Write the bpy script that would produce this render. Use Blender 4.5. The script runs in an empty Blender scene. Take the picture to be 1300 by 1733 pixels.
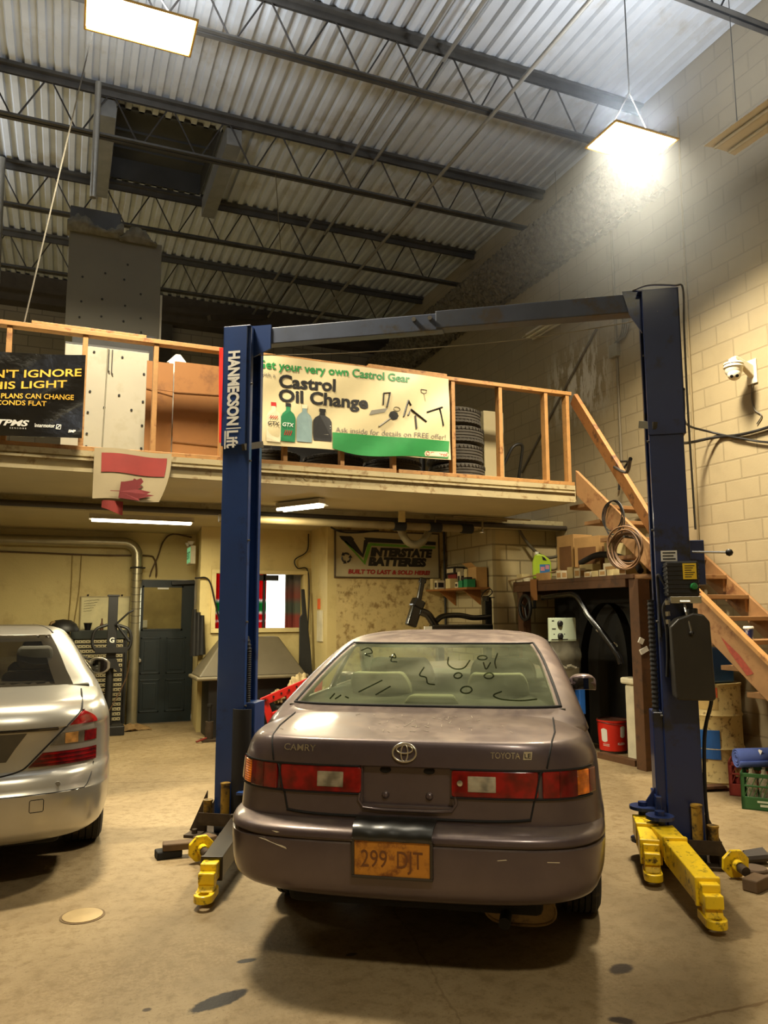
import bpy, bmesh, math, random
from mathutils import Vector, Matrix
random.seed(7)
SC = bpy.context.scene
COL = SC.collection
R = math.radians

# ---------------------------------------------------------------- camera
EYE_H = 1.56
cam_data = bpy.data.cameras.new('camera')
cam_data.sensor_fit = 'HORIZONTAL'
cam_data.sensor_width = 36.0
cam_data.lens = 36.0
cam_data.clip_end = 200
cam = bpy.data.objects.new('camera', cam_data)
COL.objects.link(cam)
_p, _y, _r = R(7.5), R(22.5), R(-0.2)
_f = Vector((math.sin(_y) * math.cos(_p), math.cos(_y) * math.cos(_p), math.sin(_p)))
_rt = Vector((math.cos(_y), -math.sin(_y), 0))
_up = _rt.cross(_f)
_r2 = _rt * math.cos(_r) + _up * math.sin(_r)
_u2 = -_rt * math.sin(_r) + _up * math.cos(_r)
_m = Matrix((_r2, _u2, -_f)).transposed().to_4x4()
_m.translation = (0, 0, EYE_H)
cam.matrix_world = _m
SC.camera = cam

# ---------------------------------------------------------------- view, world, exposure
SC.view_settings.view_transform = 'Standard'
SC.view_settings.look = 'None'
SC.view_settings.gamma = 1
SC.view_settings.use_curve_mapping = False
SC.view_settings.exposure = -0.40
world = bpy.data.worlds.new('world')
SC.world = world
world.use_nodes = True
world.node_tree.nodes['Background'].inputs[0].default_value = (0.9, 0.95, 1.0, 1)
world.node_tree.nodes['Background'].inputs[1].default_value = 0.02
SC.cycles.use_denoising = True
SC.cycles.max_bounces = 7
SC.cycles.diffuse_bounces = 5
SC.cycles.glossy_bounces = 3
SC.cycles.transmission_bounces = 4
SC.cycles.transparent_max_bounces = 10
SC.cycles.volume_bounces = 0
SC.cycles.sample_clamp_indirect = 4
SC.cycles.caustics_reflective = False
SC.cycles.caustics_refractive = False

WARM = (1.0, 0.87, 0.64)
LAMP_DOWN = 420      # watts, each hanging lamp, downwards
REAR_FILL = 250     # watts, unseen lamp added behind the camera for fill light
LAMP_UP = 120        # watts, upward light added over each closed housing to brighten the deck
TUBE_W = 120         # watts, fluorescent fitting below the mezzanine


def area_light(name, loc, sx, sy, watts, color, direction=(0, 0, -1), spread=180):
    ld = bpy.data.lights.new(name, 'AREA')
    ld.shape = 'RECTANGLE'
    ld.size, ld.size_y = sx, sy
    ld.energy = watts
    ld.color = color
    ld.spread = R(spread)
    o = bpy.data.objects.new(name, ld)
    o.location = loc
    o.rotation_euler = Vector(direction).to_track_quat('-Z', 'Y').to_euler()
    COL.objects.link(o)
    return o


# ---------------------------------------------------------------- materials
def lin(c):
    return tuple(((v / 255) / 12.92 if v <= 10 else (((v / 255) + 0.055) / 1.055) ** 2.4) for v in c)


class Nodes:
    def __init__(self, name):
        self.m = bpy.data.materials.new(name)
        self.m.use_nodes = True
        self.t = self.m.node_tree
        self.n = self.t.nodes
        self.b = self.n['Principled BSDF']
        self.out = self.n['Material Output']
        self.tc = self.n.new('ShaderNodeTexCoord')

    def link(self, a, b):
        self.t.links.new(a, b)

    def new(self, kind, **kw):
        n = self.n.new(kind)
        for k, v in kw.items():
            if k.startswith('i_'):
                key = k[2:]
                n.inputs[int(key) if key.isdigit() else key.replace('_', ' ')].default_value = v
            else:
                setattr(n, k, v)
        return n

    def noise(self, scale, detail=4, rough=0.55, vec=None):
        n = self.new('ShaderNodeTexNoise', i_Scale=scale, i_Detail=detail, i_Roughness=rough)
        self.link(vec or self.tc.outputs['Object'], n.inputs['Vector'])
        return n.outputs['Fac']

    def ramp(self, fac, stops):
        r = self.new('ShaderNodeValToRGB')
        e = r.color_ramp.elements
        e[0].position, e[0].color = stops[0][0], (*stops[0][1], 1)
        e[1].position, e[1].color = stops[-1][0], (*stops[-1][1], 1)
        for p, c in stops[1:-1]:
            x = e.new(p)
            x.color = (*c, 1)
        self.link(fac, r.inputs[0])
        return r.outputs[0]

    def math(self, op, a, b=None, clamp=False):
        n = self.new('ShaderNodeMath', operation=op)
        n.use_clamp = clamp
        for i, v in enumerate((a, b)):
            if v is None:
                continue
            if isinstance(v, (int, float)):
                n.inputs[i].default_value = v
            else:
                self.link(v, n.inputs[i])
        return n.outputs[0]

    def mix(self, fac, a, b):
        n = self.new('ShaderNodeMix', data_type='RGBA')
        for key, v in ((0, fac), (6, a), (7, b)):
            if isinstance(v, (int, float)):
                n.inputs[key].default_value = v
            elif isinstance(v, tuple):
                n.inputs[key].default_value = (*v, 1)
            else:
                self.link(v, n.inputs[key])
        return n.outputs[2]

    def step(self, v, lo, hi):
        n = self.new('ShaderNodeMapRange', interpolation_type='SMOOTHSTEP')
        n.inputs[1].default_value, n.inputs[2].default_value = lo, hi
        self.link(v, n.inputs[0])
        return n.outputs[0]

    def bump(self, h, strength, dist=0.01):
        n = self.new('ShaderNodeBump', i_Strength=strength, i_Distance=dist)
        self.link(h, n.inputs['Height'])
        self.link(n.outputs[0], self.b.inputs['Normal'])


def mat(name, c, rough=0.6, metal=0.0, var=0.14, scale=6.0, bump=0.0, bscale=60.0, dirt=None, coat=0.0, lo=0.5, spec=0.5):
    """c in sRGB 0-255; dirt = (colour, amount 0-1, scale)."""
    k = Nodes(name)
    c = lin(c)
    f = k.noise(scale)
    col = k.ramp(f, [(0.3, tuple(v * (1 - var) for v in c)), (0.7, tuple(min(1, v * (1 + var)) for v in c))])
    if dirt:
        d = k.step(k.noise(dirt[2], 6, 0.65), 0.62 - dirt[1] * 0.3, 0.72 - dirt[1] * 0.1)
        col = k.mix(d, col, lin(dirt[0]))
    k.link(col, k.b.inputs['Base Color'])
    k.b.inputs['Roughness'].default_value = rough
    k.b.inputs['Metallic'].default_value = metal
    k.b.inputs['Specular IOR Level'].default_value = spec
    if coat:
        k.b.inputs['Coat Weight'].default_value = coat
        k.b.inputs['Coat Roughness'].default_value = 0.12
    if bump:
        k.bump(k.noise(bscale, 5), bump, 0.01)
    return k.m


def emit(name, c, s):
    k = Nodes(name)
    k.b.inputs['Base Color'].default_value = (*c, 1)
    k.b.inputs['Emission Color'].default_value = (*c, 1)
    k.b.inputs['Emission Strength'].default_value = s
    return k.m


def glassy(name, tint, clear, rough=0.08, dust=None, dust_scale=5):
    """thin pane: mostly see-through with gloss; dust = (colour, least, most) cover."""
    k = Nodes(name)
    tr = k.new('ShaderNodeBsdfTransparent')
    tr.inputs[0].default_value = (*tint, 1)
    k.b.inputs['Base Color'].default_value = (*(lin(dust[0]) if dust else (0.02, 0.02, 0.02)), 1)
    k.b.inputs['Roughness'].default_value = rough
    mx = k.new('ShaderNodeMixShader')
    if dust:
        n = k.noise(dust_scale, 6, 0.6)
        mr = k.new('ShaderNodeMapRange')
        mr.inputs[1].default_value, mr.inputs[2].default_value = 0.3, 0.7
        mr.inputs[3].default_value, mr.inputs[4].default_value = dust[1], dust[2]
        k.link(n, mr.inputs[0])
        k.link(mr.outputs[0], mx.inputs[0])
    else:
        mx.inputs[0].default_value = 1 - clear
    k.link(tr.outputs[0], mx.inputs[1])
    k.link(k.b.outputs[0], mx.inputs[2])
    k.link(mx.outputs[0], k.out.inputs[0])
    return k.m


def block_mat(name, axis, c, mortar, var=0.1, bw=0.4064, bh=0.2032, bump=0.5, extra=None, width=0.010, dirt=None):
    """painted concrete blocks; axis 'X' or 'Y' is the wall's horizontal direction."""
    k = Nodes(name)
    geo = k.new('ShaderNodeNewGeometry')
    sep = k.new('ShaderNodeSeparateXYZ')
    k.link(geo.outputs['Position'], sep.inputs[0])
    cmb = k.new('ShaderNodeCombineXYZ')
    k.link(sep.outputs[axis], cmb.inputs[0])
    k.link(sep.outputs['Z'], cmb.inputs[1])
    br = k.new('ShaderNodeTexBrick', offset=0.5, i_Scale=1.0)
    br.inputs['Mortar Size'].default_value = width
    br.inputs['Mortar Smooth'].default_value = 0.3
    br.inputs['Brick Width'].default_value = bw
    br.inputs['Row Height'].default_value = bh
    c = lin(c)
    br.inputs['Color1'].default_value = (*[v * (1 - var) for v in c], 1)
    br.inputs['Color2'].default_value = (*[v * (1 + var) for v in c], 1)
    br.inputs['Mortar'].default_value = (*lin(mortar), 1)
    k.link(cmb.outputs[0], br.inputs['Vector'])
    col = br.outputs['Color']
    n = k.noise(3.5, 6, 0.65, geo.outputs['Position'])
    col = k.mix(k.math('MULTIPLY', k.step(n, 0.4, 0.75), 0.35), col, tuple(v * 0.72 for v in c))
    if dirt:
        d = k.step(k.noise(dirt[2], 7, 0.7, geo.outputs['Position']), 0.64 - dirt[1] * 0.25, 0.74 - dirt[1] * 0.1)
        col = k.mix(d, col, lin(dirt[0]))
    if extra:
        col = extra(k, sep, geo, col)
    k.link(col, k.b.inputs['Base Color'])
    k.b.inputs['Roughness'].default_value = 0.75
    h = k.math('ADD', k.math('MULTIPLY', br.outputs['Fac'], -1.0), k.math('MULTIPLY', k.noise(70, 4, 0.6, geo.outputs['Position']), 0.35))
    k.bump(h, bump, 0.006)
    return k.m


# ---------------------------------------------------------------- mesh helpers
def wmat(o):
    m = Matrix.Identity(4)
    while o is not None:
        m = o.matrix_basis @ m
        o = o.parent
    return m


_TEXT = {}


def text_mesh(s, bold=0.0, shear=0.0, spacing=1.0):
    """(verts, faces, width) of lettering of cap-height about 0.72, starting at x = 0."""
    key = (s, bold, shear, spacing)
    if key not in _TEXT:
        cu = bpy.data.curves.new('lettering', 'FONT')
        cu.body = s
        cu.offset = bold
        cu.shear = shear
        cu.space_character = spacing
        cu.resolution_u = 3
        o = bpy.data.objects.new('lettering', cu)
        me = bpy.data.meshes.new_from_object(o)
        vs = [tuple(v.co[:2]) for v in me.vertices]
        fs = [tuple(p.vertices) for p in me.polygons]
        bpy.data.objects.remove(o)
        bpy.data.curves.remove(cu)
        bpy.data.meshes.remove(me)
        x0 = min((v[0] for v in vs), default=0)
        x1 = max((v[0] for v in vs), default=1)
        y0 = min((v[1] for v in vs), default=0)
        y1 = max((v[1] for v in vs), default=1)
        _TEXT[key] = ([(x - x0, y) for x, y in vs], fs, x1 - x0, y0, y1)
    return _TEXT[key]


class MB:
    def __init__(self, frame=None):
        self.v, self.f, self.F = [], [], frame

    def add(self, vs, fs):
        n = len(self.v)
        for p in vs:
            p = Vector(p)
            self.v.append(self.F @ p if self.F else p)
        for f in fs:
            self.f.append(tuple(i + n for i in f))
        return self

    def box(self, lo, hi, M=None):
        x0, y0, z0 = lo
        x1, y1, z1 = hi
        vs = [(x0, y0, z0), (x1, y0, z0), (x1, y1, z0), (x0, y1, z0), (x0, y0, z1), (x1, y0, z1), (x1, y1, z1), (x0, y1, z1)]
        if M:
            vs = [M @ Vector(v) for v in vs]
        return self.add(vs, [(3, 2, 1, 0), (4, 5, 6, 7), (0, 1, 5, 4), (1, 2, 6, 5), (2, 3, 7, 6), (3, 0, 4, 7)])

    def cbox(self, c, s, M=None):
        return self.box([c[i] - s[i] / 2 for i in range(3)], [c[i] + s[i] / 2 for i in range(3)], M)

    def beam(self, a, b, w, h, up=(0, 0, 1), w2=None, h2=None):
        """bar from a to b, w wide (sideways), h high (towards up)."""
        a, b = Vector(a), Vector(b)
        d = (b - a).normalized()
        u = Vector(up)
        s = d.cross(u)
        if s.length < 1e-4:
            s = d.cross(Vector((1, 0, 0)))
        s.normalize()
        u = s.cross(d)
        vs = []
        for p, ww, hh in ((a, w, h), (b, w2 or w, h2 or h)):
            for i, j in ((-1, -1), (1, -1), (1, 1), (-1, 1)):
                vs.append(p + s * (i * ww / 2) + u * (j * hh / 2))
        return self.add(vs, [(3, 2, 1, 0), (4, 5, 6, 7), (0, 1, 5, 4), (1, 2, 6, 5), (2, 3, 7, 6), (3, 0, 4, 7)])

    def tube(self, pts, r, n=8, closed=False, cap=True, r2=None):
        pts = [Vector(p) for p in pts]
        m = len(pts)
        rings = []
        prev = None
        for i, p in enumerate(pts):
            if closed:
                d = pts[(i + 1) % m] - pts[i - 1]
            else:
                d = pts[min(i + 1, m - 1)] - pts[max(i - 1, 0)]
            if d.length < 1e-9:
                d = Vector((0, 0, 1))
            d.normalize()
            if prev is None:
                a = d.cross(Vector((0, 0, 1)))
                if a.length < 1e-3:
                    a = d.cross(Vector((1, 0, 0)))
                a.normalize()
            else:
                a = prev - d * prev.dot(d)
                if a.length < 1e-6:
                    a = d.cross(Vector((1, 0, 0)))
                a.normalize()
            prev = a
            b = d.cross(a)
            rr = r if r2 is None else r + (r2 - r) * i / max(1, m - 1)
            if isinstance(r, (list, tuple)):
                rr = r[i]
            rings.append([p + a * (math.cos(2 * math.pi * k / n) * rr) + b * (math.sin(2 * math.pi * k / n) * rr) for k in range(n)])
        vs = [q for g in rings for q in g]
        fs = []
        for i in range(m if closed else m - 1):
            j = (i + 1) % m
            for k in range(n):
                fs.append((i * n + k, i * n + (k + 1) % n, j * n + (k + 1) % n, j * n + k))
        if cap and not closed:
            fs.append(tuple(range(n - 1, -1, -1)))
            fs.append(tuple((m - 1) * n + k for k in range(n)))
        return self.add(vs, fs)

    def cyl(self, a, b, r, n=20, r2=None):
        return self.tube([a, b], r, n, r2=r2)

    def lathe(self, prof, c=(0, 0, 0), axis='Z', n=28, caps=True, M=None):
        """prof: (radius, height) along the axis."""
        vs = []
        for r, h in prof:
            for k in range(n):
                x, y = math.cos(2 * math.pi * k / n) * r, math.sin(2 * math.pi * k / n) * r
                p = {'Z': (x, y, h), 'X': (h, x, y), 'Y': (y, h, x)}[axis]
                p = Vector(p)
                if M:
                    p = M @ p
                vs.append(p + Vector(c))
        fs = []
        for i in range(len(prof) - 1):
            for k in range(n):
                fs.append((i * n + k, i * n + (k + 1) % n, (i + 1) * n + (k + 1) % n, (i + 1) * n + k))
        if caps:
            fs.append(tuple(range(n - 1, -1, -1)))
            fs.append(tuple((len(prof) - 1) * n + k for k in range(n)))
        return self.add(vs, fs)

    def prism(self, poly, fn0, fn1):
        """poly of 2-D points, two maps to 3-D for its two faces."""
        n = len(poly)
        vs = [fn0(*p) for p in poly] + [fn1(*p) for p in poly]
        fs = [tuple(range(n - 1, -1, -1)), tuple(range(n, 2 * n))] + [(i, (i + 1) % n, n + (i + 1) % n, n + i) for i in range(n)]
        return self.add(vs, fs)

    def grid(self, nu, nv, fn, thick=None):
        """fn(u, v) in 0..1 to a point; thick = vector or fn giving the back side."""
        vs = [Vector(fn(i / nu, j / nv)) for j in range(nv + 1) for i in range(nu + 1)]
        fs = [(j * (nu + 1) + i, j * (nu + 1) + i + 1, (j + 1) * (nu + 1) + i + 1, (j + 1) * (nu + 1) + i) for j in range(nv) for i in range(nu)]
        if thick is not None:
            n = len(vs)
            t = Vector(thick)
            vs2 = [p + t for p in vs]
            fs2 = [tuple(n + k for k in reversed(f)) for f in fs]
            rim = [i for i in range(nu + 1)] + [j * (nu + 1) + nu for j in range(1, nv + 1)] + [nv * (nu + 1) + i for i in range(nu - 1, -1, -1)] + [j * (nu + 1) for j in range(nv - 1, 0, -1)]
            side = [(rim[i], n + rim[i], n + rim[(i + 1) % len(rim)], rim[(i + 1) % len(rim)]) for i in range(len(rim))]
            vs, fs = vs + vs2, fs + fs2 + side
        return self.add(vs, fs)

    def text(self, s, fn, size, x=0.0, y=0.0, bold=0.0, shear=0.0, align='L', width=None, spacing=1.0, squash=1.0):
        vs, fs, w, _, _ = text_mesh(s, bold, shear, spacing)
        sx = size * squash if width is None else width / w
        ox = {'L': 0, 'C': -w * sx / 2, 'R': -w * sx}[align]
        return self.add([fn(x + ox + p[0] * sx, y + p[1] * size) for p in vs], fs)

    def build(self, name, m, parent=None, smooth=None, bevel=None, label=None, origin=None, seg=2):
        me = bpy.data.meshes.new(name)
        o = bpy.data.objects.new(name, me)
        if parent is not None:
            o.parent = parent
            inv = wmat(parent).inverted()
            vs = [inv @ p for p in self.v]
        else:
            if origin is None:
                xs = [p.x for p in self.v]
                ys = [p.y for p in self.v]
                zs = [p.z for p in self.v]
                origin = ((min(xs) + max(xs)) / 2, (min(ys) + max(ys)) / 2, min(zs))
            o.location = origin
            vs = [p - Vector(origin) for p in self.v]
        me.from_pydata([tuple(p) for p in vs], [], self.f)
        if isinstance(m, (list, tuple)):
            for q in m:
                me.materials.append(q)
        else:
            me.materials.append(m)
        COL.objects.link(o)
        bm = bmesh.new()
        bm.from_mesh(me)
        bmesh.ops.recalc_face_normals(bm, faces=bm.faces)
        bm.to_mesh(me)
        bm.free()
        if smooth:
            me.shade_smooth()
            if smooth < 180:
                me.set_sharp_from_angle(angle=R(smooth))
        if bevel:
            b = o.modifiers.new('edges', 'BEVEL')
            b.width = bevel
            b.segments = seg
            b.limit_method = 'ANGLE'
            b.angle_limit = R(35)
        if label:
            o['label'] = label
        return o


def tag(o, label, cat, group=None, kind=None):
    o['label'] = label
    o['category'] = cat
    if group:
        o['group'] = group
    if kind:
        o['kind'] = kind
    return o


def thing(name, loc, label, cat, group=None, rz=0.0):
    o = bpy.data.objects.new(name, None)
    o.empty_display_size = 0.1
    o.location = loc
    o.rotation_euler = (0, 0, rz)
    COL.objects.link(o)
    return tag(o, label, cat, group)


def struct(o, label=None):
    o['kind'] = 'structure'
    if label:
        o['label'] = label
    return o


def dup(src, loc, rz=None, label=None):
    def kids(a, b):
        for ch in list(a.children):
            c = ch.copy()
            COL.objects.link(c)
            c.parent = b
            kids(ch, c)
    r = src.copy()
    COL.objects.link(r)
    r.location = loc
    if rz is not None:
        r.rotation_euler = (0, 0, rz)
    if label:
        r['label'] = label
    kids(src, r)
    return r


def curve_pts(pts, n=8):
    """Catmull-Rom through the points."""
    p = [Vector(q) for q in pts]
    p = [p[0] * 2 - p[1]] + p + [p[-1] * 2 - p[-2]]
    out = []
    for i in range(1, len(p) - 2):
        for k in range(n):
            t = k / n
            a, b, c, d = p[i - 1], p[i], p[i + 1], p[i + 2]
            out.append(0.5 * ((2 * b) + (c - a) * t + (2 * a - 5 * b + 4 * c - d) * t * t + (3 * b - a - 3 * c + d) * t ** 3))
    out.append(p[-2])
    return out
# ================================================================ the setting
XR, YB, ZC = 6.05, 14.6, 7.5          # right wall, outer back wall, roof deck
MY, MX, MZ0, MZ1 = 6.8, 5.05, 2.75, 2.92   # mezzanine face, end, underside, top

# ---- floor: dusty tan concrete with joints, oil and tyre scuffs
def floor_mat():
    k = Nodes('floor concrete')
    geo = k.new('ShaderNodeNewGeometry')
    P = geo.outputs['Position']
    sep = k.new('ShaderNodeSeparateXYZ')
    k.link(P, sep.inputs[0])
    X, Y = sep.outputs['X'], sep.outputs['Y']
    a = k.ramp(k.noise(0.9, 8, 0.62, P), [(0.3, lin((112, 96, 68))), (0.5, lin((136, 118, 86))), (0.72, lin((154, 136, 102)))])
    b = k.noise(14, 6, 0.7, P)
    col = k.mix(k.math('MULTIPLY', k.step(b, 0.44, 0.68), 0.62), a, lin((104, 84, 52)))
    sp = k.noise(60, 3, 0.6, P)
    col = k.mix(k.math('MULTIPLY', k.step(sp, 0.58, 0.70), 0.6), col, lin((96, 76, 46)))
    wob = k.math('MULTIPLY', k.math('SUBTRACT', k.noise(3.5, 4, 0.6, P), 0.5), 0.10)
    wob2 = k.math('MULTIPLY', k.math('SUBTRACT', k.noise(9, 5, 0.7, P), 0.5), 0.55)

    def joint(x0, y0, x1, y1, w, amount, c=(92, 70, 40)):
        nonlocal col
        dx, dy = x1 - x0, y1 - y0
        L = math.hypot(dx, dy)
        nx, ny = -dy / L, dx / L
        d = k.math('ADD', k.math('ADD', k.math('MULTIPLY', X, nx), k.math('MULTIPLY', Y, ny)), -(nx * x0 + ny * y0))
        d = k.math('ABSOLUTE', k.math('ADD', d, wob))
        m = k.math('SUBTRACT', 1.0, k.step(d, w * 0.4, w))
        col = k.mix(k.math('MULTIPLY', m, amount), col, lin(c))

    def blot(cx, cy, rx, ry, rot, c, amount, soft=0.25, w=wob2):
        nonlocal col
        ca, sa = math.cos(rot), math.sin(rot)
        u = k.math('ADD', k.math('ADD', k.math('MULTIPLY', X, ca / rx), k.math('MULTIPLY', Y, sa / rx)), -(cx * ca + cy * sa) / rx)
        v = k.math('ADD', k.math('ADD', k.math('MULTIPLY', X, -sa / ry), k.math('MULTIPLY', Y, ca / ry)), (cx * sa - cy * ca) / ry)
        d = k.math('SQRT', k.math('ADD', k.math('MULTIPLY', u, u), k.math('MULTIPLY', v, v)))
        d = k.math('ADD', d, k.math('MULTIPLY', w, 2.2))
        m = k.math('SUBTRACT', 1.0, k.step(d, 1 - soft, 1 + soft))
        col = k.mix(k.math('MULTIPLY', m, amount), col, lin(c))
    joint(2.24, 2.50, 3.3, 2.50, 0.012, 0.8)
    joint(-0.5, 8.17, 1.22, 7.60, 0.02, 0.45)
    joint(0.7, 10.28, 1.54, 10.69, 0.02, 0.6)
    joint(1.55, 3.17, 1.42, 2.5, 0.007, 0.4)
    # rubbed, flaking tracks where tyres roll
    for (cx, cy, rx, ry, rot) in ((2.5, 3.2, 0.55, 0.12, -1.0), (2.15, 3.05, 0.5, 0.16, -1.0), (0.9, 3.65, 0.6, 0.2, -1.05), (0.35, 3.75, 0.7, 0.3, 0.2)):
        m0 = col
        rough = k.step(k.noise(52, 7, 0.75, P), 0.42, 0.62)
        ca, sa = math.cos(rot), math.sin(rot)
        u = k.math('ADD', k.math('ADD', k.math('MULTIPLY', X, ca / rx), k.math('MULTIPLY', Y, sa / rx)), -(cx * ca + cy * sa) / rx)
        v = k.math('ADD', k.math('ADD', k.math('MULTIPLY', X, -sa / ry), k.math('MULTIPLY', Y, ca / ry)), (cx * sa - cy * ca) / ry)
        d = k.math('ADD', k.math('SQRT', k.math('ADD', k.math('MULTIPLY', u, u), k.math('MULTIPLY', v, v))), wob2)
        m = k.math('MULTIPLY', k.math('SUBTRACT', 1.0, k.step(d, 0.5, 1.1)), rough)
        col = k.mix(k.math('MULTIPLY', m, 0.6), m0, lin((112, 92, 60)))
    # oil
    blot(0.655, 3.355, 0.13, 0.045, 0.35, (22, 15, 8), 1.0, 0.14)
    blot(0.84, 3.675, 0.045, 0.02, 0.0, (26, 18, 10), 1.0, 0.2)
    blot(2.34, 2.95, 0.06, 0.04, 0.2, (42, 31, 20), 0.95)
    blot(2.06, 2.60, 0.05, 0.025, -0.6, (36, 26, 16), 0.95)
    blot(0.38, 3.40, 0.02, 0.016, 0, (44, 32, 18), 0.9)
    blot(1.3, 3.55, 0.03, 0.016, 0, (30, 22, 12), 0.8)
    k.link(col, k.b.inputs['Base Color'])
    k.b.inputs['Roughness'].default_value = 0.62
    k.b.inputs['Specular IOR Level'].default_value = 0.35
    k.bump(k.math('ADD', b, k.math('MULTIPLY', sp, 0.6)), 0.3, 0.01)
    return k.m


struct(MB().box((-6, -5, -0.2), (XR, YB, 0)).build('floor', floor_mat()))

def efflorescence_and_haze(k, sep, geo, col):
    P = geo.outputs['Position']
    mp = k.new('ShaderNodeMapping')
    mp.inputs['Scale'].default_value = (1, 3.2, 0.9)
    k.link(P, mp.inputs[0])
    n = k.noise(2.6, 6, 0.7, mp.outputs[0])
    y = k.math('ABSOLUTE', k.math('ADD', sep.outputs['Y'], -8.0))
    z = k.math('ABSOLUTE', k.math('ADD', sep.outputs['Z'], -4.55))
    m = k.math('MULTIPLY', k.math('SUBTRACT', 1.0, k.step(y, 0.2, 0.85)), k.math('SUBTRACT', 1.0, k.step(z, 0.15, 0.7)))
    col = k.mix(k.math('MULTIPLY', k.math('MULTIPLY', m, k.step(n, 0.46, 0.56)), 0.95), col, lin((226, 222, 210)))
    # upper courses greyed: the pale haze before them is put into the colour
    up = k.step(k.math('ADD', sep.outputs['Z'], k.math('MULTIPLY', k.noise(0.8, 4, 0.6, P), 1.6)), 4.6, 6.6)
    return k.mix(k.math('MULTIPLY', up, 0.55), col, lin((126, 122, 112)))


M_wall_r = block_mat('painted block wall', 'Y', (158, 143, 110), (142, 128, 97), var=0.05, extra=efflorescence_and_haze)
struct(MB().box((XR, -5, 0), (XR + 0.2, YB + 0.2, 7.9)).build('wall_right', M_wall_r))
M_wall_b = block_mat('grey upper blocks', 'X', (124, 118, 106), (92, 88, 80))
struct(MB().box((-6.2, YB, 0), (XR, YB + 0.2, 7.9)).build('wall_back', M_wall_b))
M_plain = mat('old cream paint', (176, 160, 116), 0.8, var=0.08, scale=1.2)
struct(MB().box((-6.2, -5, 0), (-6, YB, 7.9)).build('wall_left', M_plain))
struct(MB().box((-6.2, -5.2, 0), (XR + 0.2, -5, 7.9)).build('wall_front', M_plain))

# ---- corrugated roof deck with a framed opening
M_deck = mat('galvanised deck', (184, 189, 194), 0.5, 0.15, var=0.08, scale=2.5, dirt=((168, 166, 160), 0.3, 1.2))
deck = MB()
HX0, HX1, HY0, HY1 = 0.30, 1.52, 8.95, 10.50
pitch = 0.1524
n_fl = int(12.1 / pitch)
for i in range(n_fl):
    x = -6 + i * pitch
    prof = [(x, 0.0), (x + 0.062, 0.0), (x + 0.078, 0.042), (x + 0.136, 0.042), (x + pitch, 0.0)]
    for (xa, za), (xb, zb) in zip(prof[:-1], prof[1:]):
        spans = [(-5, YB)] if not (HX0 < (xa + xb) / 2 < HX1) else [(-5, HY0), (HY1, YB)]
        for y0, y1 in spans:
            deck.add([(xa, y0, ZC + za), (xb, y0, ZC + zb), (xb, y1, ZC + zb), (xa, y1, ZC + za)], [(0, 1, 2, 3)])
struct(deck.build('ceiling', M_deck))
struct(MB().box((-6, -5, ZC + 0.38), (XR, YB, ZC + 0.45)).build('ceiling_backing', mat('roofing', (30, 30, 30), 0.9)))
M_curb = mat('dark curb metal', (62, 62, 60), 0.6, 0.2, var=0.2, scale=3)
hatch = MB()
for lo, hi in (((HX0 - 0.03, HY0, ZC), (HX0, HY1, ZC + 0.36)), ((HX1, HY0, ZC), (HX1 + 0.03, HY1, ZC + 0.36)), ((HX0, HY0 - 0.03, ZC), (HX1, HY0, ZC + 0.36)), ((HX0, HY1, ZC), (HX1, HY1 + 0.03, ZC + 0.36)), ((HX0, HY0, ZC + 0.30), (HX1, HY1, ZC + 0.33))):
    hatch.box(lo, hi)
for y in (9.35, 9.8, 10.2):
    hatch.box((HX0, y, ZC + 0.27), (HX1, y + 0.02, ZC + 0.30))
hatch_o = struct(hatch.build('ceiling_hatch_frame', M_curb))

# ---- open web roof joists
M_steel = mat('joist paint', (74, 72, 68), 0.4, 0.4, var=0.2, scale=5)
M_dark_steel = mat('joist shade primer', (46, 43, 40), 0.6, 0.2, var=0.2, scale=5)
for jy in (4.6, 6.6, 8.62, 10.63, 12.64):
    j = MB()
    for s in (-1, 1):                                     # bottom chord: two angles back to back
        j.box((-6, jy + s * 0.012 - 0.002, 6.885), (XR - 0.02, jy + s * 0.012 + 0.002, 6.935))
        j.box((-6, jy + min(s * 0.012, s * 0.055), 6.885), (XR - 0.02, jy + max(s * 0.012, s * 0.055), 6.89))
    for s in (-1, 1):                                     # top chord
        j.box((-6, jy + min(s * 0.012, s * 0.075), 7.46), (XR - 0.02, jy + max(s * 0.012, s * 0.075), 7.498))
        j.box((-6, jy + s * 0.014 - 0.004, 7.39), (XR - 0.02, jy + s * 0.014 + 0.004, 7.47))
    jo = struct(j.build('ceiling_beam', M_steel))
    w = MB()
    px = 0.655
    x = -6 + 0.35
    x = -0.75 - px * 8
    while x < XR - 0.3:
        w.tube([(x - 0.30, jy, 7.42), (x - 0.03, jy, 6.91), (x + 0.03, jy, 6.91), (x + 0.30, jy, 7.42)], 0.0095, 6)
        x += px
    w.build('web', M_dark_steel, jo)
# side channels of the opening, between two joists
for cx in (HX0 - 0.10, HX1 + 0.13):
    struct(MB().box((cx - 0.09, 8.70, 7.20), (cx + 0.09, 10.56, 7.46)).build('ceiling_hatch_beam', mat('hatch channel %.1f' % cx, (120, 120, 116), 0.5, 0.3)))
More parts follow.
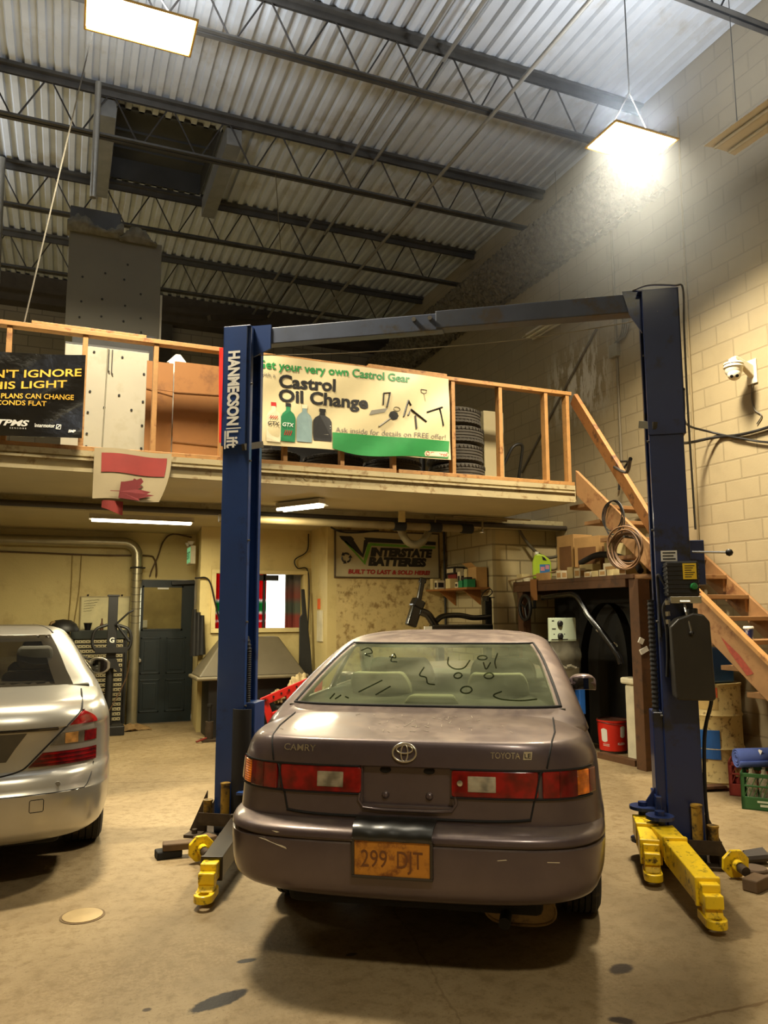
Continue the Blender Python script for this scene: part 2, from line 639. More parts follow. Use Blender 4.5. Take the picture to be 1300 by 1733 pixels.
# dark ledger along the top of the back wall, and the sprayed beam along the block wall
struct(MB().box((-6, 14.30, 7.0), (XR, YB, 7.5)).build('beam_back', mat('dark ledger', (58, 52, 46), 0.8, var=0.2)))
struct(MB().beam((2.75, 14.4, 5.9), (2.75, 14.4, 7.2), 0.14, 0.14, up=(0, 1, 0)).beam((2.2, 13.6, 6.9), (3.4, 14.3, 7.35), 0.09, 0.09).build('beam_brace', mat('brace steel', (66, 60, 54), 0.7)))
struct(MB().box((1.36, 14.46, 2.92), (1.66, YB, 7.0)).build('column_back', mat('dark pilaster', (58, 56, 52), 0.85)))
foam = MB()
def foam_fn(side):
    def f(u, v):
        y = 6.2 + 8.35 * u
        rr = random.random
        if side == 0:
            p = Vector((XR - 0.42 + 0.30 * v ** 2, y, 6.80 - 0.55 * v))
        return p + Vector(((rr() - 0.5) * 0.05, (rr() - 0.5) * 0.03, (rr() - 0.5) * 0.05))
    return f
foam.grid(330, 26, foam_fn(0))
foam.grid(170, 4, lambda u, v: (XR - 0.42 + 0.44 * v, 6.2 + 8.35 * u, 6.80 + 0.16 * v + (random.random() - 0.5) * 0.05))
foam.grid(170, 3, lambda u, v: (XR - 0.12 + 0.14 * v, 6.2 + 8.35 * u, 6.25 + (random.random() - 0.5) * 0.05))
struct(foam.build('beam_fireproofed', mat('sprayed fireproofing', (100, 95, 84), 0.95, var=0.35, scale=14, bump=0.8, bscale=40)))

# ---- mezzanine
M_fascia = mat('cream fascia', (166, 152, 114), 0.7, var=0.12, scale=3, dirt=((128, 106, 68), 0.35, 12))
M_under = mat('cream soffit', (190, 178, 138), 0.7, var=0.08, scale=1.5)
struct(MB().box((-6, MY + 0.03, MZ0), (MX, YB, MZ1)).build('slab_mezzanine', M_under))
fas = MB()
fas.box((-6, MY, MZ0 - 0.005), (MX, MY + 0.03, MZ1 - 0.045))
fas.box((-6, MY - 0.014, MZ1 - 0.048), (MX, MY + 0.03, MZ1))
fas.box((-6, MY - 0.02, MZ1 - 0.085), (MX, MY + 0.03, MZ1 - 0.066))
fas.box((-6, MY - 0.008, MZ0 - 0.012), (MX, MY + 0.03, MZ0 + 0.02))
fas.box((MX, MY, MZ0), (MX + 0.03, MY + 1.6, MZ1))
fo = struct(fas.build('trim_1', M_fascia))
# half scrubbed-off hand lettering on the fascia
gr = MB()
gr.text('43-60254', lambda x, y: (1.70 + x, MY - 0.003, 2.785 + y), 0.12, bold=0.012, spacing=1.1, squash=1.25)
gr.build('faded_lettering', mat('faded marker', (146, 128, 88), 0.9), fo)
# steel beam and boxed beam below the soffit
struct(MB().box((-6, 8.42, 2.63), (XR, 8.54, MZ0)).build('beam_mezzanine', mat('boxed beam', (170, 158, 118), 0.75, dirt=((136, 122, 86), 0.3, 9))))

M_cream = mat('cream painted block', (200, 182, 124), 0.75, var=0.07, scale=1.5, bump=0.25, bscale=45, dirt=((182, 162, 108), 0.35, 2.0))
M_grimy = mat('grimy cream wall', (196, 176, 122), 0.8, var=0.12, scale=3, bump=0.4, bscale=30, dirt=((140, 116, 70), 0.45, 9))
# back partition with the door opening
wp = MB().box((-6, 11.8, 0), (0.93, 11.92, MZ0)).box((0.93, 11.8, 2.06), (1.84, 11.92, MZ0))
struct(wp.build('wall_partition', M_cream))
# office: slanted return beside the door, front wall with a window hole, return towards the sign wall
ret = MB().prism([(1.82, 11.9), (1.70, 10.65), (1.84, 10.65), (1.95, 11.9)], lambda x, y: (x, y, 0), lambda x, y: (x, y, MZ0))
struct(ret.build('wall_return', M_cream))
WX0, WX1, WZ0, WZ1 = 1.91, 3.15, 1.36, 2.11
off = MB()
off.box((1.84, 10.65, 0), (WX0, 10.77, MZ0)).box((WX1, 10.65, 0), (3.27, 10.77, MZ0)).box((WX0, 10.65, 0), (WX1, 10.77, WZ0)).box((WX0, 10.65, WZ1), (WX1, 10.77, MZ0))
struct(off.build('wall_office', M_cream))
struct(MB().box((3.27, 9.9, 0), (3.40, 10.77, MZ0)).build('wall_corner', M_cream))
struct(MB().box((3.40, 9.9, 0), (5.07, 10.05, MZ0)).build('wall_sign', M_grimy))
M_blk = block_mat('grey cream block', 'Y', (172, 160, 124), (132, 120, 88), var=0.08, width=0.012)
M_blk2 = block_mat('pier block', 'X', (184, 168, 124), (134, 120, 84), var=0.07, width=0.012)
struct(MB().box((5.07, 8.60, 0), (5.12, 10.0, MZ0)).build('wall_nook', M_blk))
struct(MB().box((5.12, 8.60, 0), (XR, 8.72, MZ0)).build('wall_pier', M_blk2))
# rooms behind the door and the window
struct(MB().box((0.3, 13.2, 0), (2.0, 13.3, MZ0)).build('wall_corridor', mat('corridor paint', (168, 152, 104), 0.8)))
struct(MB().box((1.95, 12.6, 0), (5.0, 12.7, MZ0)).build('wall_office_back', mat('office paint', (190, 184, 170), 0.8)))
cl = area_light('corridor_lamp', (1.1, 12.4, 2.6), 0.3, 0.9, 14, (1, 0.82, 0.55))
# ================================================================ two post lift
LIFT = Matrix.Translation((2.47, 4.925, 0)) @ Matrix.Rotation(R(-34.8), 4, 'Z')
M_blue = mat('blue enamel', (28, 56, 108), 0.38, 0.0, var=0.10, scale=4, coat=0.3, dirt=((18, 34, 70), 0.2, 5))
M_navy = mat('dark navy enamel', (26, 42, 86), 0.36, var=0.12, scale=4, coat=0.25, dirt=((22, 22, 28), 0.25, 4))
M_black = mat('black plastic', (24, 23, 22), 0.5, var=0.2, scale=8)
M_rubber = mat('rubber', (22, 20, 19), 0.75, var=0.2, scale=10)
M_chrome = mat('bright steel', (190, 188, 180), 0.25, 0.9, var=0.08)
M_yellow = mat('chipped yellow enamel', (232, 196, 24), 0.42, var=0.08, scale=8, coat=0.2, dirt=((60, 44, 20), 0.33, 20))
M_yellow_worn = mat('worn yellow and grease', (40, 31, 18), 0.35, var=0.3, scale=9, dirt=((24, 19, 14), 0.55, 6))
M_white = mat('white print', (228, 226, 216), 0.5, var=0.03)
M_greasy = mat('greasy iron', (64, 52, 38), 0.7, 0.3, var=0.3, scale=14)
M_stickY = mat('yellow sticker', (236, 200, 40), 0.5, var=0.03)
M_green = mat('green plastic', (30, 120, 60), 0.35)

lift = thing('vehicle_lift', LIFT.translation, 'blue two-post vehicle lift with overhead beam and yellow swing arms, standing around the mauve sedan', 'car lift', rz=R(-34.8))
PX = 1.545
H_COL = 3.75
LUGS = {-1: ((0.22, -0.137), (0.22, 0.137)), 1: ((0.16, -0.27), (0.235, -0.04))}


def column(s, mt, name):
    """C section, opening towards the middle; s = -1 for the post by the door, +1 for the one with the power unit."""
    m = MB(LIFT)
    cx = s * PX
    # plan of the channel, inner side towards -s
    o, i, d, t = (0.085, 0.13, 0.13, 0.022) if s < 0 else (0.125, 0.095, 0.13, 0.022)
    pl = [(o, -d), (o, d), (-i, d), (-i, d - 0.05), (-i + t, d - 0.05), (-i + t, d - t), (o - t, d - t), (o - t, -d + t), (-i + t, -d + t), (-i + t, -d + 0.05), (-i, -d + 0.05), (-i, -d)]
    pl = [(cx + s * x, y) for x, y in pl]
    if s < 0:
        pl = pl[::-1]
    m.prism(pl, lambda x, y: (x, y, 0.02), lambda x, y: (x, y, H_COL))
    return m.build(name, mt, lift, bevel=0.006)


for s, mt in ((-1, M_blue), (1, M_navy)):
    cx = s * PX
    co = column(s, mt, 'post')
    # upper sleeve
    sl = MB(LIFT)
    oo = 0.095 if s < 0 else 0.14
    sz = 2.82 if s < 0 else 2.74
    sl.box((min(cx - s * 0.10, cx + s * oo), -0.142, sz), (max(cx - s * 0.10, cx + s * oo), -0.128, H_COL + 0.01))
    sl.box((min(cx + s * (oo - 0.014), cx + s * oo), -0.142, sz), (max(cx + s * (oo - 0.014), cx + s * oo), 0.142, H_COL + 0.01))
    sl.box((min(cx - s * 0.125, cx + s * oo), -0.142, H_COL), (max(cx - s * 0.125, cx + s * oo), 0.142, H_COL + 0.012))
    sl.build('post_sleeve', mt, co, bevel=0.004)
    xi = cx - s * (0.13 if s < 0 else 0.095)
    for q in (0.9, 1.5, 2.1, 2.7, 3.3):
        MB(LIFT).cyl((xi, -0.12, q), (xi - s * 0.014, -0.12, q), 0.008, 8).build('guide_bolt', M_steel, co)
    MB(LIFT).beam((xi + s * 0.04, -0.15, 2.80), (xi - s * 0.03, 0.05, 2.86), 0.03, 0.05).build('guide_strap', M_steel, co)
    # base plate and gussets
    bp = MB(LIFT).box((cx - 0.26, -0.24, 0), (cx + 0.26, 0.26, 0.02))
    bp.prism([(0.14, 0.02), (0.27, 0.02), (0.14, 0.30)], lambda x, z: (cx + s * x, -0.128, z), lambda x, z: (cx + s * x, -0.116, z))
    bp.prism([(0.14, 0.02), (0.27, 0.02), (0.14, 0.30)], lambda x, z: (cx + s * x, 0.116, z), lambda x, z: (cx + s * x, 0.128, z))
    for ax, ay in ((-0.2, -0.19), (0.2, -0.19), (-0.2, 0.2), (0.2, 0.2)):
        bp.cyl((cx + ax, ay, 0.02), (cx + ax, ay, 0.05), 0.02, 6)
    bp.build('base_plate', M_greasy, lift)
    # carriage low in the channel
    cg = MB(LIFT)
    cw = 0.20 if s < 0 else 0.155
    xa, xb = sorted((cx - s * 0.09, cx - s * cw))
    cg.box((xa, -0.10, 0.10), (xb, 0.10, 0.92))
    xa, xb = sorted((cx - s * (cw - 0.03), cx - s * (cw + 0.01)))
    cg.box((xa, -0.13, 0.08), (xb, 0.13, 0.40))
    cgo = cg.build('carriage', mt, lift, bevel=0.006)
    # arm pivot lugs
    lg = MB(LIFT)
    for lx, ly in LUGS[s]:
        for zz in (0.30, 0.10):
            lg.prism([(0.085 * math.cos(a), 0.085 * math.sin(a)) for a in [2 * math.pi * q / 18 for q in range(18)]],
                     lambda x, y: (cx - s * lx + x, ly + y, zz), lambda x, y: (cx - s * lx + x, ly + y, zz + 0.02))
            y0, y1 = sorted((ly, 0.0 if abs(ly) > 0.2 else ly - 0.085))
            lg.box((min(cx - s * lx, cx - s * 0.12), min(y0, ly - 0.07), zz + 0.002), (max(cx - s * lx, cx - s * 0.12), max(y1, ly + 0.07), zz + 0.018))
        yr = max(-0.09, min(0.09, ly))
        lg.prism([(0.14, 0.32), (lx, 0.32), (0.14, 0.46)], lambda x, z: (cx - s * x, yr - 0.01, z), lambda x, z: (cx - s * x, yr + 0.01, z))
        lg.cyl((cx - s * lx, ly, 0.08), (cx - s * lx, ly, 0.345), 0.03, 14)
    lg.build('arm_lug', mt, cgo)
    # ribbed hose loop above the carriage
    hz0, hz1 = (0.92, 1.38) if s < 0 else (0.92, 1.72)
    pts = [(cx - s * 0.13, -0.07, hz0)] + [(cx - s * 0.13, -0.07, hz0 + (hz1 - hz0 - 0.08) * q / 8) for q in range(1, 9)]
    if s < 0:
        pts += [(cx - s * 0.11, -0.065, hz1), (cx - s * 0.07, -0.06, hz1 + 0.02), (cx - s * 0.03, -0.05, hz1 - 0.03)]
    hp = curve_pts(pts, 6)
    MB(LIFT).tube(hp, [0.019 if q % 2 else 0.024 for q in range(len(hp))], 10).build('cable_chain', M_rubber, lift, smooth=30)
    # side mounting plate
    bpz = (1.42, 2.06) if s < 0 else (1.74, 2.04)
    xa, xb = sorted((cx + s * 0.07, cx + s * (0.135 if s < 0 else 0.24)))
    MB(LIFT).box((xa, 0.02, bpz[0]), (xb, 0.10, bpz[1])).build('side_plate', mt, lift, bevel=0.006)

# rubber door guard on the front edge of the carriage by the door
gd = MB(LIFT)
gd.grid(10, 14, lambda u, v: (-PX + 0.05 + 0.14 * u, -0.145 - 0.035 * math.sin(math.pi * u) * (1 - 0.5 * v), 0.88 - 0.80 * v + 0.10 * u * v), thick=(0, 0.012, 0))
gd.build('door_guard', M_rubber, lift, smooth=60)

# overhead beam in two telescoping lengths
bm1 = MB(LIFT).box((-PX + 0.10, -0.05, 3.63), (0.05, 0.05, 3.76)).build('overhead_beam', mat('beam blue grey', (74, 84, 106), 0.5, dirt=((70, 64, 54), 0.3, 5)), lift, bevel=0.006)
b2 = MB(LIFT).box((0.0, -0.06, 3.64), (PX - 0.10, 0.06, 3.775))
b2.build('beam_sleeve', mat('beam sleeve grey', (70, 76, 88), 0.5, dirt=((74, 66, 54), 0.3, 5)), bm1, bevel=0.006)
for x in (-0.16, -0.04):
    MB(LIFT).cyl((x, -0.075, 3.72), (x, -0.05, 3.72), 0.018, 6).build('bolt', M_chrome, bm1)
MB(LIFT).prism([(0.12, 3.53), (0.26, 3.59), (0.26, 3.78), (0.10, 3.78)], lambda x, z: (-PX + x, -0.06, z), lambda x, z: (-PX + x, -0.045, z)).build('beam_bracket', M_blue, bm1)
MB(LIFT).prism([(0.10, 3.48), (0.18, 3.62), (0.22, 3.79), (0.08, 3.79)], lambda x, z: (PX - x, -0.075, z), lambda x, z: (PX - x, -0.06, z)).build('beam_bracket', M_navy, bm1)
# limit cord slung below the beam
cd = curve_pts([(-PX + 0.16, -0.03, 3.55), (-0.6, -0.02, 3.515), (0.5, -0.02, 3.515), (PX - 0.2, -0.05, 3.57), (PX, -0.14, 3.60)], 8)
MB(LIFT).tube(cd, 0.004, 5).build('limit_cord', mat('pale cord', (150, 142, 120), 0.8), lift)
MB(LIFT).tube(curve_pts([(PX - 0.15, -0.08, 3.79), (PX - 0.05, -0.12, 3.80), (PX + 0.12, -0.10, 3.79), (PX + 0.18, -0.08, 3.77), (PX + 0.17, -0.10, 3.45), (PX + 0.165, -0.10, 2.9), (PX + 0.17, -0.1, 2.1)], 8), 0.007, 6).build('limit_cord', mat('grey hose', (96, 94, 86), 0.6), lift)

# lettering down the sleeve, reading from the top down
def down(x, y):
    return LIFT @ Vector((-PX - 0.045 + y, -0.1445, 3.56 - x))
lt = MB()
lt.text('HANMECSON', down, 0.125, width=0.585, bold=0.045)
lt.text('Lift', down, 0.125, x=0.625, width=0.135, bold=0.028)
lt.add([down(0.604, -0.01), down(0.612, -0.01), down(0.612, 0.11), down(0.604, 0.11)], [(0, 1, 2, 3)])
lt.add([down(0.625, -0.022), down(0.765, -0.022), down(0.765, -0.01), down(0.625, -0.01)], [(0, 1, 2, 3)])
lt.build('lettering', M_white, lift, label='white maker name down the front of the post')

# power unit on the post away from the door
pu = MB(LIFT).box((PX - 0.05, -0.30, 1.66), (PX + 0.14, -0.13, 1.88)).build('power_unit', M_black, lift, bevel=0.01)
fins = MB(LIFT)
for q in range(7):
    z = 1.68 + q * 0.028
    fins.box((PX - 0.055, -0.306, z), (PX + 0.145, -0.14, z + 0.008))
fins.build('cooling_fins', M_black, pu)
MB(LIFT).box((PX + 0.045, -0.312, 1.765), (PX + 0.125, -0.3065, 1.865)).build('warning_sticker', M_stickY, pu, label='yellow warning sticker')
st = MB(LIFT)
for q, z in enumerate((1.85, 1.836, 1.822, 1.808, 1.794, 1.780)):
    st.box((PX + 0.055, -0.3135, z - 0.003), (PX + 0.115 - 0.01 * (q % 3), -0.312, z + 0.002))
st.build('sticker_print', M_black, pu)
MB(LIFT).lathe([(0.022, 0), (0.022, 0.02), (0.017, 0.028), (0.0, 0.03)], (0, 0, 0), n=16, M=Matrix.Translation((0, 0, 0)) @ Matrix.Translation((PX + 0.105, -0.306, 1.72)) @ Matrix.Rotation(R(90), 4, 'X'), caps=False).build('start_button', M_green, pu, smooth=40, label='round green button')
MB(LIFT).box((PX - 0.035, -0.29, 1.615), (PX + 0.15, -0.14, 1.66)).build('valve_block', M_chrome, pu, bevel=0.004)
pc = MB(LIFT).box((PX - 0.06, -0.147, 1.89), (PX + 0.04, -0.142, 1.96)).build('capacity_plate', M_white, lift, label='white capacity placard')
ptx = MB(LIFT)
for q, z in enumerate((1.945, 1.925, 1.905)):
    ptx.box((PX - 0.05, -0.1485, z - 0.004), (PX + 0.03 - 0.012 * (q % 2), -0.147, z + 0.004))
ptx.build('placard_print', M_black, pc)
tank = MB(LIFT)
tk = [(-0.015, 1.03), (0.0, 1.02), (0.20, 1.02), (0.215, 1.035), (0.205, 1.5), (0.17, 1.545), (0.11, 1.555), (0.02, 1.52), (-0.03, 1.47)]
tank.prism(tk, lambda x, z: (PX - 0.02 + x, -0.33, z), lambda x, z: (PX - 0.02 + x, -0.14, z))
tank.build('oil_tank', mat('black oil tank', (40, 36, 28), 0.45, var=0.25, scale=4), lift, bevel=0.02, seg=3)
MB(LIFT).lathe([(0.032, 0), (0.032, 0.03), (0.026, 0.035)], (0, 0, 0), M=Matrix.Translation((PX + 0.10, -0.24, 1.55)), n=16).build('filler_cap', M_black, lift, smooth=40)
lv = MB(LIFT).tube([(PX + 0.05, -0.27, 1.61), (PX + 0.052, -0.31, 1.56), (PX + 0.07, -0.34, 1.44)], 0.007, 8)
lv.tube([(PX + 0.02, -0.29, 1.625), (PX + 0.08, -0.29, 1.625)], 0.010, 8)
lvo = lv.build('release_lever', M_chrome, pu)
MB(LIFT).lathe([(0.0, -0.016), (0.012, -0.01), (0.016, 0), (0.012, 0.01), (0.0, 0.016)], n=14, M=Matrix.Translation((PX + 0.071, -0.342, 1.43)), caps=False).build('lever_ball', M_black, lvo, smooth=180)
l2 = MB(LIFT).tube([(PX + 0.15, -0.05, 1.955), (PX + 0.36, -0.09, 1.945)], 0.008, 8).build('safety_lever', M_chrome, lift)
MB(LIFT).lathe([(0.0, -0.025), (0.018, -0.017), (0.025, 0), (0.018, 0.017), (0.0, 0.025)], n=16, M=Matrix.Translation((PX + 0.37, -0.092, 1.944)), caps=False).build('lever_ball', M_black, l2, smooth=180)
hs = MB(LIFT)
hs.tube(curve_pts([(PX - 0.05, -0.26, 1.64), (PX - 0.075, -0.25, 1.58), (PX - 0.06, -0.24, 1.45), (PX - 0.055, -0.2, 1.3), (PX - 0.06, -0.16, 1.15)], 6), 0.011, 8)
hs.tube(curve_pts([(PX - 0.045, -0.2, 1.72), (PX - 0.09, -0.19, 1.8), (PX - 0.09, -0.16, 1.7), (PX - 0.085, -0.15, 1.4)], 6), 0.009, 8)
hs.tube(curve_pts([(PX + 0.19, -0.2, 1.05), (PX + 0.20, -0.12, 0.98), (PX + 0.17, 0.0, 0.75), (PX + 0.165, 0.05, 0.3), (PX + 0.2, 0.05, 0.03)], 8), 0.012, 8)
hs.build('hydraulic_hose', M_rubber, lift, smooth=60)
hf = MB(LIFT)
for z in (1.62, 1.55, 1.50):
    hf.cyl((PX - 0.052, -0.262, z - 0.014), (PX - 0.054, -0.262, z + 0.014), 0.016, 6)
hf.build('hose_fitting', M_chrome, lift)
# arm racks: yellow stacking adapters in holders low on each post
for s in (-1, 1):
    cx = s * PX
    for q, (dx, z0, z1) in enumerate(((0.02 if s < 0 else 0.07, 0.14, 0.36), (-0.11 if s < 0 else 0.16, 0.10, 0.24))):
        ad = MB(LIFT).cyl((cx + dx, -0.175, z0), (cx + dx, -0.175, z1), 0.032, 16)
        ad.cyl((cx + dx, -0.175, z1), (cx + dx, -0.175, z1 + 0.012), 0.036, 16)
        ad.build('height_adapter', mat('grimy yellow %d%d' % (s, q), (150, 116, 34), 0.6, dirt=((44, 34, 18), 0.55, 14)), lift, smooth=40)
    rk = MB(LIFT).box((cx - 0.16, -0.215, 0.085), (cx + 0.20, -0.13, 0.10)).box((cx - 0.16, -0.218, 0.10), (cx + 0.20, -0.212, 0.17))
    rk.build('adapter_rack', M_greasy, lift)


# swing arms: pivot, sleeve end, tip in world coordinates
def swing_arm(p, q, h, z, mt, name, tipmat, w=0.125, k1=0.30, k2=0.84):
    p, q = Vector((p[0], p[1], z)), Vector((q[0], q[1], z - 0.06))
    d = (q - p)
    L = math.hypot(d.x, d.y)
    u = Vector((d.x / L, d.y / L, 0))
    sd = Vector((-u.y, u.x, 0))
    a1, a2 = p + u * (L * k1), p + u * (L * k2)
    m = MB()
    m.beam(p + u * 0.02, a1, w * 1.12, h * 0.9, w2=w * 1.02)
    m.beam(a1 - Vector((0, 0, 0.015)), a2 - Vector((0, 0, 0.045)), w, h, w2=w * 0.92)
    m.beam(a1 - u * 0.01, a1 + u * 0.02, w * 1.08, h * 1.05)
    m.beam(a2 - u * 0.015 - Vector((0, 0, 0.045)), a2 + u * 0.012 - Vector((0, 0, 0.045)), w * 1.0, h * 1.08)
    arm = m.build(name, mt, lift, bevel=0.006)
    t = MB()
    zt = z - 0.075
    b0 = a2 - Vector((0, 0, 0.045))
    t.beam(b0, b0 + u * (L * 0.06), w * 0.74, h * 0.78)
    t.beam(b0 + u * (L * 0.055) - Vector((0, 0, 0.02)), b0 + u * (L * 0.055 + 0.05) - Vector((0, 0, 0.02)), w * 0.72, h * 0.5)
    t.beam(b0 + u * (L * 0.05) - Vector((0, 0, 0.035)), Vector((q.x, q.y, 0.058)) - u * 0.085, w * 0.70, 0.045)
    t.build('arm_extension', tipmat, arm, bevel=0.006)
    # rounded pad carrier with a hole
    c = Vector((q.x, q.y, 0)) - u * 0.055
    n = 20
    ro, ri = w * 0.42, w * 0.22
    outer, inner = [], []
    for i in range(n):
        a = 2 * math.pi * i / n
        v = u * math.cos(a) + sd * math.sin(a)
        ext = -u * 0.11 if math.cos(a) < -0.01 else Vector()
        outer.append(c + v * ro + ext)
        inner.append(c + v * ri)
    z0, z1 = 0.035, 0.075
    vs = [(v.x, v.y, zz) for ring in (outer, inner) for zz in (z0, z1) for v in ring]
    fs = []
    for i in range(n):
        j = (i + 1) % n
        O0, O1, I0, I1 = i, n + i, 2 * n + i, 3 * n + i
        P0, P1, Q0, Q1 = j, n + j, 2 * n + j, 3 * n + j
        fs += [(O0, P0, P1, O1), (I1, Q1, Q0, I0), (O1, P1, Q1, I1), (I0, Q0, P0, O0)]
    MB().add(vs, fs).build('pad_carrier', tipmat, arm, bevel=0.004)


lw = lambda x, y: (LIFT @ Vector((x, y, 0)))[:2]
swing_arm(lw(PX - 0.16, -0.27), (2.99, 3.01), 0.13, 0.21, M_yellow, 'swing_arm', M_yellow)
swing_arm(lw(PX - 0.235, -0.04), (3.17, 3.66), 0.13, 0.21, M_yellow, 'swing_arm', M_yellow, k1=0.42, k2=0.76)
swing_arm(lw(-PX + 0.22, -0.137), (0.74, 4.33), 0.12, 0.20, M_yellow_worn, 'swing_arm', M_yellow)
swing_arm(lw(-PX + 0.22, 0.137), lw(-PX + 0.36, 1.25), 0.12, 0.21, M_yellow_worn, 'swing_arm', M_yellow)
# ================================================================ cars
def interp(tab, z):
    """tab rows (z, ...), smooth (monotone cubic) interpolation."""
    n = len(tab)
    if z <= tab[0][0]:
        return tab[0][1:]
    if z >= tab[-1][0]:
        return tab[-1][1:]
    i = max(k for k in range(n) if tab[k][0] <= z)
    i = min(i, n - 2)
    h = tab[i + 1][0] - tab[i][0]
    t = (z - tab[i][0]) / h
    out = []
    for c in range(1, len(tab[0])):
        d = (tab[i + 1][c] - tab[i][c]) / h

        def slope(k):
            if k <= 0 or k >= n - 1:
                return (tab[min(k + 1, n - 1)][c] - tab[max(k - 1, 0)][c]) / (tab[min(k + 1, n - 1)][0] - tab[max(k - 1, 0)][0])
            a = (tab[k][c] - tab[k - 1][c]) / (tab[k][0] - tab[k - 1][0])
            b = (tab[k + 1][c] - tab[k][c]) / (tab[k + 1][0] - tab[k][0])
            return 0 if a * b <= 0 else 2 * a * b / (a + b)
        m0, m1 = slope(i), slope(i + 1)
        out.append((2 * t ** 3 - 3 * t * t + 1) * tab[i][c] + (t ** 3 - 2 * t * t + t) * h * m0 + (-2 * t ** 3 + 3 * t * t) * tab[i + 1][c] + (t ** 3 - t * t) * h * m1)
    return out


class Shell:
    """plan outlines stacked in z: half width w, rear b, tail length L and squareness n; nose mirrored with its own numbers."""

    def __init__(self, tab, L, n, bf, Lf, nf=2.6):
        self.tab, self.L, self.n, self.bf, self.Lf, self.nf = tab, L, n, bf, Lf, nf

    def row(self, z):
        r = interp(self.tab, z)
        return r[0], r[1], (self.bf if len(r) < 3 else r[2])

    def rear(self, a, z, off=0.0):
        w, br, _ = self.row(z)
        u = min(1.0, abs(a) / w)
        b = br + self.L * (1 - (1 - u ** self.n) ** (1 / self.n))
        if off:
            e = 1e-3
            s = 1 if a >= 0 else -1
            b2 = br + self.L * (1 - (1 - min(1.0, (abs(a) + e) / w) ** self.n) ** (1 / self.n))
            t = Vector((e, b2 - b)).normalized()
            return Vector((a + s * t.y * off, b - t.x * off, z))
        return Vector((a, b, z))

    def outline(self, z, nr=18, ns=16, nfr=12):
        """half outline from the middle of the tail to the middle of the nose, a >= 0."""
        w, br, bf = self.row(z)
        q = min(1.0, 0.96 * (bf - br) / (self.L + self.Lf))
        L, Lf = self.L * q, self.Lf * q
        pts = []
        for i in range(nr + 1):
            ph = (math.pi / 2) * (i / nr) ** 1.6
            pts.append((w * math.sin(ph) ** (2 / self.n), br + L * (1 - max(0.0, math.cos(ph)) ** (2 / self.n))))
        b0, b1 = br + L, bf - Lf
        for i in range(1, ns + 1):
            t = i / ns
            pts.append((w * (1 + 0.012 * math.sin(math.pi * t)), b0 + (b1 - b0) * t))
        for i in range(1, nfr + 1):
            ph = (math.pi / 2) * (1 - (i / nfr)) ** 1.0
            pts.append((w * math.sin(ph) ** (2 / self.nf), b1 + Lf * max(0.0, math.cos(ph)) ** (2 / self.nf)))
        pts[-1] = (0.0, pts[-1][1])
        return pts

    def loop(self, z, **k):
        h = self.outline(z, **k)
        return [Vector((a, b, z)) for a, b in h] + [Vector((-a, b, z)) for a, b in h[-2:0:-1]]

    def solid(self, zs, caps=True, **k):
        vs, fs = [], []
        for z in zs:
            vs += self.loop(z, **k)
        n = len(vs) // len(zs)
        for i in range(len(zs) - 1):
            for j in range(n):
                fs.append((i * n + j, i * n + (j + 1) % n, (i + 1) * n + (j + 1) % n, (i + 1) * n + j))
        return vs, fs, n


def cut(o, cutters):
    """boolean difference, applied at once."""
    for vs_fs in cutters:
        me = bpy.data.meshes.new('cutter')
        me.from_pydata([tuple(v) for v in vs_fs[0]], [], vs_fs[1])
        bm = bmesh.new(); bm.from_mesh(me)
        bmesh.ops.recalc_face_normals(bm, faces=bm.faces); bm.to_mesh(me); bm.free()
        c = bpy.data.objects.new('cutter', me)
        COL.objects.link(c)
        c.matrix_world = wmat(o)
        md = o.modifiers.new('cut', 'BOOLEAN')
        md.operation = 'DIFFERENCE'
        md.solver = 'EXACT'
        md.object = c
        bpy.context.view_layer.update()
        dg = bpy.context.evaluated_depsgraph_get()
        nm = bpy.data.meshes.new_from_object(o.evaluated_get(dg))
        o.modifiers.clear()
        old = o.data
        o.data = nm
        nm.name = old.name
        bpy.data.objects.remove(c)
        bpy.data.meshes.remove(me)
    o.data.shade_smooth()
    o.data.set_sharp_from_angle(angle=R(32))


def cyl_x(x0, x1, b, z, r, n=36):
    vs = [(x, b + r * math.cos(2 * math.pi * k / n), z + r * math.sin(2 * math.pi * k / n)) for x in (x0, x1) for k in range(n)]
    fs = [(k, (k + 1) % n, n + (k + 1) % n, n + k) for k in range(n)] + [tuple(range(n - 1, -1, -1)), tuple(range(n, 2 * n))]
    return vs, fs


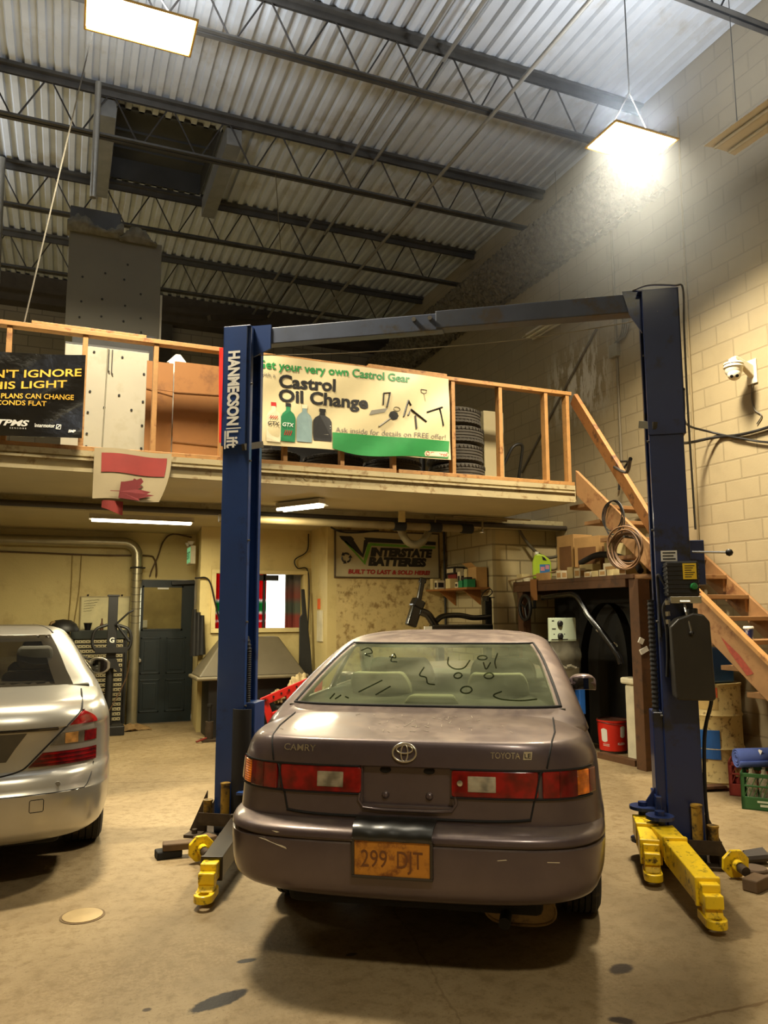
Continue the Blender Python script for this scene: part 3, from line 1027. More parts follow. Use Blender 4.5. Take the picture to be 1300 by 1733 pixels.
def wheel(root, FR, a, b, r, w, tyre_m, rim_m):
    s = 1 if a > 0 else -1
    wd = thing_part('wheel', root)
    T = MB(FR)
    prof = [(r * 0.66, -w / 2 + 0.01), (r * 0.70, -w / 2), (r * 0.88, -w / 2), (r * 0.965, -w / 2 + 0.016)]
    nr = 5
    for g in range(nr):                                       # ribs and grooves across the tread
        x0 = -w / 2 + 0.022 + (w - 0.044) * g / nr
        x1 = -w / 2 + 0.022 + (w - 0.044) * (g + 1) / nr
        prof += [(r * 0.975, x0 + 0.001), (r, x0 + 0.004), (r, x1 - 0.006), (r * 0.975, x1 - 0.003)]
    prof += [(r * 0.965, w / 2 - 0.016), (r * 0.88, w / 2), (r * 0.70, w / 2), (r * 0.66, w / 2 - 0.01)]
    T.lathe(prof, (a, b, r), 'X', 56, caps=True)
    T.build('tyre', tyre_m, wd, smooth=40)
    M_ = MB(FR)
    M_.lathe([(0.02, s * (w / 2 - 0.05)), (r * 0.2, s * (w / 2 - 0.03)), (r * 0.55, s * (w / 2 - 0.035)), (r * 0.64, s * (w / 2 - 0.01)), (r * 0.66, s * (w / 2 + 0.002))], (a, b, r), 'X', 40, caps=False)
    for q in range(7):
        an = 2 * math.pi * q / 7
        M_.beam((a + s * (w / 2 - 0.02), b + 0.2 * r * math.cos(an), r + 0.2 * r * math.sin(an)), (a + s * (w / 2 - 0.012), b + 0.62 * r * math.cos(an), r + 0.62 * r * math.sin(an)), 0.045, 0.014, up=(1, 0, 0))
    M_.build('rim', rim_m, wd, smooth=40)
    return wd


def thing_part(name, root):
    o = bpy.data.objects.new(name, None)
    o.empty_display_size = 0.05
    o.parent = root
    COL.objects.link(o)
    return o


def seat(root, FR, a, b, z, w, m, head=True, top=None, name='front_seat'):
    S = MB(FR)
    top = top or z + 0.52
    S.grid(8, 10, lambda u, v: (a + (u - 0.5) * w * (1 - 0.22 * v ** 3), b + 0.16 * (1 - v) - 0.05 * math.sin(math.pi * u) - 0.0, z + (top - z) * v), thick=(0, 0.13, 0))
    s = S.build(name, m, root, smooth=50, bevel=0.02)
    if head:
        H = MB(FR)
        H.grid(8, 6, lambda u, v: (a + (u - 0.5) * w * 0.55 * (1 - 0.15 * abs(2 * v - 1) ** 3), b - 0.02 - 0.03 * math.sin(math.pi * u), top + 0.02 + 0.16 * v), thick=(0, 0.09, 0))
        H.build('headrest', m, s, smooth=50, bevel=0.02)
    return s


def patch(sh, rows, off, thick, nu=14):
    """rows of (z, a0, a1) on the tail of a shell; a closed slab standing off its skin."""
    fr = []
    for z, a0, a1 in rows:
        fr.append([(a0 + (a1 - a0) * i / nu, z) for i in range(nu + 1)])
    nv = len(rows) - 1
    top = [sh.rear(a, z, off) for r in fr for a, z in r]
    bot = [sh.rear(a, z, off - thick) for r in fr for a, z in r]
    N = len(top)
    fs = []
    for j in range(nv):
        for i in range(nu):
            q = (j * (nu + 1) + i, j * (nu + 1) + i + 1, (j + 1) * (nu + 1) + i + 1, (j + 1) * (nu + 1) + i)
            fs += [q, tuple(N + k for k in reversed(q))]
    rim = list(range(nu + 1)) + [j * (nu + 1) + nu for j in range(1, nv + 1)] + [nv * (nu + 1) + i for i in range(nu - 1, -1, -1)] + [j * (nu + 1) for j in range(nv - 1, 0, -1)]
    for i in range(len(rim)):
        fs.append((rim[i], N + rim[i], N + rim[(i + 1) % len(rim)], rim[(i + 1) % len(rim)]))
    return top + bot, fs


def rect_rows(z0, z1, a0, a1, n=4, c=0.0):
    rows = []
    for i in range(n + 1):
        t = i / n
        rows.append((z0 + (z1 - z0) * t, a0, a1))
    if c:
        s = 1 if a1 > a0 else -1
        rows = [(z0, a0 + s * c, a1 - s * c), (z0 + c, a0, a1)] + [(z0 + c + (z1 - z0 - 2 * c) * i / n, a0, a1) for i in range(1, n)] + [(z1 - c, a0, a1), (z1, a0 + s * c, a1 - s * c)]
    return rows


def cabin(root, FR, sh, zs, zg0, zg1, kr, paint, glass, front_b, seal, z_top_rows, frit=None):
    """greenhouse with real openings: rear pane where |a|/w < kr, side panes, windscreen."""
    NR, NS, NF = 20, 22, 12
    loops = [sh.loop(z, nr=NR, ns=NS, nfr=NF) for z in zs]
    n = len(loops[0])
    half = NR + NS + NF
    # which column of the outline is glass
    w0 = sh.outline(zs[0], nr=NR, ns=NS, nfr=NF)
    ww = sh.row(zs[0])[0]
    rear_last = max(i for i in range(NR + 1) if w0[i][0] / ww <= kr + 1e-6)
    pane = {}
    for j in range(n):
        k = j if j < half else 2 * half - 1 - j
        if k < rear_last:
            pane[j] = 'R'
        elif NR + 1 <= k < NR + 9:
            pane[j] = 'S1'
        elif NR + 10 <= k < NR + NS - 2:
            pane[j] = 'S2'
        elif k >= NR + NS + 2:
            pane[j] = 'F'
    body_f = []
    panes = {}
    for i in range(len(zs) - 1):
        zm = (zs[i] + zs[i + 1]) / 2
        for j in range(n):
            f = (i * n + j, i * n + (j + 1) % n, (i + 1) * n + (j + 1) % n, (i + 1) * n + j)
            p = pane.get(j)
            lim = (zg0, zg1) if p == 'R' else (zg0 - 0.03, zg1 - 0.02)
            if p and lim[0] < zm < lim[1]:
                side = '' if p in 'RF' else ('+' if j < half else '-')
                panes.setdefault(p + side, []).append(f)
            else:
                body_f.append(f)
    vs = [v for l in loops for v in l]
    body_f.append(tuple((len(zs) - 1) * n + j for j in range(n)))
    roof = MB(FR).add(vs, body_f).build('roof', paint, root, smooth=40)
    so = roof.modifiers.new('thickness', 'SOLIDIFY')
    so.thickness = 0.025
    so.offset = -1
    out = {}
    names = {'R': 'rear_window', 'F': 'windscreen'}
    for key, fs in panes.items():
        used = sorted({i for f in fs for i in f})
        mp = {i: q for q, i in enumerate(used)}
        out[key] = MB(FR).add([vs[i] for i in used], [tuple(mp[i] for i in f) for f in fs]).build(names.get(key, 'side_window'), glass[0] if key == 'R' else glass[1], root, smooth=180)
    return roof, out, rear_last


# ---------------------------------------------------------------- mauve sedan on the lift bay
CA = R(33.25)
CAR = Matrix.Translation((1.35, 3.09, 0)) @ Matrix.Rotation(-CA, 4, 'Z')
k = Nodes('mauve metallic paint')
geo_n = k.noise(3.0, 6, 0.65)
fine = k.noise(48, 5, 0.7)
base = k.ramp(geo_n, [(0.3, lin((84, 72, 75))), (0.7, lin((98, 85, 86)))])
nrm = k.new('ShaderNodeNewGeometry')
sepn = k.new('ShaderNodeSeparateXYZ')
k.link(nrm.outputs['Normal'], sepn.inputs[0])
dust_m = k.math('MULTIPLY', k.step(sepn.outputs['Z'], 0.35, 0.95), k.math('ADD', 0.22, k.math('MULTIPLY', k.step(k.noise(7, 7, 0.7), 0.35, 0.7), 0.32)))
base = k.mix(dust_m, base, lin((150, 134, 116)))
k.link(base, k.b.inputs['Base Color'])
k.b.inputs['Metallic'].default_value = 0.45
rr = k.math('ADD', 0.27, k.math('MULTIPLY', dust_m, 0.55))
k.link(k.math('ADD', rr, k.math('MULTIPLY', fine, 0.06)), k.b.inputs['Roughness'])
k.b.inputs['Coat Weight'].default_value = 0.35
k.b.inputs['Coat Roughness'].default_value = 0.12
M_mauve = k.m
M_gap = mat('shadow gap rubber', (14, 13, 12), 0.8)
M_mirror = mat('mirror glass', (96, 96, 90), 0.06, 0.95, var=0.02)
M_tyre = mat('tyre rubber', (30, 28, 25), 0.85, var=0.25, scale=9, dirt=((70, 58, 40), 0.3, 12))
M_rim = mat('alloy', (140, 138, 134), 0.35, 0.8)
M_under_car = mat('underbody', (18, 16, 14), 0.9)


def lens(name, c, rough=0.12, ridge=0.0):
    kk = Nodes(name)
    lc = lin(c)
    kk.link(kk.ramp(kk.noise(16, 2, 0.5), [(0.35, tuple(v * 0.5 for v in lc)), (0.65, tuple(min(1, v * 1.35) for v in lc))]), kk.b.inputs['Base Color'])
    kk.b.inputs['Roughness'].default_value = rough
    kk.b.inputs['Coat Weight'].default_value = 0.6
    kk.b.inputs['Subsurface Weight'].default_value = 0.15
    kk.b.inputs['Subsurface Radius'].default_value = (0.02, 0.005, 0.003)
    if ridge:
        wv = kk.new('ShaderNodeTexWave', i_Scale=ridge, bands_direction='Z')
        kk.link(kk.tc.outputs['Object'], wv.inputs['Vector'])
        kk.bump(wv.outputs['Fac'], 0.35, 0.004)
    return kk.m


M_red = lens('red lens', (128, 8, 12))
M_dred = lens('dark red lens', (100, 12, 16))
M_clear_s = lens('clear faceted lens', (104, 96, 80), 0.2, ridge=90)
M_amber = lens('amber lens', (226, 118, 16), ridge=30)
M_clear = lens('clear ribbed lens', (150, 142, 120), 0.25, ridge=60)

car = thing('sedan_car', CAR.translation, 'dusty mauve-grey sedan with an orange number plate, parked between the blue lift posts', 'car', rz=-CA)
# lower body: body sides and boot
rows = [(0.26, 0.80, 0.30), (0.34, 0.86, 0.16), (0.45, 0.875, 0.13), (0.60, 0.885, 0.12), (0.70, 0.875, 0.115), (0.80, 0.865, 0.118), (0.885, 0.858, 0.125),
        (0.893, 0.856, 0.112), (0.93, 0.845, 0.116), (0.97, 0.825, 0.124), (0.994, 0.80, 0.134), (1.001, 0.79, 0.144), (1.005, 0.782, 0.165), (1.012, 0.772, 0.21), (1.032, 0.74, 0.34), (1.055, 0.70, 0.50), (1.075, 0.62, 0.68)]
sb = Shell(rows, 0.90, 5.0, 4.72, 1.0)
zs = [0.26, 0.30, 0.34, 0.40, 0.46, 0.52, 0.58, 0.64, 0.70, 0.75, 0.80, 0.85, 0.885, 0.889, 0.893, 0.91, 0.93, 0.95, 0.97, 0.985, 0.994, 0.998, 1.001, 1.003, 1.005, 1.008, 1.012, 1.022, 1.032, 1.044, 1.055, 1.065, 1.075]
vs, fs, n = sb.solid(zs)
fs += [tuple(range(n - 1, -1, -1)), tuple((len(zs) - 1) * n + j for j in range(n))]
body = MB(CAR).add(vs, fs).build('body', M_mauve, car)
cut(body, [cyl_x(0.60, 1.2, 1.12, 0.31, 0.36), cyl_x(-1.2, -0.60, 1.12, 0.31, 0.36), cyl_x(0.60, 1.2, 3.80, 0.31, 0.36), cyl_x(-1.2, -0.60, 3.80, 0.31, 0.36),
          ([(x, y, z) for z in (0.0, 0.40) for x, y in ((-1.2, -0.2), (1.2, -0.2), (1.2, 0.85), (-1.2, 0.85))], [(3, 2, 1, 0), (4, 5, 6, 7), (0, 1, 5, 4), (1, 2, 6, 5), (2, 3, 7, 6), (3, 0, 4, 7)]),
          # plate recess between the lamps
          ([(x, y, z) for z in (0.725, 0.885) for x, y in ((-0.19, 0.0), (0.21, 0.0), (0.21, 0.142), (-0.19, 0.142))],
           [(3, 2, 1, 0), (4, 5, 6, 7), (0, 1, 5, 4), (1, 2, 6, 5), (2, 3, 7, 6), (3, 0, 4, 7)])])
# recess details: two plate lamps, two plugs
rc = MB(CAR)
for a in (-0.09, 0.105):
    rc.lathe([(0.025, 0), (0.025, 0.006), (0.018, 0.010), (0.0, 0.011)], (0, 0, 0), n=18, caps=False, M=Matrix.Translation((a, 0.142, 0.872)) @ Matrix.Rotation(R(90), 4, 'X') @ Matrix.Scale(0.55, 4, (0, 1, 0)))
rc.build('plate_lamp', M_gap, body, smooth=40)
rc = MB(CAR)
for a in (-0.09, 0.105):
    rc.lathe([(0.017, 0), (0.016, 0.008), (0.010, 0.014), (0.0, 0.015)], n=18, caps=False, M=Matrix.Translation((a, 0.142, 0.765)) @ Matrix.Rotation(R(90), 4, 'X'))
rc.build('plug', M_mauve, body, smooth=40)

# rear bumper: its own shell, to the wheel arches
brow = [(0.335, 0.81, 0.15), (0.350, 0.84, 0.075), (0.366, 0.862, 0.036), (0.395, 0.880, 0.014), (0.45, 0.892, 0.003), (0.54, 0.898, 0.0), (0.588, 0.900, 0.003), (0.595, 0.884, 0.020), (0.603, 0.884, 0.020), (0.609, 0.900, 0.002),
        (0.630, 0.898, 0.006), (0.644, 0.892, 0.026), (0.653, 0.884, 0.065), (0.660, 0.876, 0.128)]
brow = [(r_[0], r_[1] * 0.965, r_[2]) for r_ in brow]
bs = Shell(brow, 0.74, 4.8, 4.7, 1.0)
zb = [0.335, 0.342, 0.350, 0.358, 0.366, 0.38, 0.395, 0.42, 0.45, 0.48, 0.51, 0.54, 0.565, 0.588, 0.591, 0.595, 0.603, 0.606, 0.609, 0.62, 0.630, 0.638, 0.644, 0.649, 0.653, 0.657, 0.660]
NB = 27
vs, fs = [], []
for z in zb:
    h = [(a, b) for a, b in bs.outline(z, nr=24, ns=16)][:NB]
    dz = lambda a: 0.026 * (abs(a) / 0.9) ** 2 * max(0.0, min(1.0, (0.48 - z) / 0.12))
    # upturned corner ahead of the wheel
    up = lambda b: 0.36 * max(0.0, b - 0.20) * max(0.0, min(1.0, (0.60 - z) / 0.25))
    vs += [Vector((-a, b, z + dz(a) + up(b))) for a, b in h[:0:-1]] + [Vector((a, b, z + dz(a) + up(b))) for a, b in h]
n = 2 * NB - 1
for i in range(len(zb) - 1):
    for j in range(n - 1):
        fs.append((i * n + j, i * n + j + 1, (i + 1) * n + j + 1, (i + 1) * n + j))
bump_o = MB(CAR).add(vs, fs).build('rear_bumper', M_mauve, car, smooth=38)
so = bump_o.modifiers.new('thickness', 'SOLIDIFY'); so.thickness = 0.012; so.offset = -1
# scrape on the bumper
M_scrape = mat('bare scrape', (206, 196, 170), 0.7, var=0.15, scale=40)
sc_ = MB(CAR)
for pts in (((-0.64, 0.585), (-0.60, 0.579), (-0.55, 0.566), (-0.50, 0.552), (-0.505, 0.560), (-0.555, 0.577), (-0.61, 0.590)), ((-0.575, 0.622), (-0.55, 0.616), (-0.535, 0.619), (-0.55, 0.622)), ((0.60, 0.55), (0.65, 0.547), (0.65, 0.550), (0.6, 0.553)), ((0.40, 0.553), (0.44, 0.557), (0.435, 0.560), (0.4, 0.556))):
    sc_.add([bs.rear(a, z, 0.0015) for a, z in pts], [tuple(range(len(pts)))])
sc_.build('paint_scrape', M_scrape, bump_o, label='pale scrape through the paint')
# vinyl cover over the bumper step, then the plate in its frame
PA = -0.035
vc = MB(CAR)
vc.grid(14, 12, lambda u, v: Vector((PA + (u - 0.5) * (0.335 + 0.02 * v), 0, 0)) + Vector((0, *( (-0.022 + 0.14 * v * v + 0.002 * math.sin(u * 23 + v * 5), 0.618 + 0.062 * (1 - (1 - v) ** 2.4) + 0.002 * math.sin(u * 17))))), thick=(0, 0.004, -0.006))
vc.build('bumper_cover', mat('glossy black vinyl', (30, 31, 28), 0.34, var=0.25, scale=12, coat=0.4), car, smooth=50)
pf = MB(CAR)
for lo, hi in (((PA - 0.172, -0.022, 0.462), (PA + 0.172, 0.004, 0.474)), ((PA - 0.172, -0.022, 0.612), (PA + 0.172, 0.004, 0.622)), ((PA - 0.172, -0.022, 0.474), (PA - 0.160, 0.004, 0.612)), ((PA + 0.160, -0.022, 0.474), (PA + 0.172, 0.004, 0.612))):
    pf.box(lo, hi)
plate_frame = pf.build('plate_frame', mat('worn plate frame', (52, 44, 34), 0.5), car, bevel=0.003)
pl_m = mat('stained amber plate', (184, 122, 36), 0.55, var=0.10, scale=14, dirt=((118, 66, 20), 0.5, 16))
number_plate = MB(CAR).box((PA - 0.162, -0.014, 0.472), (PA + 0.162, 0.0, 0.614)).build('number_plate', pl_m, car, bevel=0.002, label='orange-stained number plate')
pt = lambda x, z: CAR @ Vector((PA + x, -0.0155, z))
tx = MB()
tx.text('299', pt, 0.098, x=-0.132, y=0.508, width=0.112, bold=0.004)
tx.text('DJT', pt, 0.098, x=0.022, y=0.508, width=0.108, bold=0.004)
tx.build('plate_number', mat('brown plate ink', (104, 62, 28), 0.6), number_plate)
tx = MB()
tx.text('ONTARIO', pt, 0.026, x=0, y=0.588, align='C', width=0.12)
# the small crown between the groups
cz = 0.540
tx.add([pt(-0.012, cz), pt(0.012, cz), pt(0.012, cz + 0.006), pt(-0.012, cz + 0.006)], [(0, 1, 2, 3)])
tx.add([pt(-0.012, cz + 0.008), pt(0.012, cz + 0.008), pt(0.015, cz + 0.022), pt(0.006, cz + 0.013), pt(0, cz + 0.026), pt(-0.006, cz + 0.013), pt(-0.015, cz + 0.022)], [(0, 1, 2, 3, 4, 5, 6)])
tx.build('plate_print', mat('faded plate ink', (150, 94, 38), 0.6), number_plate)

# tail lamps
def lamp(rows_, m, name, par, off=0.012, thick=0.03, bevel=0.004):
    v_, f_ = patch(sb, rows_, off, thick)
    return MB(CAR).add(v_, f_).build(name, m, par, smooth=40, bevel=bevel)


for s in (-1, 1):
    z0, z1 = 0.775, 0.884
    inner = lamp(rect_rows(z0, z1, s * (0.205 if s > 0 else 0.195), s * 0.572, c=0.008), M_red, 'tail_lamp', car)
    lamp(rect_rows(z0 + 0.022, z1 - 0.022, s * 0.275, s * 0.395, n=2), M_clear, 'reversing_lens', inner, 0.015, 0.01, 0.003)
    outer = lamp(rect_rows(z0, z1 + 0.001, s * 0.590, s * 0.660, n=3), M_red, 'tail_lamp', car)
    lamp(rect_rows(z0, z1 + 0.001, s * 0.660, s * 0.735, n=3), M_dred, 'brake_lens', outer)
    lamp(rect_rows(z0 + 0.004, z1 - 0.004, s * 0.735, s * 0.785, n=3), M_amber, 'indicator_lens', outer)
    lamp(rect_rows(z0 + 0.006, z1 - 0.006, s * 0.785, s * 0.815, n=3), M_dred, 'side_lens', outer)
    tr = MB(CAR)
    for zz in (z0 - 0.004, z1 + 0.004):
        tr.tube([sb.rear(s * a / 100, zz, 0.006) for a in range(20, 82, 3)], 0.005, 6)
    tr.build('lamp_seal', M_gap, car, smooth=60)
# round sticker-like key plug on the inner right lamp
MB(CAR).lathe([(0.013, 0), (0.012, 0.006), (0.0, 0.008)], n=16, caps=False, M=Matrix.Translation(sb.rear(0.242, 0.832, 0.012)) @ Matrix.Rotation(R(90), 4, 'X')).build('boot_lock', M_chrome, car, smooth=40)

# boot lid gap: over the deck edge, down between the lamps, along the bottom
gp = MB(CAR)
def deck_pt(a, b):
    """point on the boot deck: lift to the ring that passes there."""
    lo_, hi_ = 1.0, 1.075
    for _ in range(24):
        m_ = (lo_ + hi_) / 2
        w_ = sb.row(m_)[0]
        if abs(a) < w_ and sb.rear(a, m_).y < b:
            lo_ = m_
        else:
            hi_ = m_
    return Vector((a, b, lo_ + 0.002))


for s in (-1, 1):
    pts = [deck_pt(s * 0.655, b) for b in (0.62, 0.55, 0.48, 0.42, 0.36)]
    pts += [sb.rear(s * (0.582 + 0.058 * (z - 0.775) / 0.24), z, 0.001) for z in (1.0, 0.985, 0.96, 0.93, 0.90, 0.885)]
    pts += [sb.rear(s * (0.582 - 0.045 * (0.885 - z) / 0.2), z, 0.013 if z > 0.774 else 0.001) for z in (0.88, 0.84, 0.80, 0.776, 0.76, 0.72, 0.69)]
    gp.tube(pts, 0.0042, 6)
gp.tube([sb.rear(a / 100, 0.688 - 0.012 * (1 - (abs(a) / 54) ** 6), 0.001) for a in range(-54, 55, 3)], 0.006, 6)
gp.build('boot_gap', M_gap, car, smooth=60)
# raised lip round the plate recess
lp = MB(CAR)
lp.tube([sb.rear(-0.20, 0.775, 0.004), sb.rear(-0.205, 0.745, 0.004), sb.rear(-0.185, 0.715, 0.006), sb.rear(-0.10, 0.708, 0.006), sb.rear(0.12, 0.708, 0.006), sb.rear(0.205, 0.715, 0.006), sb.rear(0.225, 0.745, 0.004), sb.rear(0.22, 0.775, 0.004)], 0.007, 8)
lp.build('recess_lip', M_mauve, car, smooth=60)
# badges
M_badge = mat('chrome badge', (206, 198, 182), 0.22, 0.85, var=0.05)
def bp_(x, z):
    return CAR @ sb.rear(x, z, 0.003)


bd = MB().text('CAMRY', bp_, 0.040, x=-0.56, y=0.945, width=0.155, bold=0.01, squash=1.3)
bd.build('badge_lettering', M_badge, car)
bd = MB().text('TOYOTA', bp_, 0.036, x=0.375, y=0.938, width=0.125, bold=0.01)
bd.build('badge_lettering', M_badge, car)
bd = MB().add([bp_(0.512, 0.934), bp_(0.548, 0.934), bp_(0.552, 0.966), bp_(0.516, 0.966)], [(0, 1, 2, 3)])
le = bd.build('trim_badge', M_badge, car)
MB().text('LE', lambda x, z: CAR @ sb.rear(x, z, 0.0045), 0.026, x=0.519, y=0.941, width=0.026, bold=0.01).build('badge_lettering', M_gap, le)
em = MB(CAR)
def ell(cx, cz, rx, rz, r, tilt=0):
    em.tube([sb.rear(cx + rx * math.cos(t), cz + rz * math.sin(t), 0.007) for t in [2 * math.pi * q / 36 for q in range(36)]], r, 8, closed=True)


ell(0, 0.952, 0.052, 0.038, 0.0048)
ell(0, 0.966, 0.036, 0.0165, 0.0038)
ell(0, 0.951, 0.015, 0.035, 0.0038)
em.build('emblem', M_badge, car, smooth=180)

# pale streaks scratched in the dust of the lid
rs_ = random.Random(17)
sk = MB(CAR)
for q in range(46):
    a, b = rs_.gauss(0.05, 0.20), rs_.uniform(0.24, 0.52)
    t, L_ = rs_.uniform(0, 3.14), rs_.uniform(0.006, 0.03)
    p0, p1 = deck_pt(a, b), deck_pt(a + L_ * math.cos(t), b + L_ * math.sin(t) * 1.5)
    sk.tube([p0, p1], 0.0012, 4)
sk.build('dust_streak', mat('pale dust streak', (190, 178, 160), 0.8), body)

# cabin
crow = [(0.99, 0.835, 0.42, 3.86), (1.02, 0.825, 0.47, 3.80), (1.09, 0.80, 0.655, 3.62), (1.16, 0.775, 0.86, 3.42), (1.23, 0.745, 1.07, 3.22), (1.30, 0.71, 1.29, 3.02), (1.37, 0.655, 1.50, 2.83), (1.395, 0.62, 1.60, 2.72), (1.412, 0.575, 1.72, 2.62), (1.428, 0.49, 1.90, 2.50), (1.440, 0.34, 2.08, 2.36)]
cs = Shell(crow, 0.50, 4.0, 3.7, 0.55, 3.0)
zc = [0.99, 1.02, 1.055, 1.09, 1.11, 1.14, 1.17, 1.20, 1.23, 1.26, 1.29, 1.32, 1.35, 1.37, 1.382, 1.395, 1.404, 1.412, 1.42, 1.428, 1.435, 1.44]
M_dusty = glassy('dusty pane', (0.74, 0.80, 0.66), 0.8, 0.12, dust=((128, 134, 108), 0.14, 0.40), dust_scale=4)
M_pane = glassy('car side pane', (0.80, 0.86, 0.78), 0.88)
roof, gl, rl = cabin(car, CAR, cs, zc, 1.088, 1.372, 0.865, M_mauve, (M_dusty, M_pane), None, M_gap, None)
# black seal and bright edge round the rear window
sl_ = MB(CAR)
kk_ = 0.868
lo_a = [cs.rear(kk_ * cs.row(1.09)[0] * q / 20, 1.089, 0.004) for q in range(-20, 21)]
hi_a = [cs.rear(kk_ * cs.row(1.37)[0] * q / 20, 1.371, 0.004) for q in range(20, -21, -1)]
ra = [cs.rear(kk_ * cs.row(z)[0], z, 0.004) for z in (1.12, 1.16, 1.2, 1.24, 1.28, 1.32, 1.35)]
la = [cs.rear(-kk_ * cs.row(z)[0], z, 0.004) for z in (1.35, 1.32, 1.28, 1.24, 1.2, 1.16, 1.12)]
sl_.tube(lo_a + ra + hi_a + la, 0.008, 8, closed=True)
sl_.build('window_seal', M_gap, car, smooth=60)
# marks drawn in the dust with a finger
dm = MB(CAR)
def dust(pts, r=0.0042):
    dm.tube(curve_pts([cs.rear(a, z, 0.003) for a, z in pts], 5), r, 5)


def ring(a, z, ra_, rz_):
    dust([(a + ra_ * math.cos(t), z + rz_ * math.sin(t)) for t in [2 * math.pi * q / 8 for q in range(9)]])


dust([(0.075, 1.30), (0.085, 1.265), (0.13, 1.245), (0.18, 1.25), (0.205, 1.285)])
ring(0.275, 1.298, 0.028, 0.010)
dust([(0.285, 1.275), (0.305, 1.245), (0.325, 1.275)])
ring(0.155, 1.215, 0.022, 0.012)
ring(0.325, 1.215, 0.026, 0.012)
ring(0.215, 1.155, 0.03, 0.014)
dust([(-0.05, 1.25), (-0.06, 1.215), (-0.02, 1.205), (0.0, 1.18), (0.04, 1.175)], 0.004)
dust([(-0.28, 1.30), (-0.24, 1.295), (-0.26, 1.315), (-0.26, 1.28), (-0.22, 1.275)])
dust([(-0.48, 1.33), (-0.44, 1.345), (-0.40, 1.32), (-0.44, 1.31), (-0.40, 1.30)], 0.004)
dust([(-0.50, 1.11), (-0.49, 1.13)]); dust([(-0.47, 1.11), (-0.45, 1.125)]); dust([(-0.42, 1.12), (-0.40, 1.115)])
dust([(-0.36, 1.14), (-0.26, 1.19)], 0.004); dust([(-0.26, 1.13), (-0.20, 1.165)], 0.004)
dust([(0.36, 1.32), (0.35, 1.28), (0.36, 1.25)], 0.004)
dust([(0.40, 1.15), (0.36, 1.135), (0.40, 1.12), (0.50, 1.115), (0.58, 1.12)], 0.004)
dm.build('finger_drawing', glassy('rubbed dust', (0.40, 0.43, 0.32), 0.85), gl['R'])
# interior
M_cloth = mat('grey seat cloth', (150, 148, 122), 0.9, var=0.08)
M_dcloth = mat('dark interior trim', (64, 62, 50), 0.9)
MB(CAR).box((-0.72, 0.72, 1.0), (0.72, 3.5, 1.082)).build('parcel_shelf', M_dcloth, car)
for a in (-0.34, 0.36):
    seat(car, CAR, a, 1.18, 1.07, 0.36, M_cloth, head=False, top=1.215, name='rear_headrest')
for a in (-0.36, 0.36):
    seat(car, CAR, a, 2.05, 1.07, 0.46, M_cloth, head=False, top=1.25)
brake = MB(CAR).prism([(-0.15, 1.083), (0.15, 1.083), (0.12, 1.125), (-0.12, 1.125)], lambda x, z: (x + 0.03, 0.82, z), lambda x, z: (x * 0.9 + 0.03, 0.92, z)).build('high_brake_lamp', M_cloth, car, bevel=0.012)
MB(CAR).cbox((0.06, 1.56, 1.362), (0.06, 0.05, 0.012)).build('dome_lamp', M_gap, car)
MB(CAR).cbox((0.0, 2.75, 1.33), (0.22, 0.03, 0.05)).build('rear_view_mirror', M_gap, car, bevel=0.01)
# door mirrors
for s in (-1, 1):
    mm = MB(CAR).grid(8, 6, lambda u, v: (s * (0.845 + 0.20 * u), 2.92 + 0.05 * abs(2 * u - 1) ** 2 + 0.02 * abs(2 * v - 1), 0.955 + 0.012 * math.sin(u * 3) + 0.115 * v * (1 - 0.25 * (2 * u - 1) ** 4)), thick=(0, 0.10, 0)).build('door_mirror', M_mauve, car, smooth=45, bevel=0.012)
    MB(CAR).grid(4, 4, lambda u, v: (s * (0.865 + 0.16 * u), 2.917 + 0.04 * abs(2 * u - 1) ** 2, 0.972 + 0.085 * v)).build('mirror_glass', M_mirror, mm)
    MB(CAR).beam((s * 0.80, 2.98, 0.985), (s * 0.87, 2.97, 0.99), 0.10, 0.05).build('mirror_mount', M_mauve, mm)
# side rub strip and door handles
for s in (-1, 1):
    MB(CAR).beam((s * 0.893, 1.55, 0.66), (s * 0.893, 3.35, 0.64), 0.02, 0.045).build('rub_strip', M_mauve, car)
    for b in (2.05, 2.95):
        MB(CAR).beam((s * 0.873, b, 0.88), (s * 0.871, b + 0.18, 0.88), 0.025, 0.03).build('door_handle', M_mauve, car, bevel=0.006)
# wheels, floor pan, exhaust
for a in (-0.775, 0.775):
    for b in (1.12, 3.80):
        wheel(car, CAR, a, b, 0.315, 0.195, M_tyre, M_rim)
MB(CAR).box((-0.58, 0.28, 0.24), (0.58, 4.3, 0.42)).build('floor_pan', M_under_car, car, bevel=0.03)
ex = MB(CAR)
ep = [(0.155 * math.copysign(abs(math.cos(t)) ** 0.7, math.cos(t)), 0.062 * math.copysign(abs(math.sin(t)) ** 0.8, math.sin(t))) for t in [2 * math.pi * q / 24 for q in range(24)]]
ex.prism(ep, lambda x, z: (0.48 + x, 0.34, 0.25 + z), lambda x, z: (0.48 + x, 0.85, 0.25 + z))
ex.tube([(0.48 + x, 0.338, 0.25 + z) for x, z in ep], 0.006, 6, closed=True)
mu = ex.build('muffler', mat('rusty silencer', (120, 96, 58), 0.55, 0.3, dirt=((60, 40, 22), 0.5, 8)), car, smooth=40)
tp = MB(CAR).tube([(0.42, 0.40, 0.25), (0.42, 0.30, 0.245), (0.415, 0.20, 0.238)], 0.026, 16)
tp.build('tailpipe', M_gap, mu, smooth=60)

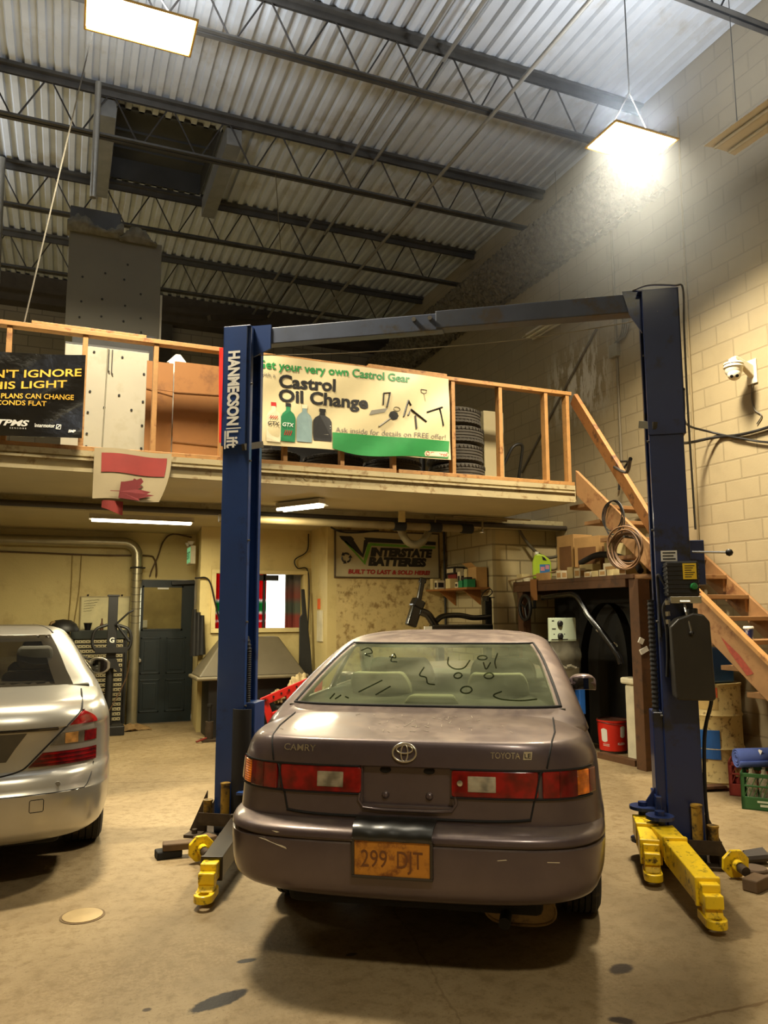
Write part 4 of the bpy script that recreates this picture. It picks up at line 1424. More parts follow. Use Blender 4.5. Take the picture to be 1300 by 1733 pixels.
# ---------------------------------------------------------------- silver saloon at the edge
SILV = Matrix.Translation((-0.56, 4.85, 0))
M_silver = mat('silver metallic paint', (176, 172, 160), 0.28, 0.6, var=0.04, coat=0.5)
silver = thing('sedan_car', SILV.translation, 'silver saloon with striped red and clear tail lamps near the dark green door', 'car')
rows = [(0.24, 0.80, 0.30), (0.285, 0.87, 0.10), (0.31, 0.895, 0.065), (0.36, 0.915, 0.035), (0.45, 0.93, 0.012), (0.53, 0.935, 0.0), (0.555, 0.935, 0.0), (0.562, 0.934, 0.006), (0.62, 0.935, 0.022), (0.655, 0.934, 0.040), (0.68, 0.933, 0.075), (0.75, 0.932, 0.085), (0.83, 0.930, 0.090),
        (0.90, 0.925, 0.088), (0.91, 0.924, 0.080), (0.96, 0.910, 0.092), (1.01, 0.885, 0.125), (1.035, 0.862, 0.165), (1.046, 0.846, 0.21), (1.054, 0.825, 0.30), (1.066, 0.78, 0.50), (1.08, 0.70, 0.80)]
rows = [(r_[0], r_[1] * 0.945, r_[2]) for r_ in rows]
ss = Shell(rows, 0.80, 3.6, 5.03, 1.1)
zs = [0.24, 0.265, 0.285, 0.31, 0.335, 0.36, 0.40, 0.45, 0.49, 0.53, 0.545, 0.555, 0.562, 0.59, 0.62, 0.64, 0.655, 0.668, 0.68, 0.715, 0.75, 0.79, 0.83, 0.87, 0.90, 0.905, 0.91, 0.935, 0.96, 0.985, 1.01, 1.025, 1.035, 1.041, 1.046, 1.05, 1.054, 1.06, 1.066, 1.073, 1.08]
vs, fs, n = ss.solid(zs, nr=22)
fs += [tuple(range(n - 1, -1, -1)), tuple((len(zs) - 1) * n + j for j in range(n))]
sbody = MB(SILV).add(vs, fs).build('body', M_silver, silver)
SW = 1.18
cut(sbody, [cyl_x(0.62, 1.3, SW, 0.335, 0.395), cyl_x(-1.3, -0.62, SW, 0.335, 0.395), cyl_x(0.62, 1.3, SW + 3.03, 0.335, 0.39), cyl_x(-1.3, -0.62, SW + 3.03, 0.335, 0.39)])
crow = [(1.0, 0.87, 0.66, 4.2), (1.05, 0.865, 0.82, 4.08), (1.09, 0.845, 0.96, 3.96), (1.16, 0.805, 1.12, 3.76), (1.24, 0.755, 1.32, 3.54), (1.32, 0.70, 1.54, 3.30), (1.39, 0.64, 1.76, 3.06), (1.425, 0.60, 1.92, 2.92), (1.445, 0.555, 2.06, 2.80), (1.462, 0.48, 2.24, 2.66), (1.475, 0.36, 2.42, 2.52)]
crow = [(r_[0], r_[1] * (0.945 if r_[0] < 1.1 else 0.93), r_[2], r_[3]) for r_ in crow]
s2 = Shell(crow, 0.55, 3.2, 4.0, 0.6, 3.0)
zc = [1.0, 1.03, 1.06, 1.085, 1.11, 1.14, 1.17, 1.20, 1.23, 1.26, 1.29, 1.32, 1.35, 1.38, 1.395, 1.41, 1.425, 1.436, 1.445, 1.454, 1.462, 1.469, 1.475]
M_tint = glassy('tinted pane', (0.42, 0.40, 0.34), 0.78, 0.04)
roof2, gl2, _ = cabin(silver, SILV, s2, zc, 1.075, 1.40, 0.80, M_silver, (M_tint, M_tint), None, M_gap, None)
# black ceramic border of the rear pane
fr = MB(SILV)
zz = [1.078, 1.12, 1.16, 1.2, 1.24, 1.28, 1.32, 1.36, 1.398]
for s in (-1, 1):
    v_, f_ = patch(s2, [(z, s * 0.66 * s2.row(z)[0], s * 0.80 * s2.row(z)[0]) for z in zz], 0.002, 0.003, 4)
    fr.add(v_, f_)
for z0, z1 in ((1.076, 1.10), (1.355, 1.40)):
    v_, f_ = patch(s2, [(z, -0.8 * s2.row(z)[0], 0.8 * s2.row(z)[0]) for z in (z0, (z0 + z1) / 2, z1)], 0.002, 0.003, 16)
    fr.add(v_, f_)
fr.build('window_border', mat('black glass border', (34, 32, 28), 0.15), silver, smooth=60)
rs = MB(SILV).tube([s2.rear(0.84 * s2.row(z)[0], z, 0.004) for z in (1.41, 1.43, 1.445, 1.458, 1.47)], 0.008, 6)
rs.build('roof_seam', M_gap, silver)
rs = MB(SILV).tube([s2.rear(-0.84 * s2.row(z)[0], z, 0.004) for z in (1.41, 1.43, 1.445, 1.458, 1.47)], 0.008, 6)
rs.build('roof_seam', M_gap, silver)
# tail lamps: red, clear and red bands with body colour between
for s in (-1, 1):
    ai = lambda z: s * (0.415 + 0.285 * (z - 0.70) / 0.29)
    ao = s * 0.775
    def band(z0, z1, m, nm, off, shape=None, par=silver):
        rr_ = []
        for q in range(6):
            z = z0 + (z1 - z0) * q / 5
            o_ = ao if shape is None else ao - s * shape * (q / 5) ** 2
            rr_.append((z, ai(z), o_))
        v_, f_ = patch(ss, rr_, off, 0.02, 16)
        return MB(SILV).add(v_, f_).build(nm, m, par, smooth=40)
    tl = band(0.695, 0.985, M_silver, 'tail_lamp', 0.004, 0.03)
    band(0.915, 0.992, M_red, 'top_lens', 0.010, 0.09, tl)
    cl_ = band(0.808, 0.875, M_clear_s, 'clear_lens', 0.009, None, tl)
    v_, f_ = patch(ss, [(z, s * 0.60, s * 0.67) for z in (0.812, 0.84, 0.871)], 0.011, 0.01, 6)
    MB(SILV).add(v_, f_).build('indicator_lens', lens('pale amber lens', (190, 140, 78), ridge=40), cl_, smooth=40)
    v_, f_ = patch(ss, [(z, s * 0.705, s * 0.77) for z in (0.812, 0.84, 0.871)], 0.011, 0.01, 6)
    MB(SILV).add(v_, f_).build('side_lens', M_red, cl_, smooth=40)
    low = band(0.698, 0.772, M_dred, 'lower_lens', 0.010, None, tl)
    rb = MB(SILV)
    for z in (0.712, 0.735, 0.758):
        v_, f_ = patch(ss, [(z, ai(z) + s * 0.01, ao - s * 0.005), (z + 0.009, ai(z + 0.009) + s * 0.01, ao - s * 0.005)], 0.014, 0.008, 16)
        rb.add(v_, f_)
    rb.build('lens_rib', M_red, low, smooth=40)
    # boot gap down the inner edge of the lamp, then under the lid
    g2 = MB(SILV)
    pts = [Vector((s * 0.69, 0.66, 1.076)), ss.rear(s * 0.69, 1.05, 0.002), ss.rear(s * 0.69, 1.02, 0.002)] + [ss.rear(ai(z) - s * 0.012, z, 0.002) for z in (0.985, 0.94, 0.88, 0.82, 0.76, 0.70)] + [ss.rear(s * a, z, 0.002) for a, z in ((0.37, 0.682), (0.32, 0.670), (0.25, 0.662), (0.12, 0.658), (0.0, 0.657))]
    g2.tube(curve_pts(pts, 4), 0.005, 6)
    # bumper insert line
    g2.tube([ss.rear(s * a, 0.558, 0.001) for a in (0.0, 0.2, 0.4, 0.55, 0.66, 0.72)] + [ss.rear(s * a, z, 0.001) for a, z in ((0.735, 0.575), (0.755, 0.62), (0.768, 0.68))], 0.003, 6)
    sq = [(0.44, 0.462), (0.50, 0.462), (0.506, 0.468), (0.506, 0.525), (0.50, 0.531), (0.44, 0.531), (0.434, 0.525), (0.434, 0.468)]
    if s > 0:
        g2.tube([ss.rear(a, z, 0.0005) for a, z in sq], 0.0022, 5, closed=True)
    g2.build('panel_gap', M_gap, silver, smooth=60)
    sn = MB(SILV).lathe([(0.015, 0), (0.014, 0.003), (0.0, 0.004)], n=16, caps=False, M=Matrix.Translation(ss.rear(s * 0.575, 0.60, 0.0)) @ Matrix.Rotation(R(90), 4, 'X')).build('parking_sensor', mat('sensor grey', (120, 118, 110), 0.5), silver, smooth=60)
v_, f_ = patch(ss, [(0.893, -0.56, 0.56), (0.901, -0.565, 0.565), (0.908, -0.56, 0.56)], 0.010, 0.012, 24)
MB(SILV).add(v_, f_).build('boot_trim', mat('dark chrome strip', (70, 66, 60), 0.2, 0.9), silver, smooth=40)
v_, f_ = patch(ss, [(0.735, -0.30, 0.30), (0.80, -0.34, 0.34), (0.885, -0.40, 0.40)], 0.003, 0.004, 20)
pr = MB(SILV).add(v_, f_).build('plate_recess', mat('recess shade grey', (84, 80, 70), 0.35, 0.5), silver, smooth=60)
# mirrors, wheels, seats
for s in (-1, 1):
    mm = MB(SILV).grid(8, 8, lambda u, v: (s * (0.82 + 0.185 * u), 3.22 + 0.03 * abs(2 * u - 1) ** 2, 0.985 + 0.155 * (0.5 + (v - 0.5) * math.sqrt(max(0.06, 1 - (2 * u * 0.98 - 0.85) ** 2 * 0.72)))), thick=(0, 0.13, 0)).build('door_mirror', M_silver, silver, smooth=50, bevel=0.014)
    MB(SILV).grid(8, 8, lambda u, v: (s * (0.838 + 0.148 * u), 3.214 + 0.026 * abs(2 * u - 1) ** 2, 1.002 + 0.122 * (0.5 + (v - 0.5) * math.sqrt(max(0.06, 1 - (2 * u * 0.98 - 0.85) ** 2 * 0.75))))).build('mirror_glass', M_mirror, mm)
    MB(SILV).beam((s * 0.78, 3.30, 0.985), (s * 0.85, 3.28, 1.01), 0.10, 0.035).build('mirror_mount', M_silver, mm)
    for b in (2.1, 3.0):
        MB(SILV).beam((s * 0.878, b, 0.90), (s * 0.878, b + 0.22, 0.90), 0.03, 0.03).build('door_handle', M_silver, silver, bevel=0.006)
for a in (-0.745, 0.745):
    for b in (SW, SW + 3.03):
        wheel(silver, SILV, a, b, 0.335, 0.255, M_tyre, M_rim)
MB(SILV).box((-0.6, 0.30, 0.22), (0.6, 4.6, 0.42)).build('floor_pan', M_under_car, silver, bevel=0.03)
MB(SILV).box((-0.75, 0.98, 1.0), (0.75, 3.9, 1.078)).build('parcel_shelf', M_dcloth, silver)
for a in (-0.38, 0.38):
    seat(silver, SILV, a, 1.42, 1.07, 0.44, M_dcloth, head=True, top=1.15, name='rear_seat')
    seat(silver, SILV, a, 2.4, 1.07, 0.48, M_dcloth, head=True, top=1.16)
# ================================================================ lamps
M_lamp = mat('white enamel fitting', (206, 200, 184), 0.5, var=0.05)
M_glow = emit('lamp diffuser', (1.0, 0.86, 0.52), 22)
M_tube = emit('fluorescent tube', (1.0, 0.93, 0.72), 14)
M_off = mat('unlit tube', (196, 194, 184), 0.4, var=0.05)
M_conduit = mat('galvanised conduit', (150, 148, 140), 0.4, 0.6, var=0.1)
M_cable = mat('black cable', (26, 24, 22), 0.6)
M_greycable = mat('grey cable', (104, 100, 90), 0.7)


def hanging_lamp(c, sx, sy, label, top, down=None):
    down = down or LAMP_DOWN
    x, y, z = c
    t = thing('hanging_lamp', c, label, 'ceiling lamp', 'bright hanging shop lamps')
    b = MB()
    b.prism([(-sx / 2, 0), (sx / 2, 0), (sx / 2 - 0.12, 0.07), (-sx / 2 + 0.12, 0.07)], lambda u, v: (x + u, y - sy / 2 + 0.01 + v, z + 0.012 + v), lambda u, v: (x + u, y + sy / 2 - 0.01 - v, z + 0.012 + v))
    b.build('housing', M_lamp, t, bevel=0.004)
    MB().box((x - sx / 2 + 0.012, y - sy / 2 + 0.012, z + 0.002), (x + sx / 2 - 0.012, y + sy / 2 - 0.012, z + 0.012)).build('diffuser', M_glow, t)
    rim = MB()
    rim.box((x - sx / 2 - 0.01, y - sy / 2 - 0.01, z), (x + sx / 2 + 0.01, y - sy / 2 + 0.004, z + 0.014)).box((x - sx / 2 - 0.01, y + sy / 2 - 0.004, z), (x + sx / 2 + 0.01, y + sy / 2 + 0.01, z + 0.014))
    rim.box((x - sx / 2 - 0.01, y - sy / 2, z), (x - sx / 2 + 0.004, y + sy / 2, z + 0.014)).box((x + sx / 2 - 0.004, y - sy / 2, z), (x + sx / 2 + 0.01, y + sy / 2, z + 0.014))
    rim.build('rim', mat('gilt rim %.1f' % x, (210, 170, 90), 0.4, 0.3), t)
    ch = MB()
    for s in (-1, 1):
        ch.tube([(x + s * sx * 0.35, y, z + 0.08), (x + s * 0.02, y, z + 0.45), (x, y, z + 0.5)], 0.006, 6)
    ch.tube([(x, y, z + 0.5), (x, y, top)], 0.006, 6)
    ch.build('hanger', M_steel, t)
    for nm, dz, w, d in (('lamp_light', -0.004, down, (0, 0, -1)), ('lamp_uplight', 0.16, LAMP_UP * (0.9 if x > 3 else 1.2), (0, 0, 1))):
        l = area_light(nm, (0, 0, dz), sx - 0.02, sy - 0.02, w, WARM if dz < 0 else (0.93, 0.96, 1.0), d, 130 if dz < 0 else 180)
        l.parent = t
    return t


hanging_lamp((0.35, 5.86, 6.2), 0.82, 0.42, 'lit hanging lamp over the silver saloon, nearer the roof opening', 7.42)
hanging_lamp((4.38, 4.91, 5.6), 0.66, 0.40, 'lit hanging lamp in the haze above the lift post with the power unit', 7.45)
hanging_lamp((0.6, -1.6, 6.3), 0.82, 0.42, 'added fill lamp, unseen, behind the place the photo was taken from, above the open floor', 7.45, REAR_FILL)
hanging_lamp((-2.7, 9.8, 6.3), 0.82, 0.42, 'lit hanging lamp above the far side of the mezzanine, behind the black banner', 7.45, 260)


def batten(name, a, b, label, lit, width=0.15, group=None, cat='strip light', z_body=0.05, tubes=2, hang=None):
    """fluorescent batten from a to b; tubes below the tray."""
    a, b = Vector(a), Vector(b)
    c = (a + b) / 2
    d = (b - a).normalized()
    s = Vector((-d.y, d.x, 0))
    t = thing(name, c, label, cat, group)
    body = MB().beam(a + Vector((0, 0, z_body / 2)), b + Vector((0, 0, z_body / 2)), width * 0.5, z_body)
    for q in (-1, 1):
        body.add([a + s * q * width * 0.25, b + s * q * width * 0.25, b + s * q * width * 0.55 - Vector((0, 0, 0.015)), a + s * q * width * 0.55 - Vector((0, 0, 0.015)), a + s * q * width * 0.25 + Vector((0, 0, 0.006)), b + s * q * width * 0.25 + Vector((0, 0, 0.006)), b + s * q * width * 0.55 - Vector((0, 0, 0.009)), a + s * q * width * 0.55 - Vector((0, 0, 0.009))],
                 [(0, 1, 2, 3), (7, 6, 5, 4), (0, 4, 5, 1), (1, 5, 6, 2), (2, 6, 7, 3), (3, 7, 4, 0)])
    body.build('tray', M_lamp, t)
    for q in ((-0.5, 0.5) if tubes == 2 else (0,)):
        tb = MB().cyl(a + d * 0.03 + s * q * width * 0.5 - Vector((0, 0, 0.022)), b - d * 0.03 + s * q * width * 0.5 - Vector((0, 0, 0.022)), 0.016, 10)
        tb.build('tube', M_tube if lit else M_off, t, smooth=50)
    if lit:
        L = (b - a).length
        l = area_light('batten_light', (0, 0, -0.05), L, width, TUBE_W, (1.0, 0.88, 0.58))
        l.rotation_euler = (0, 0, math.atan2(d.y, d.x))
        l.parent = t
    if hang:
        h = MB()
        for q in (0.15, 0.85):
            p = a.lerp(b, q) + Vector((0, 0, z_body))
            h.tube([p + Vector((0, 0, -0.01)), (p.x, p.y, hang)], 0.004, 5)
        h.build('hanger', M_steel, t)
    return t


batten('strip_light', (0.22, 9.4, 2.66), (1.40, 9.4, 2.66), 'lit strip light under the mezzanine behind the hanging flag', True)
batten('strip_light', (2.10, 8.05, 2.69), (2.42, 7.52, 2.69), 'lit strip light under the mezzanine beside the boxed beam, near the office window', True, width=0.2)
batten('strip_light', (XR - 0.10, 8.95, 5.45), (XR - 0.10, 7.55, 5.45), 'unlit strip light on the block wall seen below the overhead beam', False, width=0.2)
batten('strip_light', (5.30, 4.82, 5.72), (5.30, 3.4, 5.72), 'unlit strip light hanging on wires above the dome camera', False, width=0.34, hang=7.5)
# ================================================================ on the mezzanine
M_pine = mat('pine stud', (164, 120, 66), 0.6, var=0.18, scale=9, dirt=((120, 76, 34), 0.3, 9))
M_ply = mat('worn plank', (150, 100, 50), 0.65, var=0.22, scale=6, dirt=((84, 52, 26), 0.4, 6))
rail = thing('mezzanine_railing', (1.2, MY + 0.05, MZ1), 'bare pine railing along the mezzanine edge carrying the banners', 'railing')
MB().box((-6, MY - 0.01, 3.925), (MX, MY + 0.085, 3.965)).build('top_rail', M_pine, rail, bevel=0.003)
MB().box((-6, MY - 0.005, MZ1), (2.95, MY + 0.085, MZ1 + 0.038)).build('sole_plate', M_pine, rail, bevel=0.003)
MB().box((2.97, MY - 0.012, MZ1), (MX, MY + 0.08, MZ1 + 0.038)).build('sole_plate', M_pine, rail, bevel=0.003)
for x in (-1.1, -0.52, 0.065, 0.65, 1.24, 1.83, 2.39, 2.93, 3.59, 4.15, 4.72, 5.0):
    MB().box((x - 0.021, MY, MZ1 + 0.038), (x + 0.021, MY + 0.08, 3.925)).build('post', M_pine, rail, bevel=0.003)
for a, b, z, l in ((-0.36, 0.56, 3.965, 'loose pine lath lying on the railing above the black banner'), (2.66, 3.52, 3.965, 'loose pine lath lying on the railing above the white oil banner')):
    tag(MB().beam((a, MY + 0.03, z + 0.014), (b, MY + 0.03, z + 0.012), 0.07, 0.026).build('lath', M_pine, bevel=0.003), l, 'lath', 'loose laths on the railing')


def banner(name, x0, x1, zf0, zf1, m, label, cat, y=6.742, wob=0.012):
    f = lambda x, z, off=0.0: Vector((x, y - off + wob * math.sin(x * 3.1 + z * 4.0) * 0.5 + wob * 0.4 * math.sin(x * 9 - z * 11), z))
    g = MB().grid(46, 18, lambda u, v: f(x0 + (x1 - x0) * u, zf0(u) + (zf1(u) - zf0(u)) * v), thick=(0, 0.003, 0))
    return tag(g.build(name, m, smooth=40), label, cat), f


M_vinyl_b = mat('black vinyl', (16, 15, 14), 0.18, var=0.3, scale=5, bump=1.0, bscale=4, coat=0.4)
M_gold = mat('yellow print', (222, 170, 58), 0.4, var=0.2, scale=3)
bn, F1 = banner('banner', -1.6, 0.072, lambda u: 2.93 + 0.08 * u, lambda u: 3.58 + 0.15 * u, M_vinyl_b, 'glossy black banner with yellow lettering tied to the pine railing', 'banner', wob=0.02)
tx = MB()
sl = lambda x, z: F1(x, z, 0.004)
tilt = lambda z0, x0, s=0.14: (lambda x, z: F1(x, z + z0 + (x - x0) * s, 0.004))
tx.text("DON'T IGNORE", tilt(3.487, -0.35), 0.092, x=-0.80, bold=0.016, width=0.845)
tx.text('THIS LIGHT', tilt(3.392, -0.35), 0.088, x=-0.70, bold=0.016, width=0.637)
tx.text('YOUR PLANS CAN CHANGE', tilt(3.318, -0.19, 0.09), 0.060, x=-0.72, bold=0.014, width=0.715)
tx.text('IN SECONDS FLAT', tilt(3.257, -0.21, 0.08), 0.056, x=-0.72, bold=0.014, width=0.51)
tx.build('lettering', M_gold, bn)
tx = MB()
tx.text('TPMS', tilt(3.075, -0.35, 0.06), 0.066, x=-0.565, bold=0.035, shear=0.3, width=0.235)
tx.text('SENSORS', tilt(3.05, -0.35, 0.06), 0.016, x=-0.47, width=0.12, spacing=1.6)
tx.text('Intermotor', tilt(3.074, -0.29, 0.06), 0.045, x=-0.288, bold=0.012, width=0.15)
tx.text('SMP', tilt(3.05, -0.045, 0.04), 0.032, x=-0.035, bold=0.03, shear=0.2, width=0.058)
for q in (0, 1, 2, 3):
    a, b = [(-0.128, 3.072), (-0.095, 3.072), (-0.092, 3.108), (-0.125, 3.108)][q], [(-0.128, 3.072), (-0.095, 3.072), (-0.092, 3.108), (-0.125, 3.108)][(q + 1) % 4]
    tx.tube([F1(*a, 0.004), F1(*b, 0.004)], 0.0025, 4)
tx.tube([F1(-0.12, 3.08, 0.004), F1(-0.105, 3.095, 0.004), F1(-0.098, 3.102, 0.004)], 0.004, 4)
tx.build('logo', M_white, bn)

M_vinyl_w = mat('cream vinyl', (204, 190, 148), 0.4, var=0.06, scale=3, coat=0.15)
M_pgreen = mat('print green', (36, 128, 62), 0.45, var=0.1)
M_pblack = mat('print black', (26, 25, 24), 0.45)
M_pgrey = mat('print grey', (120, 116, 104), 0.5)
M_pred = mat('print red', (176, 40, 36), 0.45)
bw, F2 = banner('banner', 1.36, 3.515, lambda u: 3.065 + 0.015 * u + 0.03 * math.sin(math.pi * (1 - u)) * (1 - u), lambda u: 3.935 - 0.012 * u, M_vinyl_w, 'creased cream oil change banner with green band, tied to the railing beside the tyre stack', 'banner', wob=0.016)
G = lambda x, z: F2(x, z, 0.004)
G2 = lambda x, z: F2(x, z, 0.006)
tx = MB()
tx.text('Get your very own Castrol Gear', lambda x, z: G(x, z + 3.803 + (x - 1.62) * 0.018), 0.112, x=1.535, bold=0.024, width=1.54)
tx.grid(30, 4, lambda u, v: G(2.27 + 1.235 * u - 0.02 * u * (1 - v), (3.10 - 0.06 * math.sin(math.pi * min(1, u * 1.4)) * (1 - u) + -0.01 * u) * (1 - v) + (3.257 + 0.015 * u) * v))
tx.build('green_print', M_pgreen, bw)
tx = MB()
tx.text('Castrol', lambda x, z: G(x, z + 3.645 + (x - 1.74) * 0.02), 0.165, x=1.745, bold=0.032, width=0.55)
tx.text('Oil Change', lambda x, z: G(x, z + 3.508 + (x - 1.74) * 0.015), 0.165, x=1.745, bold=0.032, width=0.882)
# drawn tools: handles, hooks and squeegee
for p in (((2.783, 3.572), (2.791, 3.690), (2.857, 3.703), (2.824, 3.553)), ((3.005, 3.478), (3.056, 3.648), (3.085, 3.60)), ((3.055, 3.498), (3.085, 3.560), (3.249, 3.446)), ((3.13, 3.50), (3.138, 3.365)), ((3.258, 3.545), (3.432, 3.615)), ((3.40, 3.60), (3.437, 3.424))):
    tx.tube([G(*q) for q in p], 0.009, 4)
tx.tube([G(3.195, 3.775), G(3.20, 3.745), G(3.23, 3.735), G(3.255, 3.745), G(3.262, 3.775), G(3.195, 3.775)], 0.003, 4)
tx.tube([G(3.23, 3.735), G(3.245, 3.66)], 0.0015, 4)
c = (2.895, 3.478)
tx.add([G(c[0] + 0.05 * math.cos(t) * (1.1 if math.cos(t) > 0 else 1), c[1] + 0.045 * math.sin(t)) for t in [2 * math.pi * q / 8 for q in range(8)]], [tuple(range(8))])
tx.tube([G(2.93 + 0.035 * math.cos(t), 3.545 + 0.02 * math.sin(t)) for t in [2 * math.pi * q / 14 for q in range(14)]], 0.0025, 4, closed=True)
tx.build('black_print', M_pblack, bw)
tx = MB()
tx.text('with a', lambda x, z: G(x, z + 3.725), 0.055, x=1.56, width=0.15)
tx.text('Ask inside for details on FREE offer!', lambda x, z: G(x, z + 3.262 + (x - 2.3) * 0.02), 0.072, x=2.30, width=1.165, bold=-0.004)
tx.add([G(2.637, 3.455), G(2.80, 3.50), G(2.835, 3.545), G(2.66, 3.505)], [(0, 1, 2, 3)])
tx.tube([G(2.862, 3.446), G(2.745, 3.355)], 0.009, 4)
tx.build('grey_print', M_pgrey, bw)
# printed bottles
def bottle(x0, x1, z0, z1, m, cap, labels):
    w, h = x1 - x0, z1 - z0
    o = [(0.02, 0), (0.98, 0), (1, 0.1), (1, 0.62), (0.9, 0.72), (0.66, 0.80), (0.64, 0.90), (0.36, 0.90), (0.34, 0.80), (0.12, 0.72), (0, 0.62), (0, 0.1)]
    b = MB().add([G(x0 + w * u, z0 + h * v) for u, v in o], [tuple(range(12))]).build('printed_bottle', m, bw)
    MB().add([G(x0 + w * u, z0 + h * v) for u, v in ((0.32, 0.90), (0.68, 0.90), (0.68, 1), (0.32, 1))], [(0, 1, 2, 3)]).build('printed_cap', cap, b)
    for s, mm, zz, hh, wd in labels:
        MB().text(s, lambda x, z: G2(x, z + zz), hh, x=(x0 + x1) / 2, align='C', bold=0.02, shear=0.2, width=wd).build('bottle_lettering', mm, b)


M_bgreen = mat('bottle green', (40, 122, 78), 0.4)
M_bblue = mat('bottle blue grey', (126, 150, 150), 0.4)
M_bwht = mat('bottle white', (214, 204, 170), 0.4)
bottle(1.63, 1.765, 3.115, 3.49, M_bwht, M_pred, (('GTX', M_pblack, 3.27, 0.05, 0.11), ('||||', M_pred, 3.34, 0.03, 0.08)))
bottle(1.765, 1.905, 3.13, 3.495, M_bgreen, M_pblack, (('GTX', M_white, 3.27, 0.05, 0.11), ('||||', M_pred, 3.20, 0.05, 0.08)))
bottle(1.918, 2.068, 3.14, 3.495, M_bblue, M_bwht, (('GTX', M_pred, 3.27, 0.05, 0.10),))
bottle(2.08, 2.262, 3.165, 3.475, M_pblack, M_pblack, (('SYNTEC', M_white, 3.285, 0.05, 0.165), ('=====', M_pgrey, 3.22, 0.04, 0.12)))
lg = MB().add([G2(*p) for p in ((3.235, 3.10), (3.475, 3.105), (3.487, 3.13), (3.475, 3.158), (3.24, 3.15), (3.226, 3.125))], [(0, 1, 2, 3, 4, 5)]).build('logo', M_bwht, bw)
tx = MB().text('Castrol', lambda x, z: F2(x, z + 3.112, 0.008), 0.05, x=3.29, bold=0.02, shear=0.15, width=0.185)
tx.tube([F2(3.262 + 0.018 * math.cos(t), 3.128 + 0.018 * math.sin(t), 0.008) for t in [2 * math.pi * q / 12 for q in range(12)]], 0.003, 4, closed=True)
tx.build('logo_lettering', M_pred, lg)

# flag hung over the fascia
M_flagw = mat('dusty flag white', (150, 136, 104), 0.85, var=0.1, scale=4)
M_flagr = mat('faded flag red', (134, 44, 36), 0.85, var=0.14, scale=4)
def FL(u, v, off=0.0):
    """u across, v down; lower corner folded in."""
    x = 0.175 + 0.63 * u - 0.11 * v * v * u + 0.02 * v * math.sin(u * 7)
    return Vector((x, 6.765 - off + 0.003 * math.sin(u * 9 + v * 3) * (0.4 + v) - 0.03 * v, 2.945 - 0.435 * v + 0.01 * math.sin(u * 6)))


fl = tag(MB().grid(26, 20, FL, thick=(0, 0.004, 0)).build('flag', M_flagw, smooth=50), 'dusty red and white maple leaf flag hanging over the mezzanine edge', 'flag')
g = MB().grid(18, 10, lambda u, v: FL(0.09 + 0.85 * u, 0.10 + 0.38 * v, 0.004))
g.build('red_band', M_flagr, fl, smooth=60)
leaf = [(0.22, 0.865), (0.365, 0.86), (0.365, 0.985), (0.75, 0.985), (0.72, 0.945), (0.90, 0.87), (0.80, 0.845), (0.84, 0.80), (0.655, 0.76), (0.72, 0.70), (0.665, 0.70), (0.70, 0.60), (0.655, 0.535), (0.60, 0.58), (0.56, 0.56), (0.545, 0.60), (0.42, 0.655), (0.365, 0.665), (0.365, 0.845), (0.22, 0.852)]
MB().add([FL(u, v, 0.016) for u, v in leaf], [tuple(range(len(leaf)))]).build('maple_leaf', mat('flag leaf red', (104, 24, 24), 0.85, var=0.1), fl)
MB().grid(8, 4, lambda u, v: (0.25 + 0.17 * u, 6.74 - 0.02 * math.sin(u * 5), 2.50 - 0.06 * v - 0.06 * v * u), thick=(0, 0.004, 0)).build('trailing_corner', M_flagr, fl, smooth=60)
# red strip of cloth beside the lift post
tag(MB().grid(4, 14, lambda u, v: (1.19 + 0.06 * u + 0.02 * v, 6.755 + 0.01 * math.sin(u * 8 + v * 4), 3.95 - 0.88 * v), thick=(0, 0.006, 0)).build('red_banner', mat('red vinyl', (196, 36, 30), 0.3, coat=0.3), smooth=50), 'narrow red vinyl strip hanging from the railing beside the lift post', 'banner')

# tyres
def tyre(r=0.30, w=0.20):
    m = MB()
    prof = [(r * 0.58, 0.012), (r * 0.64, 0.0), (r * 0.84, 0.0), (r * 0.95, 0.016)]
    for q in range(5):
        z0 = 0.02 + (w - 0.04) * q / 5
        z1 = 0.02 + (w - 0.04) * (q + 1) / 5
        prof += [(r * 0.975, z0 + 0.002), (r, z0 + 0.006), (r, z1 - 0.006), (r * 0.975, z1 - 0.002)]
    prof += [(r * 0.95, w - 0.016), (r * 0.84, w), (r * 0.64, w), (r * 0.58, w - 0.012)]
    m.lathe(prof, n=48, caps=False)
    m.lathe([(r * 0.58, 0.012), (r * 0.56, w * 0.3), (r * 0.56, w * 0.7), (r * 0.58, w - 0.012)], n=48, caps=False)
    n = 44
    for q in range(n):
        a = 2 * math.pi * q / n
        for z0, z1, da in ((0.022, 0.052, 0.05), (w - 0.052, w - 0.022, -0.05)):
            m.beam((r * 1.002 * math.cos(a), r * 1.002 * math.sin(a), z0), (r * 1.002 * math.cos(a + da), r * 1.002 * math.sin(a + da), z1), 0.012, 0.012, up=(math.cos(a), math.sin(a), 0))
    return m


